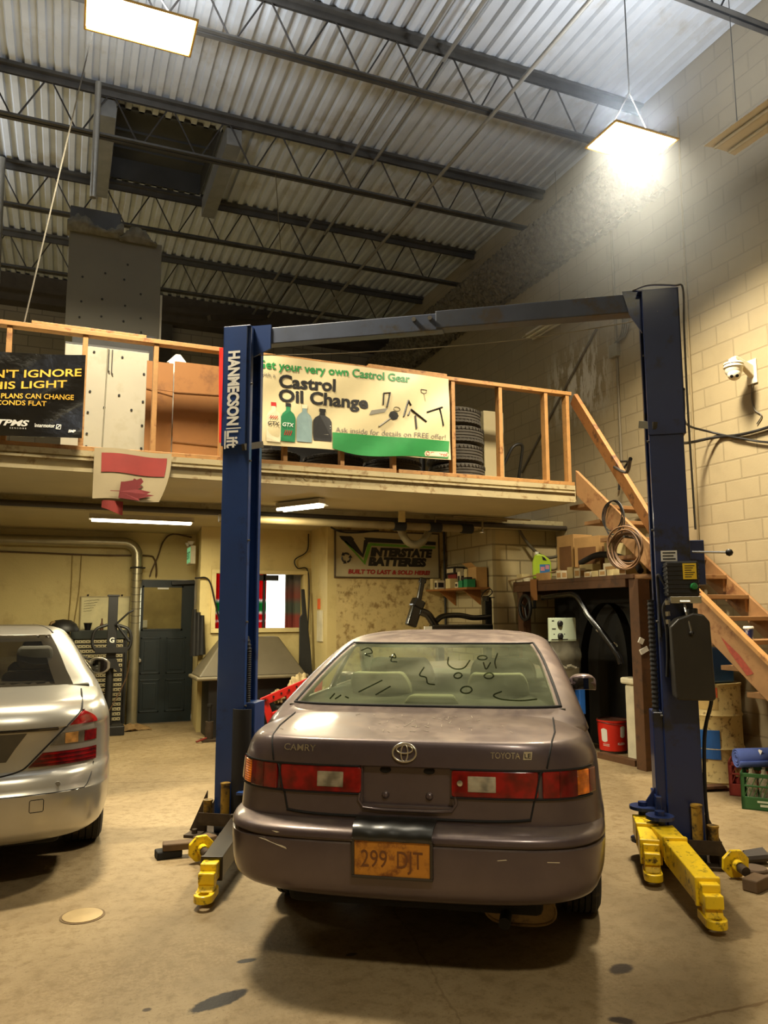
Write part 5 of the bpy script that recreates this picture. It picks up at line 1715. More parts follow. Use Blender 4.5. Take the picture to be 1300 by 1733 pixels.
M_tyre2 = mat('stacked tyre rubber', (62, 57, 48), 0.85, var=0.2, scale=10)
ty = tyre()
t0 = ty.build('tyre', M_tyre2, origin=(0, 0, 0), smooth=40)
t0.location = (3.84, 7.22, MZ1)
LEV = ['lowest tyre of the stack beside the cream banner', 'second tyre up in the stack beside the cream banner', 'third tyre up in the stack beside the cream banner', 'topmost tyre of the stack beside the cream banner']
tag(t0, LEV[0], 'tyre', 'stacked tyres on the mezzanine')
for q in range(1, 4):
    dup(t0, (3.84 + 0.012 * (-1) ** q - 0.004 * q, 7.22 + 0.01 * q, MZ1 + 0.202 * q), 0.6 * q, LEV[q])
for (x, y, l) in ((3.10, 7.25, 'dark tyre lying under the banner, next to the stack'), (2.45, 7.25, 'dark tyre lying under the middle of the cream banner'), (1.80, 7.3, 'dark tyre lying under the banner near the lift post')):
    dup(t0, (x, y, MZ1), x, l)
# standing tyre outline above the banner
st = dup(t0, (2.25, 7.75, 4.08), 0, 'tyre hung upright on the mezzanine, rim just showing over the cream banner')
st.rotation_euler = (R(90), 0, 0)
st.location = (2.25, 7.88, MZ1 + 0.30 + 0.70)
tag(MB().box((1.9, 7.64, MZ1), (2.6, 8.0, MZ1 + 0.695)).build('crate', M_pblack, bevel=0.01), 'dark crate behind the cream banner under an upright tyre', 'crate')
tag(MB().cyl((3.62, 7.62, MZ1), (3.62, 7.62, 4.06), 0.035, 14).build('black_post', M_black, smooth=40), 'black post standing just behind the tyre stack', 'post')

# boards and panels standing on the mezzanine
M_white_board = mat('insulation board', (156, 144, 110), 0.8, var=0.08, scale=2, dirt=((150, 136, 96), 0.3, 3))
tag(MB().box((4.26, 7.35, MZ1), (4.52, 7.60, 3.82)).build('foam_block', M_white_board, bevel=0.01), 'tall cream block standing between the tyre stack and the end of the railing', 'panel')
M_sheet = mat('scuffed white sheet metal', (156, 150, 132), 0.55, 0.1, var=0.06, scale=2, dirt=((150, 144, 124), 0.3, 4))
sh = thing('metal_enclosure', (0.33, 8.0, MZ1), 'tall boxed-in enclosure of screwed grey panels rising from the mezzanine to the roof', 'enclosure')
MB().box((-0.13, 8.6, 4.55), (0.84, 9.3, 5.72)).build('upper_panel', mat('grey green board', (84, 80, 66), 0.7, var=0.08, scale=1.5), sh, bevel=0.004)
MB().box((-0.05, 8.4, MZ1), (0.78, 9.25, 4.56)).build('inner_shaft', M_curb, sh)
MB().box((-0.14, 8.75, 5.72), (0.40, 9.25, 6.08)).build('top_duct', M_curb, sh, bevel=0.01)
rg = MB()
rnd = random.Random(3)
rg.grid(26, 6, lambda u, v: (-0.16 + 0.58 * u, 8.57 - 0.05 * math.sin(v * 3), 5.70 + 0.12 * v + 0.05 * (rnd.random() - 0.3) * v + 0.06 * v * math.sin(u * 7)), thick=(0, 0.15, 0))
rg.grid(22, 6, lambda u, v: (0.38 + 0.40 * u, 8.57 - 0.04 * math.sin(v * 3), 5.68 + (0.16 * math.sin(math.pi * min(1, u * 1.1)) + 0.02) * v + 0.05 * (rnd.random() - 0.3) * v), thick=(0, 0.15, 0))
rg.build('torn_insulation', mat('torn grey insulation', (92, 90, 80), 0.95, var=0.3, scale=12), sh)
MB().box((0.84, 8.66, 4.62), (0.87, 9.2, 5.15)).build('side_flange', M_sheet, sh)
lowp = MB().box((-0.10, 7.40, MZ1), (0.64, 7.43, 4.03)).build('lower_panel', M_sheet, sh, bevel=0.003, label='pale lower panel with dents')
MB().box((-0.10, 7.43, 4.03), (0.64, 8.6, 4.06)).build('panel_cap', M_curb, sh)
MB().tube([(0.27, 7.397, 4.03), (0.265, 7.395, 3.6), (0.255, 7.395, MZ1 + 0.02)], 0.006, 6).build('panel_seam', mat('seam shade', (120, 116, 98), 0.6), lowp)
for (x0, zz0) in ((0.28, 3.80), (0.31, 3.78)):
    MB().tube([(x0, 7.392, 4.02), (x0, 7.39, zz0 + 0.02), (x0 + 0.012, 7.39, zz0)], 0.005, 6).build('drip_rod', M_steel, lowp)
sc = MB()
for x, z in ((0.15, 3.98), (0.40, 3.96), (0.13, 3.60), (0.385, 3.59), (0.12, 3.40), (0.60, 3.55), (0.12, 3.20), (0.60, 3.32), (0.12, 3.08), (0.38, 3.07), (0.60, 3.10), (0.59, 2.98), (0.60, 3.82), (0.26, 3.46), (0.5, 3.46)):
    sc.cyl((x, 7.40, z), (x, 7.394, z), 0.011, 8)
sc.build('screw', M_gap, lowp)
sc = MB()
for x, z in ((0.02, 5.20), (0.25, 5.28), (0.45, 5.24), (0.63, 5.10), (0.02, 4.92), (0.23, 4.98), (0.47, 4.94), (0.64, 4.82), (0.01, 4.74), (0.23, 4.78), (0.46, 4.76), (0.65, 4.66), (0.48, 5.42)):
    sc.cyl((x, 8.60, z), (x, 8.594, z), 0.012, 8)
sc.build('screw', M_gap, sh.children[0])
M_card = mat('brown cardboard', (140, 94, 46), 0.8, var=0.12, scale=3, dirt=((112, 72, 34), 0.35, 3))
cb = thing('cardboard_sheet', (0.95, 7.12, MZ1), 'large brown cardboard sheet standing behind the railing beside the pale metal panel', 'cardboard')
MB().box((0.60, 7.10, MZ1), (0.835, 7.115, 3.86)).build('flap', M_card, cb)
MB().box((0.845, 7.085, MZ1), (1.27, 7.10, 3.88)).build('sheet', M_card, cb)
MB().tube([(0.60, 7.095, 3.60), (0.84, 7.08, 3.585), (1.26, 7.08, 3.60)], 0.003, 4).tube([(0.845, 7.08, 3.12), (1.26, 7.08, 3.11)], 0.003, 4).build('fold_line', mat('fold shade', (110, 72, 36), 0.9), cb)
tag(MB().box((0.655, 7.32, MZ1), (0.735, 7.36, 3.86)).build('dark_board', mat('dark wood', (74, 52, 32), 0.8), bevel=0.003), 'narrow dark board between the pale panel and the cardboard', 'board')
tag(MB().prism([(0.78, 3.885), (0.97, 3.885), (0.90, 3.97), (0.86, 3.97)], lambda x, z: (x, 7.15, z), lambda x, z: (x, 7.25, z)).box((0.80, 7.15, MZ1), (0.95, 7.25, 3.885)).build('paper_roll', mat('white paper', (232, 228, 214), 0.8)), 'white paper tip sticking up behind the cardboard sheet', 'paper')
# grab handle and leaning conduit by the stair head
tag(MB().tube(curve_pts([(4.62, 7.9, MZ1), (4.78, 7.75, 3.35), (4.86, 7.7, 3.52), (4.98, 7.7, 3.55), (5.0, 7.75, 3.4), (5.0, 7.9, MZ1)], 6), 0.018, 8).build('trolley_handle', M_black, smooth=60), 'black bent tube handle of a trolley behind the railing end', 'trolley handle')
# hangers for the roof: conduits
for x, z, l in ((3.98, 6.84, 'thin steel conduit under the roof joists, nearer the block wall'), (3.10, 7.30, 'thin steel conduit high in the roof joists, further from the block wall'), (3.42, 7.33, 'steel conduit between two others, high in the roof joists')):
    tag(MB().cyl((x, 2.5, z), (x + 0.02, 14.2, z), 0.022, 8).build('conduit', M_conduit, smooth=50), l, 'conduit', 'roof conduits')
tag(MB().cyl((0.085, 8.5, 6.08), (0.085, 8.5, 7.45), 0.035, 12).build('drop_pipe', M_conduit, smooth=50), 'grey drop pipe from the roof above the boxed-in enclosure', 'pipe')
tag(MB().cyl((-0.99, 10.5, 5.75), (-1.02, 10.5, 7.45), 0.045, 12).build('drop_pipe', M_conduit, smooth=50), 'grey drop pipe from the roof at the edge of the photo', 'pipe')
for p, q, l in (((0.04, 6.62, 6.9), (-0.42, 6.84, 3.96), 'thin hanging wire slanting down behind the railing'), ((2.15, 8.62, 6.886), (2.75, 10.63, 6.886), 'thin wire slung between two roof joists')):
    tag(MB().cyl(p, q, 0.006, 5).build('hanging_wire', M_greycable), l, 'wire')
tag(MB().tube([(XR - 0.02, 7.55, 5.10), (XR - 0.02, 8.45, 4.35), (XR - 0.02, 9.35, 3.57)], 0.016, 6).build('wall_cable', M_greycable), 'grey cable running slantwise down the block wall behind the railing', 'cable')
# ================================================================ below the mezzanine
# door and its frame
M_dgreen = mat('dark green door paint', (9, 24, 28), 0.45, var=0.15, scale=4, dirt=((10, 18, 18), 0.3, 6))
DX0, DX1, DY = 0.95, 1.79, 11.74
d = MB()
d.box((DX0, DY, 0.01), (DX1, DY + 0.04, 1.33)).box((DX0, DY, 1.96), (DX1, DY + 0.04, 2.055)).box((DX0, DY, 1.33), (1.06, DY + 0.04, 1.96)).box((1.62, DY, 1.33), (DX1, DY + 0.04, 1.96))
door = struct(d.build('door_1', M_dgreen), 'dark green half-glazed door')
pn = MB()
for x0, x1 in ((1.05, 1.33), (1.41, 1.69)):
    for z0, z1 in ((0.16, 0.62), (0.70, 1.22)):
        for lo, hi in (((x0, DY - 0.008, z0), (x1, DY, z0 + 0.02)), ((x0, DY - 0.008, z1 - 0.02), (x1, DY, z1)), ((x0, DY - 0.008, z0), (x0 + 0.02, DY, z1)), ((x1 - 0.02, DY - 0.008, z0), (x1, DY, z1)), ((x0 + 0.05, DY - 0.006, z0 + 0.05), (x1 - 0.05, DY, z1 - 0.05))):
            pn.box(lo, hi)
pn.build('door_panel', M_dgreen, door, bevel=0.004)
MB().box((1.06, DY + 0.015, 1.33), (1.62, DY + 0.02, 1.96)).build('pane', glassy('door pane', (0.85, 0.86, 0.8), 0.9), door)
bd = MB()
for lo, hi in (((1.05, DY - 0.01, 1.32), (1.63, DY, 1.345)), ((1.05, DY - 0.01, 1.945), (1.63, DY, 1.97)), ((1.05, DY - 0.01, 1.32), (1.07, DY, 1.97)), ((1.61, DY - 0.01, 1.32), (1.63, DY, 1.97))):
    bd.box(lo, hi)
bd.build('pane_bead', M_dgreen, door)
MB().lathe([(0.034, 0), (0.034, 0.008), (0.014, 0.012), (0.014, 0.035), (0.03, 0.042), (0.034, 0.06), (0.024, 0.075), (0, 0.078)], n=20, caps=False, M=Matrix.Translation((1.035, DY, 0.90)) @ Matrix.Rotation(R(90), 4, 'X')).build('door_knob', M_chrome, door, smooth=40)
MB().beam((1.45, DY - 0.05, 2.01), (1.78, DY - 0.06, 2.03), 0.06, 0.06).build('door_closer', M_black, door, bevel=0.006)
MB().box((1.26, DY - 0.003, 1.92), (1.42, DY - 0.001, 1.965)).build('paper_note', M_white, door)
fr = MB().box((0.90, 11.76, 0), (0.95, 11.80, 2.10)).box((0.90, 11.76, 2.06), (1.82, 11.80, 2.10))
struct(fr.build('door_frame', M_cream))
tag(MB().box((1.20, 13.17, 1.34), (1.27, 13.2, 1.46)).build('outlet_box', M_white, bevel=0.004), 'white outlet box seen through the pane of the green door', 'outlet')
tag(MB().box((1.15, 12.9, 0), (1.9, 11.93, 0.012)).build('tiled_sill', mat('pale tiles', (196, 186, 160), 0.5)), 'pale tiled sill behind the foot of the green door', 'sill')  # pale floor tiles behind the door, as a thin slab

# window
M_wframe = mat('cream window trim', (206, 188, 132), 0.6, var=0.06)
wf = MB()
for lo, hi in (((WX0 - 0.06, 10.61, WZ0 - 0.06), (WX1 + 0.06, 10.66, WZ0)), ((WX0 - 0.06, 10.61, WZ1), (WX1 + 0.06, 10.66, WZ1 + 0.05)), ((WX0 - 0.06, 10.61, WZ0), (WX0, 10.66, WZ1)), ((WX1, 10.61, WZ0), (WX1 + 0.06, 10.66, WZ1))):
    wf.box(lo, hi)
win = struct(wf.build('window_1', M_wframe, bevel=0.004))
MB().box((WX0, 10.70, WZ0), (WX1, 10.705, WZ1)).build('pane', glassy('office pane', (0.92, 0.93, 0.9), 0.93), win)
MB().box((2.58, 10.67, WZ0), (2.61, 10.72, WZ1)).box((2.45, 10.67, WZ1 - 0.09), (2.80, 10.72, WZ1 - 0.01)).build('sash', M_black, win)
tag(MB().box((2.95, 12.5, 1.1), (3.45, 12.6, 2.4)).build('daylit_window', emit('daylight', (0.95, 0.98, 1.0), 9)), 'bright daylit outer window seen through the office window', 'window')
ol = area_light('office_daylight', (2.4, 12.3, 1.9), 1.2, 1.0, 40, (0.96, 0.98, 1.0), (0, -1, -0.1))


def striped(name, bands, z0, z1, transl):
    k = Nodes(name)
    geo = k.new('ShaderNodeNewGeometry')
    sp = k.new('ShaderNodeSeparateXYZ')
    k.link(geo.outputs['Position'], sp.inputs[0])
    t = k.math('DIVIDE', k.math('ADD', sp.outputs['Z'], -z0), z1 - z0)
    t = k.math('ADD', t, k.math('MULTIPLY', k.math('SUBTRACT', k.noise(16, 3), 0.5), 0.05))
    col = k.ramp(t, bands)
    k.link(col, k.b.inputs['Base Color'])
    k.b.inputs['Roughness'].default_value = 0.5
    tr = k.new('ShaderNodeBsdfTranslucent')
    k.link(col, tr.inputs[0])
    mx = k.new('ShaderNodeMixShader')
    mx.inputs[0].default_value = transl
    k.link(k.b.outputs[0], mx.inputs[1]); k.link(tr.outputs[0], mx.inputs[2]); k.link(mx.outputs[0], k.out.inputs[0])
    return k.m


rd, gn, wh = lin((220, 24, 50)), lin((20, 160, 96)), lin((235, 225, 225))
M_cur = striped('red green curtain', [(0.0, rd), (0.10, rd), (0.13, wh), (0.17, rd), (0.24, rd), (0.28, wh), (0.33, gn), (0.46, gn), (0.52, wh), (0.56, rd), (1.0, rd)], 1.36, 2.1, 0.8)
M_cur2 = striped('pale striped curtain', [(0.0, lin((196, 96, 92))), (0.22, lin((190, 100, 96))), (0.30, lin((128, 138, 128))), (0.46, lin((134, 140, 132))), (0.60, lin((186, 110, 104))), (0.9, lin((150, 140, 136))), (1.0, lin((140, 138, 136)))], 1.36, 2.1, 0.25)
for x0, x1, m, l, fr_ in ((1.92, 2.06, M_cur, 'red and green plastic curtain at the post side of the office window', 5), (2.40, 2.66, M_cur, 'sliver of red and green curtain against the dark window bar', 5), (2.93, 3.05, M_cur2, 'gathered pinkish curtain beside the bright gap of the office window', 9), (3.05, 3.26, M_cur2, 'flat striped blind at the corner side of the office window', 0)):
    tag(MB().grid(24, 4, lambda u, v: (x0 + (x1 - x0) * u, 10.80 + 0.018 * math.sin(u * fr_ * 4), WZ0 - 0.05 + (WZ1 - WZ0 + 0.08) * v), thick=(0, 0.003, 0)).build('curtain', m, smooth=60), l, 'curtain', 'office window curtains')
tag(MB().box((3.12, 10.60, 1.16), (3.20, 10.65, 1.27)).build('switch_box', mat('rusty box', (120, 82, 46), 0.7), bevel=0.006), 'small rusty switch box below the corner of the office window', 'switch box')

# big spiral duct on the partition
M_duct = mat('galvanised duct', (168, 160, 132), 0.32, 0.7, var=0.08, scale=6)
dp = [(-3.0, 11.62, 2.56), (0.55, 11.62, 2.58)] + [(0.75 + 0.20 * math.sin(R(q)) , 11.62, 2.38 + 0.20 * math.cos(R(q))) for q in range(10, 90, 16)] + [(0.95, 11.62, 2.3), (0.955, 11.62, 0.0)]
du = thing('spiral_duct', (0.95, 11.62, 0), 'shiny galvanised duct along the cream partition, elbowing down beside the green door', 'duct')
MB().tube(dp, 0.075, 18).build('duct_run', M_duct, du, smooth=50)
rb = MB()
for q in range(9):
    rb.tube([(0.953 + 0.077 * math.cos(t), 11.62 + 0.077 * math.sin(t), 2.25 - 0.1 * q + 0.02 * math.sin(t)) for t in [2 * math.pi * a / 16 for a in range(16)]], 0.003, 4, closed=True)
rb.build('duct_seam', M_steel, du)
MB().beam((0.86, 11.62, 2.22), (1.06, 11.62, 2.22), 0.17, 0.015).build('pipe_clamp', M_gap, du)
# wiring on the partition
def cable(name, pts, r, label, m=None, n=8):
    return tag(MB().tube(curve_pts(pts, n), r, 6).build(name, m or M_cable, smooth=60), label, 'cable')


cable('wall_cable', [(-3, 11.77, 2.44), (-0.8, 11.77, 2.42), (0.4, 11.77, 2.40), (1.08, 11.77, 2.41), (1.2, 11.77, 2.36), (1.235, 11.77, 2.22), (1.235, 11.77, 2.08)], 0.014, 'brown cable across the cream partition below the spiral duct', mat('brown cable', (92, 72, 44), 0.7))
cable('wall_cable', [(1.73, 11.74, 2.70), (1.45, 11.77, 2.74), (1.32, 11.77, 2.62), (1.25, 11.77, 2.4), (1.17, 11.77, 2.2), (1.14, 11.77, 2.08)], 0.012, 'cable curving down to the top of the green door', mat('brown cord', (92, 72, 44), 0.7))
cable('wall_cable', [(0.08, 11.785, 2.42), (0.085, 11.785, 1.9), (0.07, 11.785, 1.4)], 0.008, 'pale drop cable on the partition, nearer the photo edge', mat('cream cable', (170, 150, 96), 0.7))
cable('wall_cable', [(0.20, 11.785, 2.41), (0.19, 11.785, 1.9), (0.14, 11.785, 1.4)], 0.008, 'pale drop cable on the partition, nearer the green door', mat('cream flex', (160, 140, 90), 0.7))
cable('wall_cable', [(3.22, 10.63, 2.7), (3.2, 10.63, 2.45), (3.02, 10.62, 2.32), (3.06, 10.62, 2.2), (3.2, 10.62, 2.19), (3.235, 10.62, 1.9), (3.22, 10.62, 1.3)], 0.009, 'dark cable looping beside the office window', n=6)
cable('wall_cable', [(1.62, 10.62, 2.04), (1.80, 10.60, 2.02), (1.9, 10.6, 1.7), (2.02, 10.6, 1.25)], 0.012, 'black cable falling from the door corner to the grey hood')
# exit sign
ex = thing('exit_sign', (1.70, 11.3, 2.28), 'small white exit sign with green face on the return beside the green door', 'exit sign')
MB().box((1.62, 11.05, 2.26), (1.69, 11.42, 2.52)).build('housing', mat('white plastic', (214, 206, 176), 0.5), ex, bevel=0.006)
MB().box((1.617, 11.08, 2.28), (1.621, 11.39, 2.50)).build('face', emit('green exit face', lin((120, 190, 130)), 0.8), ex)
MB().text('EXIT', lambda x, z: (1.6155, 11.37 - x, 2.34 + z), 0.14, width=0.27, bold=0.02).build('lettering', mat('exit green', (20, 110, 60), 0.5), ex)
for y in (11.1, 11.37):
    MB().lathe([(0.02, 0), (0.045, 0.03), (0.05, 0.05), (0, 0.05)], (1.63, y, 2.53), n=16, caps=False).build('lamp_head', M_lamp, ex, smooth=40)

# whiteboard
wb = thing('whiteboard', (0.55, 11.78, 1.30), 'small whiteboard with handwriting beside the green door, partly behind the cutting tool stand', 'whiteboard')
MB().box((0.23, 11.77, 1.32), (0.87, 11.795, 1.80)).build('board', mat('whiteboard face', (206, 196, 150), 0.3), wb)
f_ = MB()
for lo, hi in (((0.215, 11.76, 1.305), (0.885, 11.80, 1.32)), ((0.215, 11.76, 1.80), (0.885, 11.80, 1.815)), ((0.215, 11.76, 1.32), (0.23, 11.80, 1.80)), ((0.87, 11.76, 1.32), (0.885, 11.80, 1.80))):
    f_.box(lo, hi)
f_.build('frame', mat('board frame', (150, 138, 100), 0.5, 0.3), wb)
wr = MB()
rnd = random.Random(5)
for q in range(5):
    z = 1.74 - 0.035 * q
    pts = [(0.26 + 0.012 * i, 11.767, z + 0.008 * (rnd.random() - 0.5) + 0.0015 * i) for i in range(18 - 2 * q)]
    wr.tube(pts, 0.002, 4)
wr.build('handwriting', M_black, wb)
for x in (0.31, 0.77):
    MB().cyl((x, 11.765, 1.815), (x, 11.765, 1.84), 0.012, 8).build('hook', M_black, wb)

# perforated bin panel rack
rack = thing('parts_rack', (0.5, 11.45, 0), 'low rack faced with rows of small white bins behind the silver saloon', 'rack')
MB().box((0.14, 11.46, 0.06), (0.82, 11.70, 1.22)).build('backing', M_dark_steel, rack)
bins = MB()
for r_ in range(17):
    for c_ in range(13):
        x = 0.16 + c_ * 0.0485
        z = 0.11 + r_ * 0.066
        bins.box((x, 11.44, z), (x + 0.043, 11.462, z + 0.040))
bins.build('bin_fronts', mat('dirty white bins', (198, 186, 146), 0.6, var=0.1, scale=20), rack)['kind'] = 'stuff'
hb = MB()
for r_ in range(17):
    for c_ in range(13):
        x = 0.16 + c_ * 0.0485
        z = 0.11 + r_ * 0.066
        hb.box((x + 0.014, 11.437, z + 0.012), (x + 0.030, 11.441, z + 0.028))
hb.build('bin_slots', M_gap, rack)['kind'] = 'stuff'
MB().box((0.10, 11.42, 1.22), (0.84, 11.72, 1.34)).build('top_tray', mat('dark green tray', (34, 40, 34), 0.5), rack, bevel=0.006)
for x in (0.10, 0.815):
    MB().box((x, 11.42, 0), (x + 0.03, 11.46, 1.22)).build('upright', M_black, rack)
tag(MB().lathe([(0.035, 0), (0.055, 0.09), (0.06, 0.10), (0.05, 0.10), (0.03, 0.01)], (0.32, 11.55, 1.34), n=18, caps=False).build('funnel', M_black, smooth=40), 'little black funnel standing on the parts rack below the whiteboard', 'funnel')
tag(MB().lathe([(0.026, 0), (0.026, 0.07), (0.012, 0.10), (0.010, 0.16), (0.0, 0.16)], (0.50, 11.5, 1.34), n=14).build('brown_bottle', mat('rusty bottle', (96, 62, 36), 0.5), smooth=40), 'thin rusty bottle on the parts rack below the whiteboard', 'bottle')
hat = thing('covered_grinder', (0.0, 11.18, 0), 'black domed machine head beside the parts rack, just over the silver saloon roof', 'machine')
MB().lathe([(0.20, 0), (0.205, 0.03), (0.17, 0.10), (0.10, 0.15), (0.0, 0.165)], (0.0, 11.18, 1.33), n=26).build('dome', M_black, hat, smooth=40)
MB().cyl((-0.30, 11.18, 1.36), (0.0, 11.18, 1.36), 0.018, 10).build('shaft', mat('brown steel', (70, 50, 36), 0.5), hat)
MB().lathe([(0.03, -0.02), (0.045, 0), (0.03, 0.02)], (-0.12, 11.10, 1.43), 'Y', n=16).build('wheel', mat('tan wheel', (128, 104, 66), 0.5), hat, smooth=40)
MB().box((-0.10, 11.08, 0), (0.09, 11.28, 1.33)).build('pedestal', M_dark_steel, hat)

# tyre machine with its mast
tm = thing('tyre_changer', (0.62, 10.8, 0), 'black tyre changer with an upright mast in front of the parts rack', 'tyre changer')
MB().box((0.40, 10.76, 0), (0.80, 11.03, 0.12)).build('base', M_black, tm, bevel=0.01)
MB().cyl((0.60, 10.94, 0.12), (0.60, 10.94, 0.92), 0.05, 14).build('column', M_black, tm, smooth=40)
MB().box((0.545, 10.84, 0.92), (0.665, 10.90, 1.80)).box((0.53, 10.83, 1.79), (0.68, 10.91, 1.815)).build('mast', M_black, tm, bevel=0.004)
MB().prism([(0.54, 0.98), (0.67, 0.98), (0.73, 0.82), (0.70, 0.80), (0.63, 0.86), (0.50, 0.85), (0.50, 0.88), (0.55, 0.90)], lambda x, z: (x, 10.82, z), lambda x, z: (x, 10.90, z)).build('tool_foot', M_black, tm)
bk = MB()
for s in (-1, 1):
    bk.tube(curve_pts([(0.60 + s * 0.06, 10.80, 1.42), (0.60 + s * 0.20, 10.78, 1.36), (0.60 + s * 0.24, 10.78, 1.22), (0.60 + s * 0.20, 10.78, 1.10), (0.60 + s * 0.06, 10.80, 1.08)], 6), 0.02, 8)
bk.box((0.40, 10.76, 1.06), (0.80, 10.84, 1.13)).tube([(0.66, 10.8, 1.42), (0.82, 10.78, 1.20)], 0.02, 8)
bk.build('swing_bracket', M_black, tm, smooth=50)
MB().text('G', lambda x, z: (0.575 + x, 10.835, 1.19 + z), 0.09, bold=0.03).build('white_letter', M_white, tm)
MB().tube([(0.64, 10.82, 1.42), (0.80, 10.78, 1.58), (0.86, 10.78, 1.61)], 0.013, 8).build('lever', M_black, tm)
MB().tube([(0.05, 11.0, 1.12), (0.36, 10.95, 0.96)], 0.014, 8).build('bar', M_black, tm)
MB().tube(curve_pts([(0.84, 10.85, 0.95), (0.8, 10.9, 0.7), (0.60, 10.85, 0.3), (0.45, 10.85, 0.12)], 6), 0.008, 6).build('air_hose', mat('brown hose', (84, 60, 36), 0.6), tm)
# crumpled sacking on the floor by the door
rnd = random.Random(11)
pts_h = [[rnd.random() for _ in range(15)] for _ in range(11)]
tag(MB().grid(14, 10, lambda u, v: (0.56 + 0.62 * u, 11.08 + 0.34 * v + 0.05 * math.sin(u * 9), 0.006 + 0.10 * pts_h[int(v * 10)][int(u * 14)] * math.sin(math.pi * u) * math.sin(math.pi * (0.15 + 0.7 * v))), thick=(0, 0, -0.005)).build('crumpled_sack', mat('brown paper', (122, 96, 58), 0.85, var=0.2)), 'crumpled brown paper on the floor by the foot of the green door', 'paper')
# dark coats hanging on the office corner
ct = MB()
for q in range(3):
    ct.grid(8, 10, lambda u, v: (1.60 + 0.045 * q - 0.02 * v + 0.10 * u * (0.6 + 0.5 * v), 10.60 - 0.03 * q - 0.05 * math.sin(math.pi * u), 1.62 - 0.04 * q - (0.62 - 0.05 * q) * v), thick=(0, 0.03, 0))
tag(ct.build('hanging_coats', M_black, smooth=50), 'black coats hanging in a bunch on the corner beside the green door', 'hanging coat')

# grey hooded blast cabinet below the window
hc = thing('hooded_cabinet', (2.3, 10.3, 0), 'dark grey hooded cabinet standing under the office window behind the lift post', 'cabinet')
M_hood = mat('grey hood plastic', (92, 84, 66), 0.5, var=0.1, scale=4)
hd = MB()
b_ = [(1.60, 9.95, 0.77), (3.00, 9.95, 0.77), (3.00, 10.6, 0.77), (1.60, 10.6, 0.77)]
t_ = [(1.98, 10.32, 1.25), (2.72, 10.32, 1.25), (2.72, 10.6, 1.25), (1.98, 10.6, 1.25)]
hd.add(b_ + t_, [(0, 1, 5, 4), (1, 2, 6, 5), (2, 3, 7, 6), (3, 0, 4, 7), (4, 5, 6, 7), (3, 2, 1, 0)])
hd.build('hood', M_hood, hc, bevel=0.02)
MB().box((1.57, 9.92, 0.725), (3.03, 10.61, 0.77)).build('rim', mat('hood rim', (120, 110, 86), 0.45), hc, bevel=0.015)
rl_ = MB()
for s, x0, x1 in ((-1, 1.70, 2.04), (1, 2.92, 2.62)):
    rl_.tube([(x0, 9.985, 0.79), (x1, 10.33, 1.2), (x1 + (0.36 if s < 0 else -0.36), 10.33, 1.2)], 0.012, 6)
rl_.build('hood_ridge', M_hood, hc)
MB().box((2.34, 10.31, 1.13), (2.66, 10.325, 1.15)).build('hood_badge', M_lamp, hc)
MB().box((1.75, 10.1, 0.0), (2.85, 10.6, 0.725)).build('cabinet_body', M_black, hc, bevel=0.01)
# hydraulic bottle jack and can by the lift post
jk = thing('bottle_jack', (1.72, 9.83, 0), 'small dark bottle jack on the floor in front of the office corner', 'jack')
MB().box((1.64, 9.76, 0), (1.84, 9.94, 0.03)).build('foot', M_greasy, jk)
MB().cyl((1.73, 9.85, 0.03), (1.73, 9.85, 0.24), 0.05, 16).build('cylinder', M_greasy, jk, smooth=40)
MB().cyl((1.73, 9.85, 0.24), (1.73, 9.85, 0.42), 0.022, 12).cyl((1.73, 9.85, 0.42), (1.73, 9.85, 0.45), 0.034, 12).build('ram', M_black, jk, smooth=40)
MB().beam((1.69, 9.80, 0.05), (1.56, 9.74, 0.02), 0.03, 0.015).build('socket', mat('dull red', (122, 44, 34), 0.6), jk)
tag(MB().lathe([(0.09, 0), (0.09, 0.20), (0.085, 0.21), (0.0, 0.21)], (1.97, 9.72, 0), n=20).build('oil_can', mat('grey tin', (92, 86, 70), 0.45, 0.4), smooth=40), 'grey oil can on the floor between the bottle jack and the lift post', 'can')

# heap of cloths and the red frame of an engine crane
rnd = random.Random(21)
def rag(c, r, m, label, seed):
    rd_ = random.Random(seed)
    ph = [rd_.random() * 6 for _ in range(6)]
    def f(u, v):
        a, b = 2 * math.pi * u, math.pi * v
        k_ = 1 + 0.20 * math.sin(3 * a + ph[0] + 4 * b) + 0.16 * math.sin(7 * a + ph[1] - 3 * b) + 0.10 * math.sin(11 * b + ph[2] + 2 * a)
        return (c[0] + r[0] * k_ * math.sin(b) * math.cos(a), c[1] + r[1] * k_ * math.sin(b) * math.sin(a), c[2] + r[2] * k_ * math.cos(b))
    return tag(MB().grid(40, 24, f).build('rag', m, smooth=70), label, 'rag', 'rags on the bin beside the sign wall')


M_ragw = mat('dirty white cloth', (196, 178, 136), 0.9, var=0.15, scale=6)
tag(MB().box((2.50, 9.55, 0), (3.15, 9.85, 0.42)).build('rag_bin', M_black, bevel=0.02), 'black bin holding rags beside the hooded cabinet', 'bin')
rag((2.84, 9.70, 0.62), (0.12, 0.10, 0.14), M_ragw, 'bigger cream rag on top of the rag bin', 1)
rag((3.10, 9.66, 0.54), (0.06, 0.09, 0.08), M_ragw, 'cream rag drooping over the front of the rag bin', 2)
rag((2.55, 9.68, 0.52), (0.07, 0.10, 0.07), mat('tan cloth', (168, 146, 106), 0.9, var=0.2), 'tan rag low on the rag bin, nearer the lift post', 3)
M_crane = mat('red crane paint', (206, 38, 34), 0.42, var=0.08, dirt=((110, 24, 20), 0.25, 6))
cr = thing('engine_crane', (2.45, 8.9, 0), 'red slotted steel frame leaning behind the mauve sedan and the lift post', 'crane')
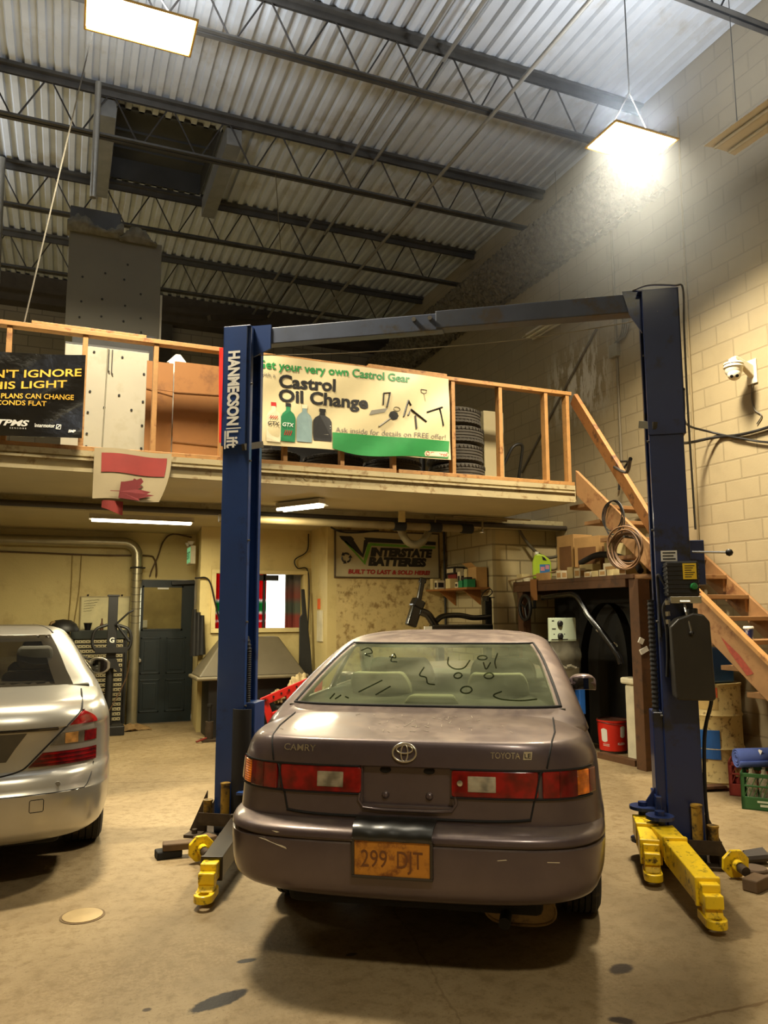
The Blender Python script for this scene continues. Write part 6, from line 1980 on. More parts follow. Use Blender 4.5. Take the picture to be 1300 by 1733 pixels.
def slab(m, quad, y0, y1):
    m.prism(quad, lambda x, z: (x, y0 + (x - 2.1) * 0.3, z), lambda x, z: (x, y1 + (x - 2.1) * 0.3, z))


fr_ = MB()
slab(fr_, [(2.12, 0.60), (2.95, 0.86), (2.95, 0.77), (2.12, 0.50)], 8.8, 8.84)
slab(fr_, [(2.12, 0.60), (2.20, 0.61), (2.40, 0.10), (2.30, 0.06)], 8.8, 8.84)
slab(fr_, [(2.24, 0.42), (2.90, 0.62), (2.88, 0.54), (2.28, 0.34)], 8.8, 8.84)
slab(fr_, [(2.86, 0.82), (2.95, 0.86), (2.88, 0.12), (2.78, 0.1)], 8.8, 8.84)
slab(fr_, [(2.44, 0.66), (2.52, 0.68), (2.56, 0.46), (2.48, 0.44)], 8.8, 8.84)
fr_.build('slotted_frame', M_crane, cr, bevel=0.006)
for q in range(8):
    x = 2.18 + q * 0.10
    MB().cyl((x, 8.795 + (x - 2.1) * 0.3, 0.59 + (x - 2.1) * 0.31 - 0.035), (x, 8.79 + (x - 2.1) * 0.3, 0.59 + (x - 2.1) * 0.31 - 0.035), 0.012, 8).build('bolt_hole', M_gap, cr)
MB().beam((2.15, 8.75, 0.04), (3.0, 9.05, 0.04), 0.10, 0.08).build('base_bar', M_crane, cr)
# black lengths leaning in the corner
tag(MB().prism([(3.20, 0.0), (3.36, 0.0), (3.31, 1.05), (3.285, 1.32), (3.26, 1.62), (3.24, 1.90), (3.195, 1.90), (3.20, 1.55), (3.16, 1.5), (3.14, 0.8)], lambda x, z: (x - 0.104 - 0.003 * z, 10.30 + 0.1 * z, z), lambda x, z: (x - 0.104 - 0.003 * z, 10.34 + 0.1 * z, z)).build('folded_gazebo', mat('black fabric', (32, 32, 30), 0.8), bevel=0.01), 'long black folded cover leaning in the corner beside the office window', 'cover')
tag(MB().box((3.255, 10.20, 1.62), (3.268, 10.29, 1.76)).build('orange_tag', mat('orange card', (222, 98, 34), 0.6)), 'orange card stuck at the corner beside the black cover', 'card')
ps = tag(MB().box((3.252, 10.06, 1.18), (3.268, 10.30, 1.60)).build('paper_strip', mat('white printed strip', (204, 196, 166), 0.7)), 'white printed strip hanging at the corner under the orange card', 'paper strip')

# battery sign
sg = thing('wall_sign', (4.16, 9.88, 2.05), 'wide metal battery sign with a green and black chevron on the grimy cream wall', 'sign')
M_sgrey = mat('sign silver', (176, 166, 132), 0.45, var=0.06, scale=3)
MB().box((3.37, 9.875, 2.045), (4.94, 9.90, 2.685)).build('panel', M_sgrey, sg, bevel=0.01)
f_ = MB()
for lo, hi in (((3.36, 9.862, 2.035), (4.95, 9.90, 2.055)), ((3.36, 9.862, 2.675), (4.95, 9.90, 2.695)), ((3.36, 9.862, 2.055), (3.38, 9.90, 2.675)), ((4.93, 9.862, 2.055), (4.95, 9.90, 2.675))):
    f_.box(lo, hi)
f_.build('frame', mat('sign frame', (74, 60, 38), 0.5), sg, bevel=0.006)
# local px of the sign crop -> metres
sx = lambda u: 3.38 + (u - 115) / (825 - 115) * 1.55
sz = lambda v: 2.67 - (v - 122) / (432 - 122) * 0.62
def sp_(m, pts, d):
    m.add([(sx(u), 9.873 - d, sz(v)) for u, v in pts], [tuple(range(len(pts)))])


a = MB()
sp_(a, [(135, 153), (215, 153), (235, 172), (232, 180), (292, 272), (302, 178), (312, 172), (300, 158), (808, 172), (806, 196), (330, 190), (296, 298), (150, 176)], 0.003)
a.build('chevron_black', M_pblack, sg)
a = MB()
sp_(a, [(165, 188), (185, 188), (300, 322), (325, 205), (345, 195), (804, 206), (803, 220), (352, 214), (310, 348)], 0.003)
a.build('chevron_green', mat('sign green', (92, 148, 40), 0.45), sg)
T3 = lambda x, z: (x, 9.8685, z)
a = MB()
a.text('INTERSTATE', T3, 0.150, x=sx(344), y=sz(282), bold=0.075, shear=0.16, width=sx(782) - sx(344))
a.text('BATTERIES', T3, 0.150, x=sx(330), y=sz(348), bold=0.075, shear=0.16, width=sx(738) - sx(330))
cx, cz_ = sx(182), sz(302)
for q in range(3):                                         # recycling arrows
    an = R(90 + 120 * q)
    p = [Vector((cx + 0.062 * math.cos(an + d_), 0, cz_ + 0.062 * math.sin(an + d_))) for d_ in (-0.75, -0.3, 0.1, 0.55)]
    a.tube([(v.x, 9.870, v.z) for v in p], 0.012, 4)
    e_ = p[-1]
    tdir = Vector((-math.sin(an + 0.55), 0, math.cos(an + 0.55)))
    nrm_ = Vector((math.cos(an + 0.55), 0, math.sin(an + 0.55)))
    a.add([(e_ + nrm_ * 0.03).to_tuple(), (e_ - nrm_ * 0.03).to_tuple(), (e_ + tdir * 0.045).to_tuple()], [(0, 1, 2)])
    for i in range(3):
        a.v[-1 - i].y = 9.869
a.build('lettering', M_pblack, sg)
a = MB().text('BUILT TO LAST & SOLD HERE!', T3, 0.078, x=sx(195), y=sz(408), bold=0.05, shear=0.16, width=sx(762) - sx(195))
a.build('red_lettering', mat('sign red', (150, 34, 34), 0.45), sg)
wr = MB()
wr.text('75-77', lambda x, z: (3.62 + x, 9.897, 1.90 + z), 0.05, spacing=1.1)
wr.text('TRK  44-45', lambda x, z: (3.42 + x, 9.897, 1.82 + z), 0.05, spacing=1.2)
wo = wr.build('pencilled_note', mat('pencil grey', (132, 112, 68), 0.9))
tag(wo, 'faint pencilled figures on the grimy wall below the battery sign', 'writing')

# services below the soffit
M_pipe = mat('dusty pipe', (122, 108, 74), 0.6, 0.2, var=0.15)
tag(MB().cyl((-6, 8.36, 2.655), (XR, 8.36, 2.655), 0.032, 12).build('service_pipe', mat('dark pipe', (58, 50, 38), 0.6), smooth=50), 'long dark pipe along the front of the boxed beam under the mezzanine', 'pipe')
va = thing('service_pipe', (3.0, 8.28, 2.58), 'dusty pipe with fittings and branches under the mezzanine, just in front of the dark one', 'pipe')
MB().cyl((1.5, 8.28, 2.5845), (4.6, 8.28, 2.5845), 0.045, 14).build('main_run', M_pipe, va, smooth=50)
for x in (3.55, 4.02, 4.45):
    MB().cyl((x, 8.28, 2.5845), (x + 0.15, 8.28, 2.5845), 0.06, 12).build('coupling', M_gap, va, smooth=40)
MB().tube([(4.1, 8.28, 2.585), (4.1, 8.28, 2.71), (4.4, 8.28, 2.71), (5.1, 8.28, 2.71)], 0.016, 8).tube([(4.3, 8.2, 2.72), (5.4, 8.2, 2.72)], 0.012, 8).tube([(4.75, 8.28, 2.71), (4.75, 8.28, 2.580)], 0.012, 8).build('branch_pipe', M_pipe, va, smooth=40)
MB().lathe([(0.0, 0), (0.035, 0.008), (0.04, 0.02), (0.012, 0.03), (0.012, 0.06)], (4.75, 8.28, 2.53), n=16, caps=False).build('sprinkler_head', M_chrome, va, smooth=40)
MB().box((3.58, 8.18, 2.62), (3.66, 8.21, 2.75)).build('tag', M_cream, va)
tag(MB().tube(curve_pts([(3.66, 8.6, 2.76), (3.76, 8.6, 2.62), (3.85, 8.6, 2.46), (3.95, 8.6, 2.40), (4.07, 8.6, 2.43), (4.16, 8.6, 2.56), (4.22, 8.6, 2.76)], 6), [0.045 + 0.004 * (q % 2) for q in range(37)], 12).build('exhaust_hose', mat('grey ribbed hose', (132, 124, 96), 0.5, 0.3), smooth=30), 'grey ribbed hose sagging in front of the battery sign', 'hose')
tag(MB().tube(curve_pts([(3.3, 9.86, 2.72), (3.45, 9.85, 2.66), (3.7, 9.85, 2.66), (4.0, 9.85, 2.70)], 6), 0.012, 6).build('wall_cable', M_cable, smooth=60), 'black cable sagging along the top of the battery sign', 'cable')
tag(MB().tube([(5.02, 9.86, 2.72), (5.03, 9.86, 1.2)], 0.018, 8).build('wall_conduit', M_black, smooth=60), 'black conduit down the corner beside the battery sign', 'conduit')

# bracket shelf in the nook with small boxes
sf = thing('wall_shelf', (4.85, 9.2, 1.86), 'narrow wooden shelf in the block nook, full of little boxes', 'shelf')
MB().box((4.72, 8.66, 1.86), (5.07, 9.86, 1.885)).build('board', M_ply, sf, bevel=0.003)
for y in (8.9, 9.6):
    MB().prism([(5.06, 1.86), (4.80, 1.86), (5.06, 1.66)], lambda x, z: (x, y, z), lambda x, z: (x, y + 0.02, z)).build('bracket', M_ply, sf)
M_boxes = {'brown': mat('carton print', (112, 76, 40), 0.8), 'white': mat('white carton', (212, 200, 166), 0.7), 'kraft': mat('kraft carton', (176, 138, 84), 0.8, var=0.1), 'black': mat('black carton', (40, 34, 32), 0.6), 'red': mat('dark red carton', (128, 40, 36), 0.6), 'green': mat('green carton', (30, 120, 74), 0.6), 'cream': mat('cream carton', (200, 182, 130), 0.7)}


def carton(c, s, m, label, group, rz=0.0, cat='box', label_m=None):
    """c = centre of the base, s = size; printed face strip on the side towards the camera."""
    t = thing('carton', c, label, cat, group, rz=rz)
    T = Matrix.Translation(c) @ Matrix.Rotation(rz, 4, 'Z')
    MB(T).box((-s[0] / 2, -s[1] / 2, 0), (s[0] / 2, s[1] / 2, s[2])).build('body', M_boxes[m], t, bevel=0.002)
    if label_m:
        MB(T).box((-s[0] * 0.36, -s[1] / 2 - 0.0015, s[2] * 0.2), (s[0] * 0.36, -s[1] / 2 - 0.0005, s[2] * 0.75)).box((-s[0] / 2 - 0.0015, -s[1] * 0.36, s[2] * 0.2), (-s[0] / 2 - 0.0005, s[1] * 0.36, s[2] * 0.75)).build('printed_panel', M_boxes[label_m], t)
    return t


G1 = 'small boxes on the nook shelf'
for y, sx_, h, m, l, x in ((9.72, 0.09, 0.15, 'cream', 'tall cream box at the sign end of the nook shelf', 4.80), (9.58, 0.08, 0.12, 'white', 'pale box second from the sign end of the nook shelf', 4.80), (9.40, 0.24, 0.20, 'red', 'dark red box at the back of the nook shelf', 4.96), (9.22, 0.13, 0.13, 'cream', 'low cream box in the middle of the nook shelf', 4.80), (9.13, 0.08, 0.22, 'white', 'tall white box in the middle of the nook shelf', 4.92), (9.00, 0.08, 0.25, 'cream', 'tallest cream box on the nook shelf beside the open carton', 4.95), (8.92, 0.07, 0.07, 'white', 'tiny white box in front of the open carton', 4.77), (8.83, 0.10, 0.09, 'green', 'green box on the nook shelf below the open carton', 4.78), (8.71, 0.09, 0.10, 'green', 'green box at the pier end of the nook shelf', 4.79)):
    carton((x, y, 1.885), (0.12, sx_, h), m, l, G1, label_m='black' if m == 'white' else None)
carton((4.95, 9.40, 2.085), (0.16, 0.26, 0.10), 'black', 'black box stacked on the dark red one on the nook shelf', G1, label_m='white')
carton((4.78, 8.77, 1.985), (0.08, 0.16, 0.03), 'black', 'flat black tin lying over two green boxes', G1)
oc = carton((4.96, 8.80, 1.885), (0.16, 0.22, 0.26), 'kraft', 'open kraft carton on the nook shelf near the pier', G1)
MB().add([(4.88, 8.69, 2.145), (4.88, 8.91, 2.145), (4.80, 8.93, 2.20), (4.80, 8.67, 2.20)], [(0, 1, 2, 3)]).build('flap', M_boxes['kraft'], oc)

# folding shop hoist, black, behind the mauve sedan
M_gloss = mat('gloss black enamel', (16, 16, 15), 0.22, var=0.2, coat=0.4)
ho = thing('shop_hoist', (4.4, 8.5, 0), 'gloss black folding shop hoist standing behind the roof of the mauve sedan', 'hoist')
MB().beam((3.86, 8.5, 1.40), (3.96, 8.5, 1.70), 0.10, 0.13).beam((3.93, 8.5, 1.62), (3.98, 8.5, 1.72), 0.13, 0.15).build('ram_body', M_gloss, ho, bevel=0.02)
MB().beam((3.96, 8.5, 1.66), (4.03, 8.5, 1.97), 0.055, 0.06).beam((4.02, 8.5, 1.92), (4.035, 8.5, 1.985), 0.065, 0.085).build('handle', M_gloss, ho, bevel=0.015)
MB().tube(curve_pts([(3.98, 8.48, 1.58), (4.08, 8.48, 1.54), (4.15, 8.48, 1.45), (4.2, 8.48, 1.38)], 6), 0.05, 10).build('elbow', M_gloss, ho, smooth=50)
MB().tube(curve_pts([(4.18, 8.46, 1.46), (4.28, 8.46, 1.52), (4.5, 8.46, 1.53), (4.7, 8.46, 1.50), (4.93, 8.46, 1.51)], 6), 0.034, 10).build('boom', M_gloss, ho, smooth=50)
MB().box((4.12, 8.42, 1.33), (4.96, 8.54, 1.42)).build('lower_boom', M_gloss, ho, bevel=0.012)
MB().box((4.86, 8.44, 1.40), (4.96, 8.54, 1.72)).cyl((4.91, 8.49, 1.70), (4.91, 8.49, 1.76), 0.06, 12).build('upright', M_gloss, ho, bevel=0.01)
MB().tube(curve_pts([(4.84, 8.5, 1.76), (4.88, 8.5, 1.82), (4.96, 8.5, 1.86), (5.0, 8.5, 1.82), (4.95, 8.5, 1.77), (4.86, 8.5, 1.76), (5.03, 8.5, 1.75)], 5), 0.007, 6).build('wire_loop', M_black, ho)
MB().box((4.0, 8.40, 1.34), (4.10, 8.42, 1.40)).build('label', M_white, ho)
for x in (4.2, 4.86):
    MB().box((x, 8.44, 0.0), (x + 0.08, 8.52, 1.34)).build('leg', M_gloss, ho)
# ================================================================ stairs
M_step = mat('stair timber', (146, 108, 66), 0.65, var=0.22, scale=5, dirt=((104, 64, 32), 0.4, 5))
stair = thing('staircase', (5.5, 4.8, 0), 'open wooden staircase along the block wall up to the mezzanine', 'stairs')
ztop = lambda y: 2.19 + 0.815 * (y - 5.68)
def board(x0, x1, y0, y1, drop, name, off=0.0):
    q = [(y0, ztop(y0) - off), (y1, ztop(y1) - off), (y1, ztop(y1) - drop - off), (y0, ztop(y0) - drop - off)]
    return MB().prism(q, lambda y, z: (x0, y, z), lambda y, z: (x1, y, z)).build(name, M_step, stair, bevel=0.004)


sb_ = board(5.055, 5.095, 3.05, 6.78, 0.27, 'stringer')
board(6.005, 6.045, 3.05, 6.78, 0.27, 'stringer', 0.30)
sis = MB()
rnd = random.Random(4)
q = [(3.1, ztop(3.1) + 0.01), (5.10, ztop(5.10) + 0.01), (5.16, ztop(5.16) - 0.05), (5.13, ztop(5.13) - 0.10), (5.17, ztop(5.17) - 0.13), (5.14, ztop(5.14) - 0.20), (5.10, ztop(5.10) - 0.30), (3.1, ztop(3.1) - 0.30)]
sis.prism(q, lambda y, z: (5.012, y, z), lambda y, z: (5.052, y, z))
so_ = sis.build('sister_board', M_step, stair, bevel=0.004)
MB().add([(5.0105, 4.55, 1.08), (5.0105, 4.68, 1.22), (5.0105, 4.86, 1.36), (5.0105, 4.78, 1.24), (5.0105, 4.62, 1.06)], [(0, 1, 2, 3, 4)]).build('paint_smear', mat('red smear', (140, 58, 40), 0.8, var=0.3, scale=30), so_, label='rubbed red paint smear')
MB().beam((5.03, 5.16, ztop(5.16) + 0.02), (5.03, 3.1, ztop(3.1) + 0.02), 0.06, 0.03).build('nosing_strip', M_pine, stair)
for k_ in range(14):
    z = 2.72 - 0.2 * k_
    y = 6.70 - 0.25 * k_
    if z < 0.1:
        break
    MB().box((5.095, y, z - 0.04), (6.005, y + 0.26, z)).build('tread', M_step, stair, bevel=0.004)
    MB().prism([(y + 0.02, z - 0.04), (y + 0.20, z - 0.04), (y + 0.02, z - 0.16)], lambda a, b: (5.97, a, b), lambda a, b: (6.005, a, b)).build('cleat', M_step, stair)
MB().beam((5.055, 6.76, 3.88), (5.075, 5.62, 2.30), 0.045, 0.14, up=(0, 0.8, 1)).build('handrail', M_ply, stair, bevel=0.004)
MB().cyl((5.055, 5.86, 2.265), (4.90, 5.86, 2.275), 0.012, 8).build('peg', M_steel, stair)
wl = MB()
for q in range(3):
    c = Vector((5.045 - 0.008 * q, 6.20 - 0.03 * q, 2.52 - 0.02 * q))
    wl.tube([c + Vector((0, 0.15 * math.cos(t), (0.15 + 0.02 * q) * math.sin(t))) for t in [2 * math.pi * a / 24 for a in range(24)]], 0.006, 5, closed=True)
tag(wl.build('wire_coil', M_cable), 'thin black wire looped on the upper side board of the stairs', 'wire coil')
# coil of hose
hc_ = thing('hose_coil', (4.97, 5.85, 1.98), 'big coil of brown air hose hanging where the stair board meets the wood post', 'hose')
M_hose = mat('brown hose rubber', (112, 84, 58), 0.55, var=0.1)
rnd = random.Random(9)
m = MB()
for q in range(7):
    r0 = 0.135 + 0.011 * q
    dx, dz, ph = (rnd.random() - 0.5) * 0.03, (rnd.random() - 0.5) * 0.03, rnd.random() * 6
    m.tube([(4.945 + dx * 0.5 + r0 * 0.5 * math.cos(t) * 0.35 - 0.008 * q, 5.86 + 0.02 * math.sin(t * 2 + ph) - r0 * 1.0 * math.cos(t), 2.16 + dz + r0 * 1.0 * math.sin(t)) for t in [2 * math.pi * a / 30 for a in range(30)]], 0.009, 6, closed=True)
m.build('coil', M_hose, hc_, smooth=60)
MB().tube(curve_pts([(4.95, 6.05, 2.02), (4.93, 6.08, 2.2), (4.95, 5.98, 2.36), (4.96, 5.84, 2.38), (4.96, 5.7, 2.26)], 6), 0.008, 6).build('loose_turn', mat('dark hose', (52, 40, 32), 0.6), hc_, smooth=60)

# ================================================================ workbench under the stairs
M_bench = mat('oily bench timber', (84, 54, 27), 0.65, var=0.25, scale=6, dirt=((60, 38, 20), 0.45, 6))
BZ = 1.95
bench = thing('workbench', (5.7, 7.45, 0), 'high rough wooden workbench against the block wall, crowded with boxes', 'workbench')
MB().box((5.36, 6.30, BZ - 0.045), (6.04, 8.58, BZ)).build('top', M_bench, bench, bevel=0.004)
MB().box((5.36, 6.42, BZ - 0.13), (5.40, 8.58, BZ - 0.045)).box((5.40, 8.50, BZ - 0.16), (6.0, 8.56, BZ - 0.045)).build('apron', M_bench, bench, bevel=0.003)
MB().box((5.385, 6.26, 0.0), (5.535, 6.40, BZ - 0.045)).build('leg', M_bench, bench, bevel=0.006)
MB().box((5.38, 8.40, 0.0), (5.50, 8.52, BZ - 0.045)).build('leg', M_bench, bench, bevel=0.006)
MB().box((5.99, 6.5, 0.0), (6.045, 8.58, BZ - 0.045)).build('dark_backing', M_black, bench)  # black sheet added; the dark under the bench is put into its colour
tp_ = MB().beam((5.375, 6.255, 1.16), (5.46, 6.25, 1.20), 0.02, 0.05).beam((5.375, 6.255, 1.25), (5.40, 6.25, 1.30), 0.02, 0.05)
tp_.build('white_tape', M_white, bench, label='torn white tape on the post')
# jug of washer fluid
jg = thing('fluid_jug', (5.56, 8.22, BZ), 'yellow-green jug of washer fluid with a blue label at the pier end of the workbench', 'jug', rz=R(28))
J = Matrix.Translation((5.56, 8.22, BZ + 0.03)) @ Matrix.Rotation(R(-28), 4, 'Z')
kj = Nodes('washer fluid jug')
kj.b.inputs['Base Color'].default_value = (*lin((176, 206, 60)), 1)
kj.b.inputs['Roughness'].default_value = 0.25
kj.b.inputs['Subsurface Weight'].default_value = 0.4
kj.b.inputs['Subsurface Radius'].default_value = (0.05, 0.05, 0.02)
m = MB(J)
m.prism([(-0.11, 0), (0.11, 0), (0.115, 0.02), (0.115, 0.20), (0.09, 0.25), (0.03, 0.30), (-0.03, 0.315), (-0.06, 0.315), (-0.09, 0.29), (-0.115, 0.21), (-0.115, 0.02)], lambda x, z: (x, -0.065, z), lambda x, z: (x, 0.065, z))
jb = m.build('body', kj.m, jg, bevel=0.02, seg=3)
MB(J).lathe([(0.026, 0.31), (0.026, 0.345), (0.0, 0.345)], (-0.055, 0, 0), n=18, caps=False).build('cap', M_white, jg, smooth=40)
MB(J).box((-0.03, -0.067, 0.04), (0.095, -0.0655, 0.18)).build('label', mat('jug label blue', (60, 120, 176), 0.4), jb)
MB(J).box((-0.02, -0.0685, 0.10), (0.03, -0.067, 0.15)).box((0.04, -0.0685, 0.12), (0.085, -0.067, 0.17)).build('label_print', mat('label pink', (206, 140, 150), 0.5), jb)
MB(J).prism([(0.01, 0.235), (0.06, 0.225), (0.035, 0.265), (0.0, 0.285)], lambda x, z: (x, -0.068, z), lambda x, z: (x, -0.0645, z)).build('handle_opening', M_gap, jb)

G2n = 'cartons on the workbench'
carton((5.85, 7.92, BZ), (0.28, 0.34, 0.56), 'kraft', 'tall brown carton with printed flaps at the back of the workbench behind the jug', G2n, label_m='brown')
b2_ = carton((5.83, 7.48, BZ), (0.30, 0.40, 0.50), 'kraft', 'wide brown carton at the back of the workbench, beside the tall one', G2n, rz=0.15, label_m='brown')
carton((5.84, 6.98, BZ), (0.28, 0.36, 0.40), 'cream', 'pale dusty carton at the back of the workbench below the stairs', G2n)
CB = [
    (5.44, 8.46, 0.0, 0.12, 0.16, 0.05, 'white', 'lower of two flat white cartons at the pier end of the bench'),
    (5.44, 8.46, 0.05, 0.12, 0.14, 0.05, 'cream', 'upper of two flat cartons at the pier end of the bench'),
    (5.42, 7.98, 0.0, 0.10, 0.18, 0.09, 'kraft', 'low brown carton on the bench edge in front of the jug'),
    (5.43, 7.62, 0.0, 0.08, 0.10, 0.10, 'white', 'upright white carton on the bench edge under the tall brown carton'),
    (5.43, 7.40, 0.0, 0.08, 0.10, 0.13, 'cream', 'tall cream carton on the bench edge, mid bench'),
    (5.43, 7.27, 0.0, 0.08, 0.10, 0.11, 'white', 'white carton beside the tall cream one on the bench edge'),
    (5.43, 7.08, 0.0, 0.08, 0.11, 0.06, 'white', 'small white carton first in the row towards the wood post'),
    (5.43, 6.95, 0.0, 0.08, 0.11, 0.065, 'cream', 'small cream carton second in the row towards the wood post'),
    (5.43, 6.82, 0.0, 0.08, 0.11, 0.07, 'white', 'small white carton third in the row towards the wood post'),
    (5.43, 6.69, 0.0, 0.08, 0.11, 0.065, 'cream', 'small cream carton nearest the wood post'),
    (5.58, 6.85, 0.0, 0.10, 0.26, 0.15, 'white', 'white label-covered carton behind the row, below the hose coil'),
    (5.60, 7.30, 0.0, 0.12, 0.24, 0.16, 'cream', 'open cream carton on the bench in front of the wide brown one'),
    (5.58, 7.62, 0.0, 0.14, 0.22, 0.11, 'kraft', 'flat brown carton on the bench in front of the wide brown one'),
]
for x, y, dz, sx_, sy_, h, m_, l in CB:
    carton((x, y, BZ + dz), (sx_, sy_, h), m_, l, G2n, rz=0.06 * math.sin(y * 40), label_m='kraft' if (m_ == 'white' and h > 0.055) else None)
tag(MB().beam((5.30, 8.66, BZ + 0.012), (5.50, 7.75, BZ + 0.115), 0.03, 0.012).build('wood_strip', mat('grey lath', (150, 124, 84), 0.7)), 'thin wooden strip poking over the pier end of the workbench', 'strip')
tag(MB().grid(3, 8, lambda u, v: (5.345 - 0.004 * math.sin(v * 5), 8.02 + 0.14 * u, BZ + 0.02 - 0.26 * v), thick=(0.006, 0, 0)).build('card_flap', M_card), 'strip of cardboard hanging over the workbench edge below the jug', 'cardboard')
tag(MB().tube(curve_pts([(5.62, 7.5, BZ + 0.19), (5.62, 7.2, BZ + 0.26), (5.655, 6.95, BZ + 0.24), (5.66, 6.62, BZ + 0.14), (5.62, 6.48, BZ + 0.04)], 8), 0.035, 8).build('hose', M_rubber, smooth=60), 'fat black rubber hose lying across the cartons on the workbench', 'hose')
tag(MB().tube(curve_pts([(5.4, 8.56, 2.72), (5.55, 8.5, 2.45), (5.75, 8.45, 2.28), (5.95, 8.4, 2.30), (6.02, 8.4, 2.4)], 8), 0.02, 8).build('slack_cable', mat('dusty cable', (84, 76, 56), 0.7), smooth=60), 'dusty cable sagging across the block pier above the jug', 'cable')

# ---- under the bench
ac = thing('refrigerant_machine', (5.28, 7.42, 0), 'workshop machine with a pale green panel and two black knobs under the workbench edge', 'machine')
MB().box((5.04, 7.44, 0.0), (5.46, 7.90, 1.24)).build('cabinet', mat('dark machine grey', (54, 50, 42), 0.5, var=0.2), ac, bevel=0.02)
MB().box((5.09, 7.40, 1.235), (5.45, 7.44, 1.50)).build('panel', mat('pale green panel', (198, 212, 186), 0.35, var=0.03), ac, bevel=0.006)
for z in (1.435, 1.295):
    MB().lathe([(0.034, 0), (0.034, 0.02), (0.024, 0.03), (0.0, 0.03)], n=18, caps=False, M=Matrix.Translation((5.225, 7.40, z)) @ Matrix.Rotation(R(90), 4, 'X')).build('knob', M_black, ac, smooth=40)
pt_ = MB()
for x, z, w in ((5.12, 1.37, 0.05), (5.14, 1.31, 0.012), (5.28, 1.31, 0.012), (5.11, 1.25, 0.22), (5.12, 1.46, 0.03)):
    pt_.box((x, 7.398, z), (x + w, 7.40, z + 0.012))
pt_.build('panel_print', M_gap, ac)
MB().grid(8, 8, lambda u, v: (5.07 + 0.40 * u, 7.36 - 0.05 * math.sin(math.pi * u) + 0.02 * math.sin(v * 8), 1.26 - 0.32 * v)).build('plastic_cover', glassy('cloudy plastic bag', (0.8, 0.8, 0.75), 0.6, 0.2, dust=((170, 164, 140), 0.12, 0.4), dust_scale=9), ac, smooth=60)
MB().box((5.06, 7.35, 0.80), (5.44, 7.44, 0.94)).build('tool_tray', mat('tray grey', (104, 96, 74), 0.4, 0.3), ac, bevel=0.006)
tlm = MB()
for q in range(5):
    tlm.beam((5.10 + 0.06 * q, 7.36, 0.96), (5.14 + 0.065 * q, 7.36, 0.94 + 0.03 * (q % 2)), 0.02, 0.02)
tlm.build('fittings', M_lamp, ac)
MB().box((5.42, 7.34, 0.42), (5.50, 7.43, 0.80)).build('blue_bottle', mat('bottle blue', (40, 96, 176), 0.35), ac, bevel=0.01)
M_trim = mat('black bodywork plastic', (30, 28, 24), 0.42, var=0.25, scale=5)
lin_ = thing('wheel_arch_liner', (5.65, 7.0, 0), 'big black curved wheel arch liner standing under the workbench', 'car part')
MB().grid(20, 6, lambda u, v: (5.72 + 0.10 * v + 0.05 * math.sin(u * 3), 7.30 + 0.42 * math.cos(math.pi * (0.02 + 0.96 * u)), 0.92 + 0.75 * math.sin(math.pi * (0.02 + 0.96 * u)) - (0.92 if u in (0, 1) else 0)), thick=(0.01, 0, 0)).build('liner', M_trim, lin_, smooth=60)
sp2 = thing('suspension_strut', (5.5, 7.0, 0), 'black tubular strut slanting under the workbench with two bright clamps', 'car part')
MB().tube(curve_pts([(5.38, 7.95, 1.74), (5.36, 7.5, 1.76), (5.36, 7.25, 1.74), (5.37, 7.05, 1.52), (5.42, 6.85, 1.30), (5.45, 6.70, 1.12), (5.46, 6.66, 1.02)], 8), 0.034, 10).build('tube', M_gloss, sp2, smooth=60)
for p in ((5.41, 6.93, 1.37), (5.455, 6.76, 1.21)):
    MB().lathe([(0.040, -0.012), (0.042, 0), (0.040, 0.012)], n=16, caps=False, M=Matrix.Translation(p) @ Matrix.Rotation(R(38), 4, 'X')).build('clamp', M_chrome, sp2)
wh = thing('steering_wheel', (5.30, 8.3, 1.3), 'small black wheel hanging from the pier end of the workbench', 'wheel')
m = MB()
m.tube([(5.30 + 0.02 * math.cos(t), 8.22 + 0.15 * math.cos(t), 1.62 + 0.15 * math.sin(t)) for t in [2 * math.pi * q / 28 for q in range(28)]], 0.022, 8, closed=True)
for a in (0.4, 2.5, 4.4):
    m.tube([(5.30, 8.22, 1.62), (5.30 + 0.02 * math.cos(a), 8.22 + 0.15 * math.cos(a), 1.62 + 0.15 * math.sin(a))], 0.014, 6)
m.tube([(5.34, 8.22, 1.62), (5.44, 8.22, 1.62), (5.44, 8.22, 1.85)], 0.02, 6)
m.build('wheel', M_black, wh, smooth=60)
# red pail
pail = thing('pail', (5.80, 7.27, 0), 'red oil pail with a white emblem standing on the floor below the workbench', 'pail')
M_pail = mat('red pail', (206, 42, 28), 0.38, var=0.06)
MB().lathe([(0.145, 0.0), (0.148, 0.03), (0.152, 0.03)], (5.80, 7.27, 0), n=36).build('dark_foot', M_greasy, pail, smooth=40)
MB().lathe([(0.150, 0.03), (0.168, 0.34), (0.174, 0.345), (0.174, 0.355), (0.165, 0.36)], (5.80, 7.27, 0), n=36, caps=False).build('body', M_pail, pail, smooth=40)
MB().lathe([(0.0, 0.35), (0.166, 0.352), (0.172, 0.366), (0.160, 0.366)], (5.80, 7.27, 0), n=36, caps=False).build('lid', mat('dusty lid', (92, 56, 38), 0.6), pail, smooth=40)
def round_pail(x, z, r_=0.1605):
    a = math.atan2(-7.27, -5.80) + x / 0.16
    rr_ = 0.150 + (0.168 - 0.150) * (z - 0.03) / 0.31 + 0.0012
    return (5.80 + rr_ * math.cos(a), 7.27 + rr_ * math.sin(a), z)


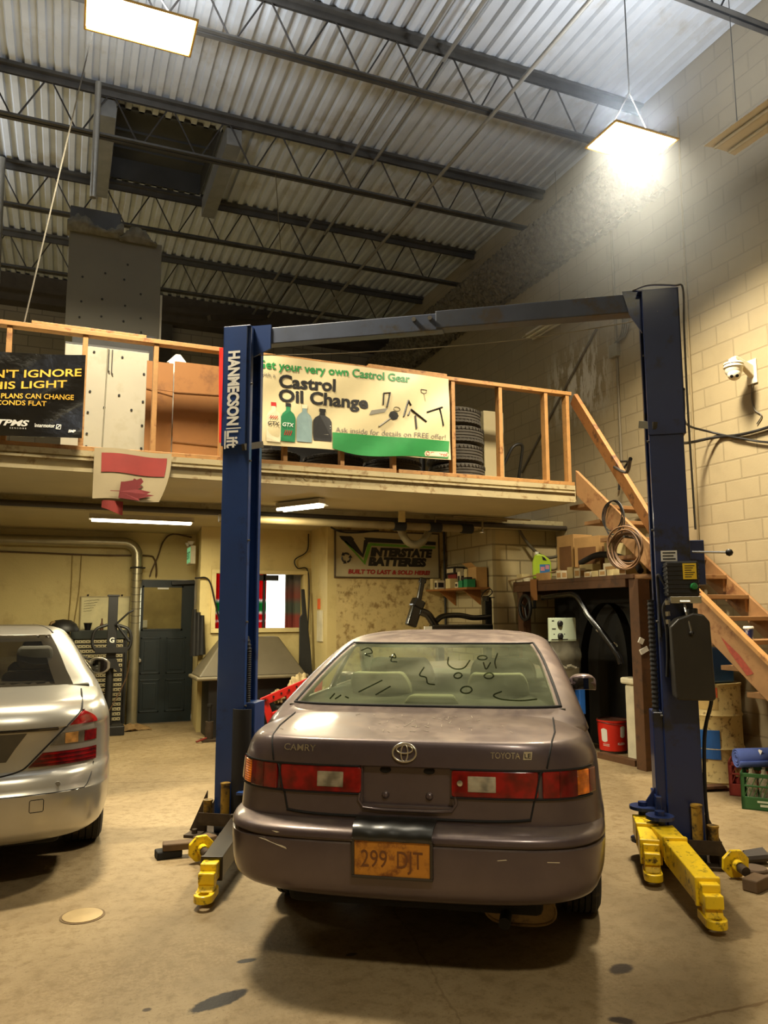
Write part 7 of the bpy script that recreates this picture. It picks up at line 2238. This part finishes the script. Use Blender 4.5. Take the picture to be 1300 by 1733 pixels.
m = MB()
m.grid(8, 6, lambda u, v: round_pail(-0.135 + 0.075 * u, 0.14 + 0.12 * v + 0.03 * math.sin(math.pi * u) * (v - 0.5)))
m.grid(8, 6, lambda u, v: round_pail(0.085 + 0.06 * u, 0.19 + 0.10 * v + 0.03 * math.sin(math.pi * u) * (v - 0.5)))
m.text('KLEEN', lambda x, z: round_pail(x, z), 0.036, x=0.055, y=0.10, bold=0.02, width=0.09)
for z in (0.085, 0.10):
    m.grid(6, 1, lambda u, v: round_pail(-0.12 + 0.08 * u, z + 0.005 * v))
m.build('white_print', M_white, pail)
m = MB()
m.tube([(5.80 + 0.176 * math.cos(t), 7.27 + 0.176 * math.sin(t), 0.345 - 0.02 * abs(math.sin(t))) for t in [R(150 + 6 * q) for q in range(30)]], 0.003, 5)
m.build('wire_handle', M_steel, pail)
# white bin behind the wood post
bn_ = thing('waste_bin', (5.74, 6.62, 0), 'white plastic bin with a lid, standing behind the wood post of the workbench', 'bin')
MB().box((5.60, 6.45, 0.0), (5.93, 6.80, 0.80)).build('body', mat('white plastic bin', (206, 198, 170), 0.5), bn_, bevel=0.03)
MB().box((5.57, 6.42, 0.80), (5.96, 6.83, 0.87)).build('lid', mat('bin lid', (216, 208, 178), 0.45), bn_, bevel=0.02)
tag(MB().box((5.72, 6.50, 0.88), (5.90, 6.70, 1.30)).build('blue_canister', mat('navy canister', (28, 48, 96), 0.45), bevel=0.02), 'blue canister standing on the white bin behind the wood post', 'canister')
tag(MB().beam((5.45, 7.05, 0.03), (5.49, 6.50, 0.03), 0.09, 0.06).build('timber_offcut', M_bench), 'rough timber offcut on the floor under the workbench', 'timber')

# ---- below the stairs
M_drum = mat('splattered cream drum', (206, 184, 124), 0.6, var=0.08, scale=3, dirt=((112, 88, 48), 0.30, 22))
dr = thing('drum', (5.76, 5.74, 0), 'paint-splattered cream drum under the stairs with a red lettered label', 'drum')
c = (5.76, 5.74, 0)
MB().lathe([(0.255, 0.0), (0.262, 0.015), (0.255, 0.03), (0.255, 0.29), (0.266, 0.31), (0.255, 0.33), (0.255, 0.59), (0.266, 0.61), (0.255, 0.63), (0.255, 0.87), (0.264, 0.885), (0.264, 0.90), (0.24, 0.895), (0.0, 0.895)], c, n=44).build('body', M_drum, dr, smooth=40)
A0 = math.atan2(-5.74, -5.76)
def on_drum(x, z, off=0.002):
    a = A0 + x / 0.257
    return (c[0] + (0.2555 + off) * math.cos(a), c[1] + (0.2555 + off) * math.sin(a), z)


MB().grid(10, 2, lambda u, v: on_drum(-0.20 + 0.25 * u, 0.775 + 0.09 * v)).build('red_label', mat('faded red label', (190, 84, 44), 0.6, var=0.2, scale=20), dr)
MB().text('OIL', lambda x, z: on_drum(x, z, 0.004), 0.05, x=-0.13, y=0.80, width=0.12, bold=0.02).build('label_lettering', mat('label red ink', (150, 30, 24), 0.6), dr)
MB().grid(10, 2, lambda u, v: on_drum(-0.20 + 0.25 * u, 0.665 + 0.10 * v)).build('paper_label', mat('cream label', (196, 168, 104), 0.7), dr)
MB().grid(10, 6, lambda u, v: on_drum(-0.17 + 0.22 * u, 0.22 + 0.26 * v, 0.008), thick=(0.004, 0.004, 0)).build('blue_panel', mat('blue plastic panel', (34, 88, 156), 0.4, var=0.12, scale=9), dr, bevel=0.003, label='blue square panel')
tag(MB().box((5.56, 5.58, 0.90), (5.90, 5.86, 1.22)).build('blue_tub', mat('blue tub', (30, 74, 130), 0.45), bevel=0.02), 'blue plastic tub on top of the cream drum under the stairs', 'tub')
for q, (a, b, l) in enumerate((((5.22, 5.52, 0.012), (5.52, 5.38, 0.012), 'flat board on the floor at the foot of the cream drum'), ((5.20, 5.42, 0.036), (5.46, 5.36, 0.036), 'short board lying across the flat one at the foot of the drum'))):
    tag(MB().beam(a, b, 0.10, 0.024).build('board', M_bench, bevel=0.003), l, 'board', 'boards by the drum')


def crate(c, rz, m, label, logo=None):
    t = thing('milk_crate', c, label, 'crate', 'milk crates by the stairs', rz=rz)
    T = Matrix.Translation(c) @ Matrix.Rotation(rz, 4, 'Z')
    s, h, w = 0.165, 0.28, 0.012
    b = MB(T).box((-s, -s, 0.0), (s, s, 0.012))
    for a in range(4):
        Q = Matrix.Rotation(a * math.pi / 2, 4, 'Z')
        for z0, z1 in ((0.0, 0.10), (0.175, 0.19), (0.25, h)):
            b.box((-s, -s, z0), (s, -s + w, z1), Q)
        b.box((-s, -s, 0), (-s + 0.03, -s + w, h), Q)
        b.box((s - 0.03, -s, 0), (s, -s + w, h), Q)
    b.build('shell', m, t, bevel=0.003)
    lt_ = MB(T)
    for a in range(4):
        Q = Matrix.Rotation(a * math.pi / 2, 4, 'Z')
        for q in range(9):
            x = -0.14 + q * 0.034
            for z0, z1 in ((0.10, 0.175),):
                lt_.beam(Q @ Vector((x, -s + 0.006, z0)), Q @ Vector((x + 0.03, -s + 0.006, z1)), 0.006, 0.006)
        for q in range(6):
            x = -0.13 + q * 0.05
            lt_.beam(Q @ Vector((x, -s + 0.006, 0.19)), Q @ Vector((x + 0.03, -s + 0.006, 0.25)), 0.006, 0.006)
    lt_.build('lattice', m, t)
    if logo:
        MB(T).box((-0.05, -s - 0.001, 0.060), (0.045, -s, 0.075)).box((-0.03, -s - 0.001, 0.030), (0.03, -s, 0.048)).build('worn_print', mat('crate print', (190, 196, 170), 0.6), t)
    return t, T


CRZ = math.atan2(-0.77, 0.63)
gC, gT = crate((5.31, 4.79, 0), CRZ, mat('green crate plastic', (42, 88, 44), 0.5, var=0.1), 'green milk crate of clear plastic scraps on the floor below the stairs', True)
rC, rT = crate((5.58, 5.17, 0), CRZ, mat('red crate plastic', (132, 44, 36), 0.5, var=0.1), 'red milk crate beside the green one on the floor below the stairs')
M_clear2 = glassy('clear scrap plastic', (0.9, 0.9, 0.86), 0.45, 0.1, dust=((196, 186, 160), 0.25, 0.6), dust_scale=20)
for q in range(6):
    a, b = (q % 3 - 1) * 0.09, (q // 3 - 0.5) * 0.14
    p = gT @ Vector((a, b * 0.9, 0.014))
    tag(MB().lathe([(0.035, 0), (0.037, 0.02), (0.037, 0.20), (0.03, 0.23), (0.014, 0.26), (0.014, 0.285), (0, 0.285)], p, n=16).build('plastic_bottle', M_clear2, smooth=40), 'empty clear plastic bottle in the green milk crate', 'bottle', 'bottles in the green crate')
rag(tuple(rT @ Vector((0.0, 0.0, 0.24))), (0.10, 0.10, 0.04), mat('wadded plastic', (190, 172, 130), 0.6, var=0.2), 'wad of crumpled cream plastic in the red milk crate', 8)
# blue rolled towel
rl2 = thing('rolled_mat', (5.42, 4.98, 0.28), 'blue rolled-up cloth with a white tab lying on the milk crates', 'roll')
M_bluec = mat('blue cloth', (84, 104, 176), 0.85, var=0.10, scale=6)
ax0, ax1 = Vector((5.20, 4.96, 0.365)), Vector((5.58, 4.80, 0.375))
d = (ax1 - ax0).normalized()
u_, v_ = d.cross(Vector((0, 0, 1))).normalized(), Vector((0, 0, 1))
sp_pts = [(0.018 + 0.064 * t / 30, 0.62 * t) for t in range(31)]
m = MB()
nn = len(sp_pts)
vs = []
for e in (ax0, ax1):
    for r_, a in sp_pts:
        vs.append(e + u_ * (r_ * math.cos(a)) + v_ * (r_ * math.sin(a)))
m.add(vs, [(i, i + 1, nn + i + 1, nn + i) for i in range(nn - 1)])
ro = m.build('cloth', M_bluec, rl2, smooth=60)
so = ro.modifiers.new('thickness', 'SOLIDIFY'); so.thickness = 0.010; so.offset = 0
tb_ = ax0.lerp(ax1, 0.55)
MB().beam(tb_ - u_ * 0.066 * 0 + Vector((-0.056, -0.030, 0.062)), tb_ + Vector((-0.078, -0.02, 0.018)) , 0.03, 0.004, up=(-0.7, -0.3, 0.6)).build('white_tab', M_white, rl2)
# paper cup on a tread
cp = thing('paper_cup', (5.50, 5.02, 1.322), 'blue and white paper coffee cup on a stair tread', 'cup')
cc = (5.50, 5.02, 1.322)
MB().lathe([(0.030, 0.0), (0.040, 0.095), (0.0, 0.095)], cc, n=24).build('body', mat('blue cup', (34, 52, 120), 0.45, dirt=((224, 220, 210), 0.42, 22)), cp, smooth=40)
MB().lathe([(0.043, 0.093), (0.044, 0.105), (0.038, 0.115), (0.0, 0.115)], cc, n=24).build('lid', M_white, cp, smooth=40)
m = MB().lathe([(0.0, 0), (0.012, 0.0008), (0.0, 0.001)], n=14, caps=False, M=Matrix.Translation((cc[0] - 0.026, cc[1] - 0.027, cc[2] + 0.055)) @ Matrix.Rotation(R(45), 4, 'Z') @ Matrix.Rotation(R(90), 4, 'X'))
m.build('logo', mat('cup brown logo', (150, 70, 40), 0.5), cp)

# ================================================================ on the block wall
cm = thing('dome_camera', (XR - 0.15, 5.35, 3.75), 'white dome camera on a bracket high on the block wall', 'security camera')
M_wplas = mat('white camera plastic', (222, 214, 190), 0.4, var=0.03)
MB().box((XR - 0.015, 5.22, 3.74), (XR, 5.34, 3.98)).build('wall_plate', M_wplas, cm, bevel=0.004)
MB().prism([(XR - 0.01, 3.80), (XR - 0.01, 3.92), (XR - 0.20, 3.985), (XR - 0.24, 3.985), (XR - 0.24, 3.955), (XR - 0.20, 3.945)], lambda x, z: (x, 5.25, z), lambda x, z: (x, 5.31, z)).build('arm', M_wplas, cm, bevel=0.008)
cen = (XR - 0.24, 5.28, 3.80)
MB().lathe([(0.04, 0.16), (0.045, 0.13), (0.085, 0.12), (0.092, 0.105), (0.085, 0.10), (0.088, 0.085), (0.092, 0.075), (0.082, 0.07), (0.078, 0.03), (0.06, 0.0), (0.0, -0.005)], cen, n=32, caps=False).build('housing', M_wplas, cm, smooth=40)
ball = MB().lathe([(0.062 * math.sin(math.pi * q / 12), -0.062 * math.cos(math.pi * q / 12)) for q in range(13)], (cen[0] - 0.012, cen[1] - 0.014, cen[2] + 0.005), n=26, caps=False).build('ball', M_wplas, cm, smooth=180)
tc = Vector((0, 0, EYE_H)) - Vector(cen)
tc.normalize()
tdn = (tc + Vector((0, 0, -0.35))).normalized()
sd_ = tdn.cross(Vector((0, 0, 1))).normalized()
for s in (-1, 1):
    p = Vector((cen[0] - 0.012, cen[1] - 0.014, cen[2] + 0.005)) + (tdn * 0.055 + sd_ * s * 0.024)
    MB().cyl(p, p + tdn * 0.008, 0.015, 16).build('lens', M_gap, ball)
cable('camera_cable', [(XR - 0.02, 5.27, 3.74), (XR - 0.012, 5.30, 3.6), (XR - 0.012, 5.27, 3.48), (XR - 0.012, 5.20, 3.41), (XR - 0.012, 5.26, 3.34)], 0.006, 'thin cable dropping from the dome camera to the wall cables', M_greycable)
cable('wall_cable', [(3.90, 4.02, 2.98), (4.7, 4.9, 3.05), (5.6, 5.75, 3.22), (6.0, 5.75, 3.31), (6.02, 5.35, 3.27), (6.02, 4.7, 3.30), (6.02, 3.6, 3.4)], 0.016, 'thick black cable from the lift post along the block wall, upper at the photo edge')
cable('wall_cable', [(3.92, 4.0, 3.10), (4.7, 4.8, 3.28), (5.6, 5.7, 3.40), (6.0, 5.80, 3.38), (6.02, 5.45, 3.24), (6.02, 5.0, 3.10), (6.02, 3.8, 2.85)], 0.011, 'thin black cable arching off the lift post and falling along the block wall')
cable('wall_cable', [(3.6, 4.2, 2.62), (4.4, 5.2, 2.75), (5.4, 6.6, 3.15), (6.0, 7.05, 3.30), (6.02, 7.2, 3.2), (6.02, 7.25, 3.0)], 0.014, 'black cable slung from the lift post to the block wall behind the stairs')
tag(MB().cyl((XR - 0.015, 6.02, 7.0), (XR - 0.015, 6.07, 2.1), 0.011, 6).build('wall_conduit', mat('thin conduit', (132, 116, 82), 0.6)), 'thin upright conduit on the block wall beside the lift post', 'conduit')
tag(MB().cyl((XR - 0.015, 7.2, 7.0), (XR - 0.015, 7.2, 3.1), 0.016, 6).build('wall_conduit', mat('wall conduit paint', (122, 112, 90), 0.6)), 'upright conduit on the block wall with a junction box, behind the lift beam', 'conduit')
jb2 = thing('junction_box', (XR - 0.03, 7.22, 4.62), 'small grey junction box with looped cables on the block wall', 'junction box')
MB().box((XR - 0.06, 7.15, 4.62), (XR, 7.29, 4.78)).build('box', mat('box grey', (140, 136, 120), 0.5), jb2, bevel=0.006)
m = MB()
for q in range(4):
    m.tube(curve_pts([(XR - 0.035, 7.22 - 0.02 * q, 4.78), (XR - 0.035, 7.10 - 0.04 * q, 4.85), (XR - 0.035, 7.05 - 0.03 * q, 5.05), (XR - 0.035, 7.15 - 0.03 * q, 5.22), (XR - 0.035, 7.24, 5.28)], 6), 0.010, 5)
m.build('looped_cable', M_greycable, jb2)

# ================================================================ things on the open floor
dv = thing('floor_cover', (0.165, 4.525, 0), 'round pale metal cover set in the floor in front of the silver saloon', 'floor cover')
MB().lathe([(0.10, 0), (0.10, 0.006), (0.092, 0.008), (0.0, 0.008)], (0.165, 4.525, 0), n=36).build('lid', mat('worn cover', (168, 146, 104), 0.5, 0.3), dv, smooth=30)
MB().lathe([(0.112, 0), (0.112, 0.003), (0.10, 0.003)], (0.165, 4.525, 0), n=36, caps=False).build('ring', mat('cover ring', (96, 76, 46), 0.7), dv)


def adapter(c, label, tilt=0.0):
    t = thing('lift_adapter', c, label, 'lift adapter', 'loose lift adapters', rz=tilt)
    T = Matrix.Translation(c) @ Matrix.Rotation(tilt, 4, 'Z') @ Matrix.Translation((0, 0, 0.085)) @ Matrix.Rotation(R(96), 4, 'X')
    MB(T).prism([(0.085 * math.cos(R(45 * q + 22)), 0.085 * math.sin(R(45 * q + 22))) for q in range(8)], lambda x, y: (x, y, -0.012), lambda x, y: (x, y, 0.012)).build('saddle_plate', M_yellow, t, bevel=0.004)
    MB(T).cyl((0, 0, 0.012), (0, 0, 0.06), 0.034, 18).build('collar', M_yellow, t, smooth=40)
    MB(T).cyl((0, 0, 0.06), (0, 0, 0.115), 0.027, 16).build('stud', M_greasy, t, smooth=40)
    return t


adapter((0.875, 5.17, 0.0), 'yellow eight-sided lift adapter on the floor by the post nearer the silver saloon', 0.2)
adapter((3.74, 3.62, 0.0), 'yellow eight-sided lift adapter on the floor at the foot of the power unit post', -0.3)
M_blk = mat('greasy block', (88, 68, 44), 0.8, var=0.25, scale=10)
def lump(c, s, rz, label, m=M_blk, nm='wood_block'):
    T = Matrix.Translation(c) @ Matrix.Rotation(rz, 4, 'Z')
    return tag(MB(T).box((-s[0] / 2, -s[1] / 2, 0), (s[0] / 2, s[1] / 2, s[2])).build(nm, m, bevel=0.008), label, 'block', 'blocks at the lift feet')


lump((3.70, 3.44, 0), (0.15, 0.09, 0.07), 0.3, 'greasy block on the floor in front of the adapter by the power unit post')
lump((0.70, 5.36, 0), (0.16, 0.10, 0.05), 0.1, 'low dark block on the floor beside the adapter, nearer the silver saloon', M_gap)
lump((0.76, 5.34, 0.05), (0.20, 0.09, 0.045), -0.1, 'rusty block stacked on the low dark one by the silver saloon')
lump((0.95, 5.46, 0), (0.13, 0.10, 0.08), 0.5, 'rusty block between the adapter and the blue post')
for c, r_, h, l in (((3.93, 3.66, 0), 0.075, 0.03, 'round rubber pad on the floor beside the lift foot, further from the camera'), ((3.90, 3.49, 0), 0.07, 0.022, 'round rubber pad lying flat on the floor, nearer the camera')):
    tag(MB().lathe([(r_, 0), (r_, h * 0.7), (r_ * 0.93, h), (0, h)], c, n=24).build('rubber_pad', mat('dusty rubber', (74, 58, 40), 0.8), smooth=30), l, 'pad', 'loose rubber pads')
MBp = MB()
for q in range(4):
    MBp.tube([(3.98 + 0.03 * q, 3.80 + 0.02 * q, 0.03), (4.12 + 0.02 * q, 3.72 + 0.03 * q, 0.05)], 0.028, 8)
tag(MBp.build('spacer', mat('dark greasy spacer', (48, 38, 28), 0.7, var=0.3)), 'heap of dark greasy spacers against the foot of the power unit post', 'spacer')
# hanging wires of the unlit lamp, wire near the block wall
tag(MB().cyl((XR - 0.16, 8.1, 5.5), (XR - 0.16, 8.1, 7.52), 0.004, 5).build('hanging_wire', M_greycable), 'thin wire from the roof to the unlit lamp on the block wall', 'wire')

# ================================================================ haze added to stand in for lens glow round the lamp
k = Nodes('haze')
k.n.remove(k.b)
vs_ = k.new('ShaderNodeVolumeScatter')
vs_.inputs['Color'].default_value = (0.84, 0.92, 1.0, 1)
vs_.inputs['Anisotropy'].default_value = 0.0
geo = k.new('ShaderNodeNewGeometry')
ds = k.new('ShaderNodeVectorMath', operation='DISTANCE')
ds.inputs[1].default_value = (4.7, 5.1, 5.85)
k.link(geo.outputs['Position'], ds.inputs[0])
f_ = k.math('SUBTRACT', 1.0, k.step(ds.outputs['Value'], 0.0, 2.3))
n_ = k.math('ADD', 0.55, k.math('MULTIPLY', k.noise(0.9, 2, 0.5, geo.outputs['Position']), 0.9))
k.link(k.math('MULTIPLY', k.math('MULTIPLY', f_, n_), 0.044), vs_.inputs['Density'])
k.link(vs_.outputs[0], k.out.inputs['Volume'])
hz = MB().box((2.7, 3.1, 3.75), (XR - 0.01, 7.1, 7.38)).build('haze', k.m)
tag(hz, 'pale haze added for the lens glow around the hanging lamp near the block wall', 'haze', kind='stuff')
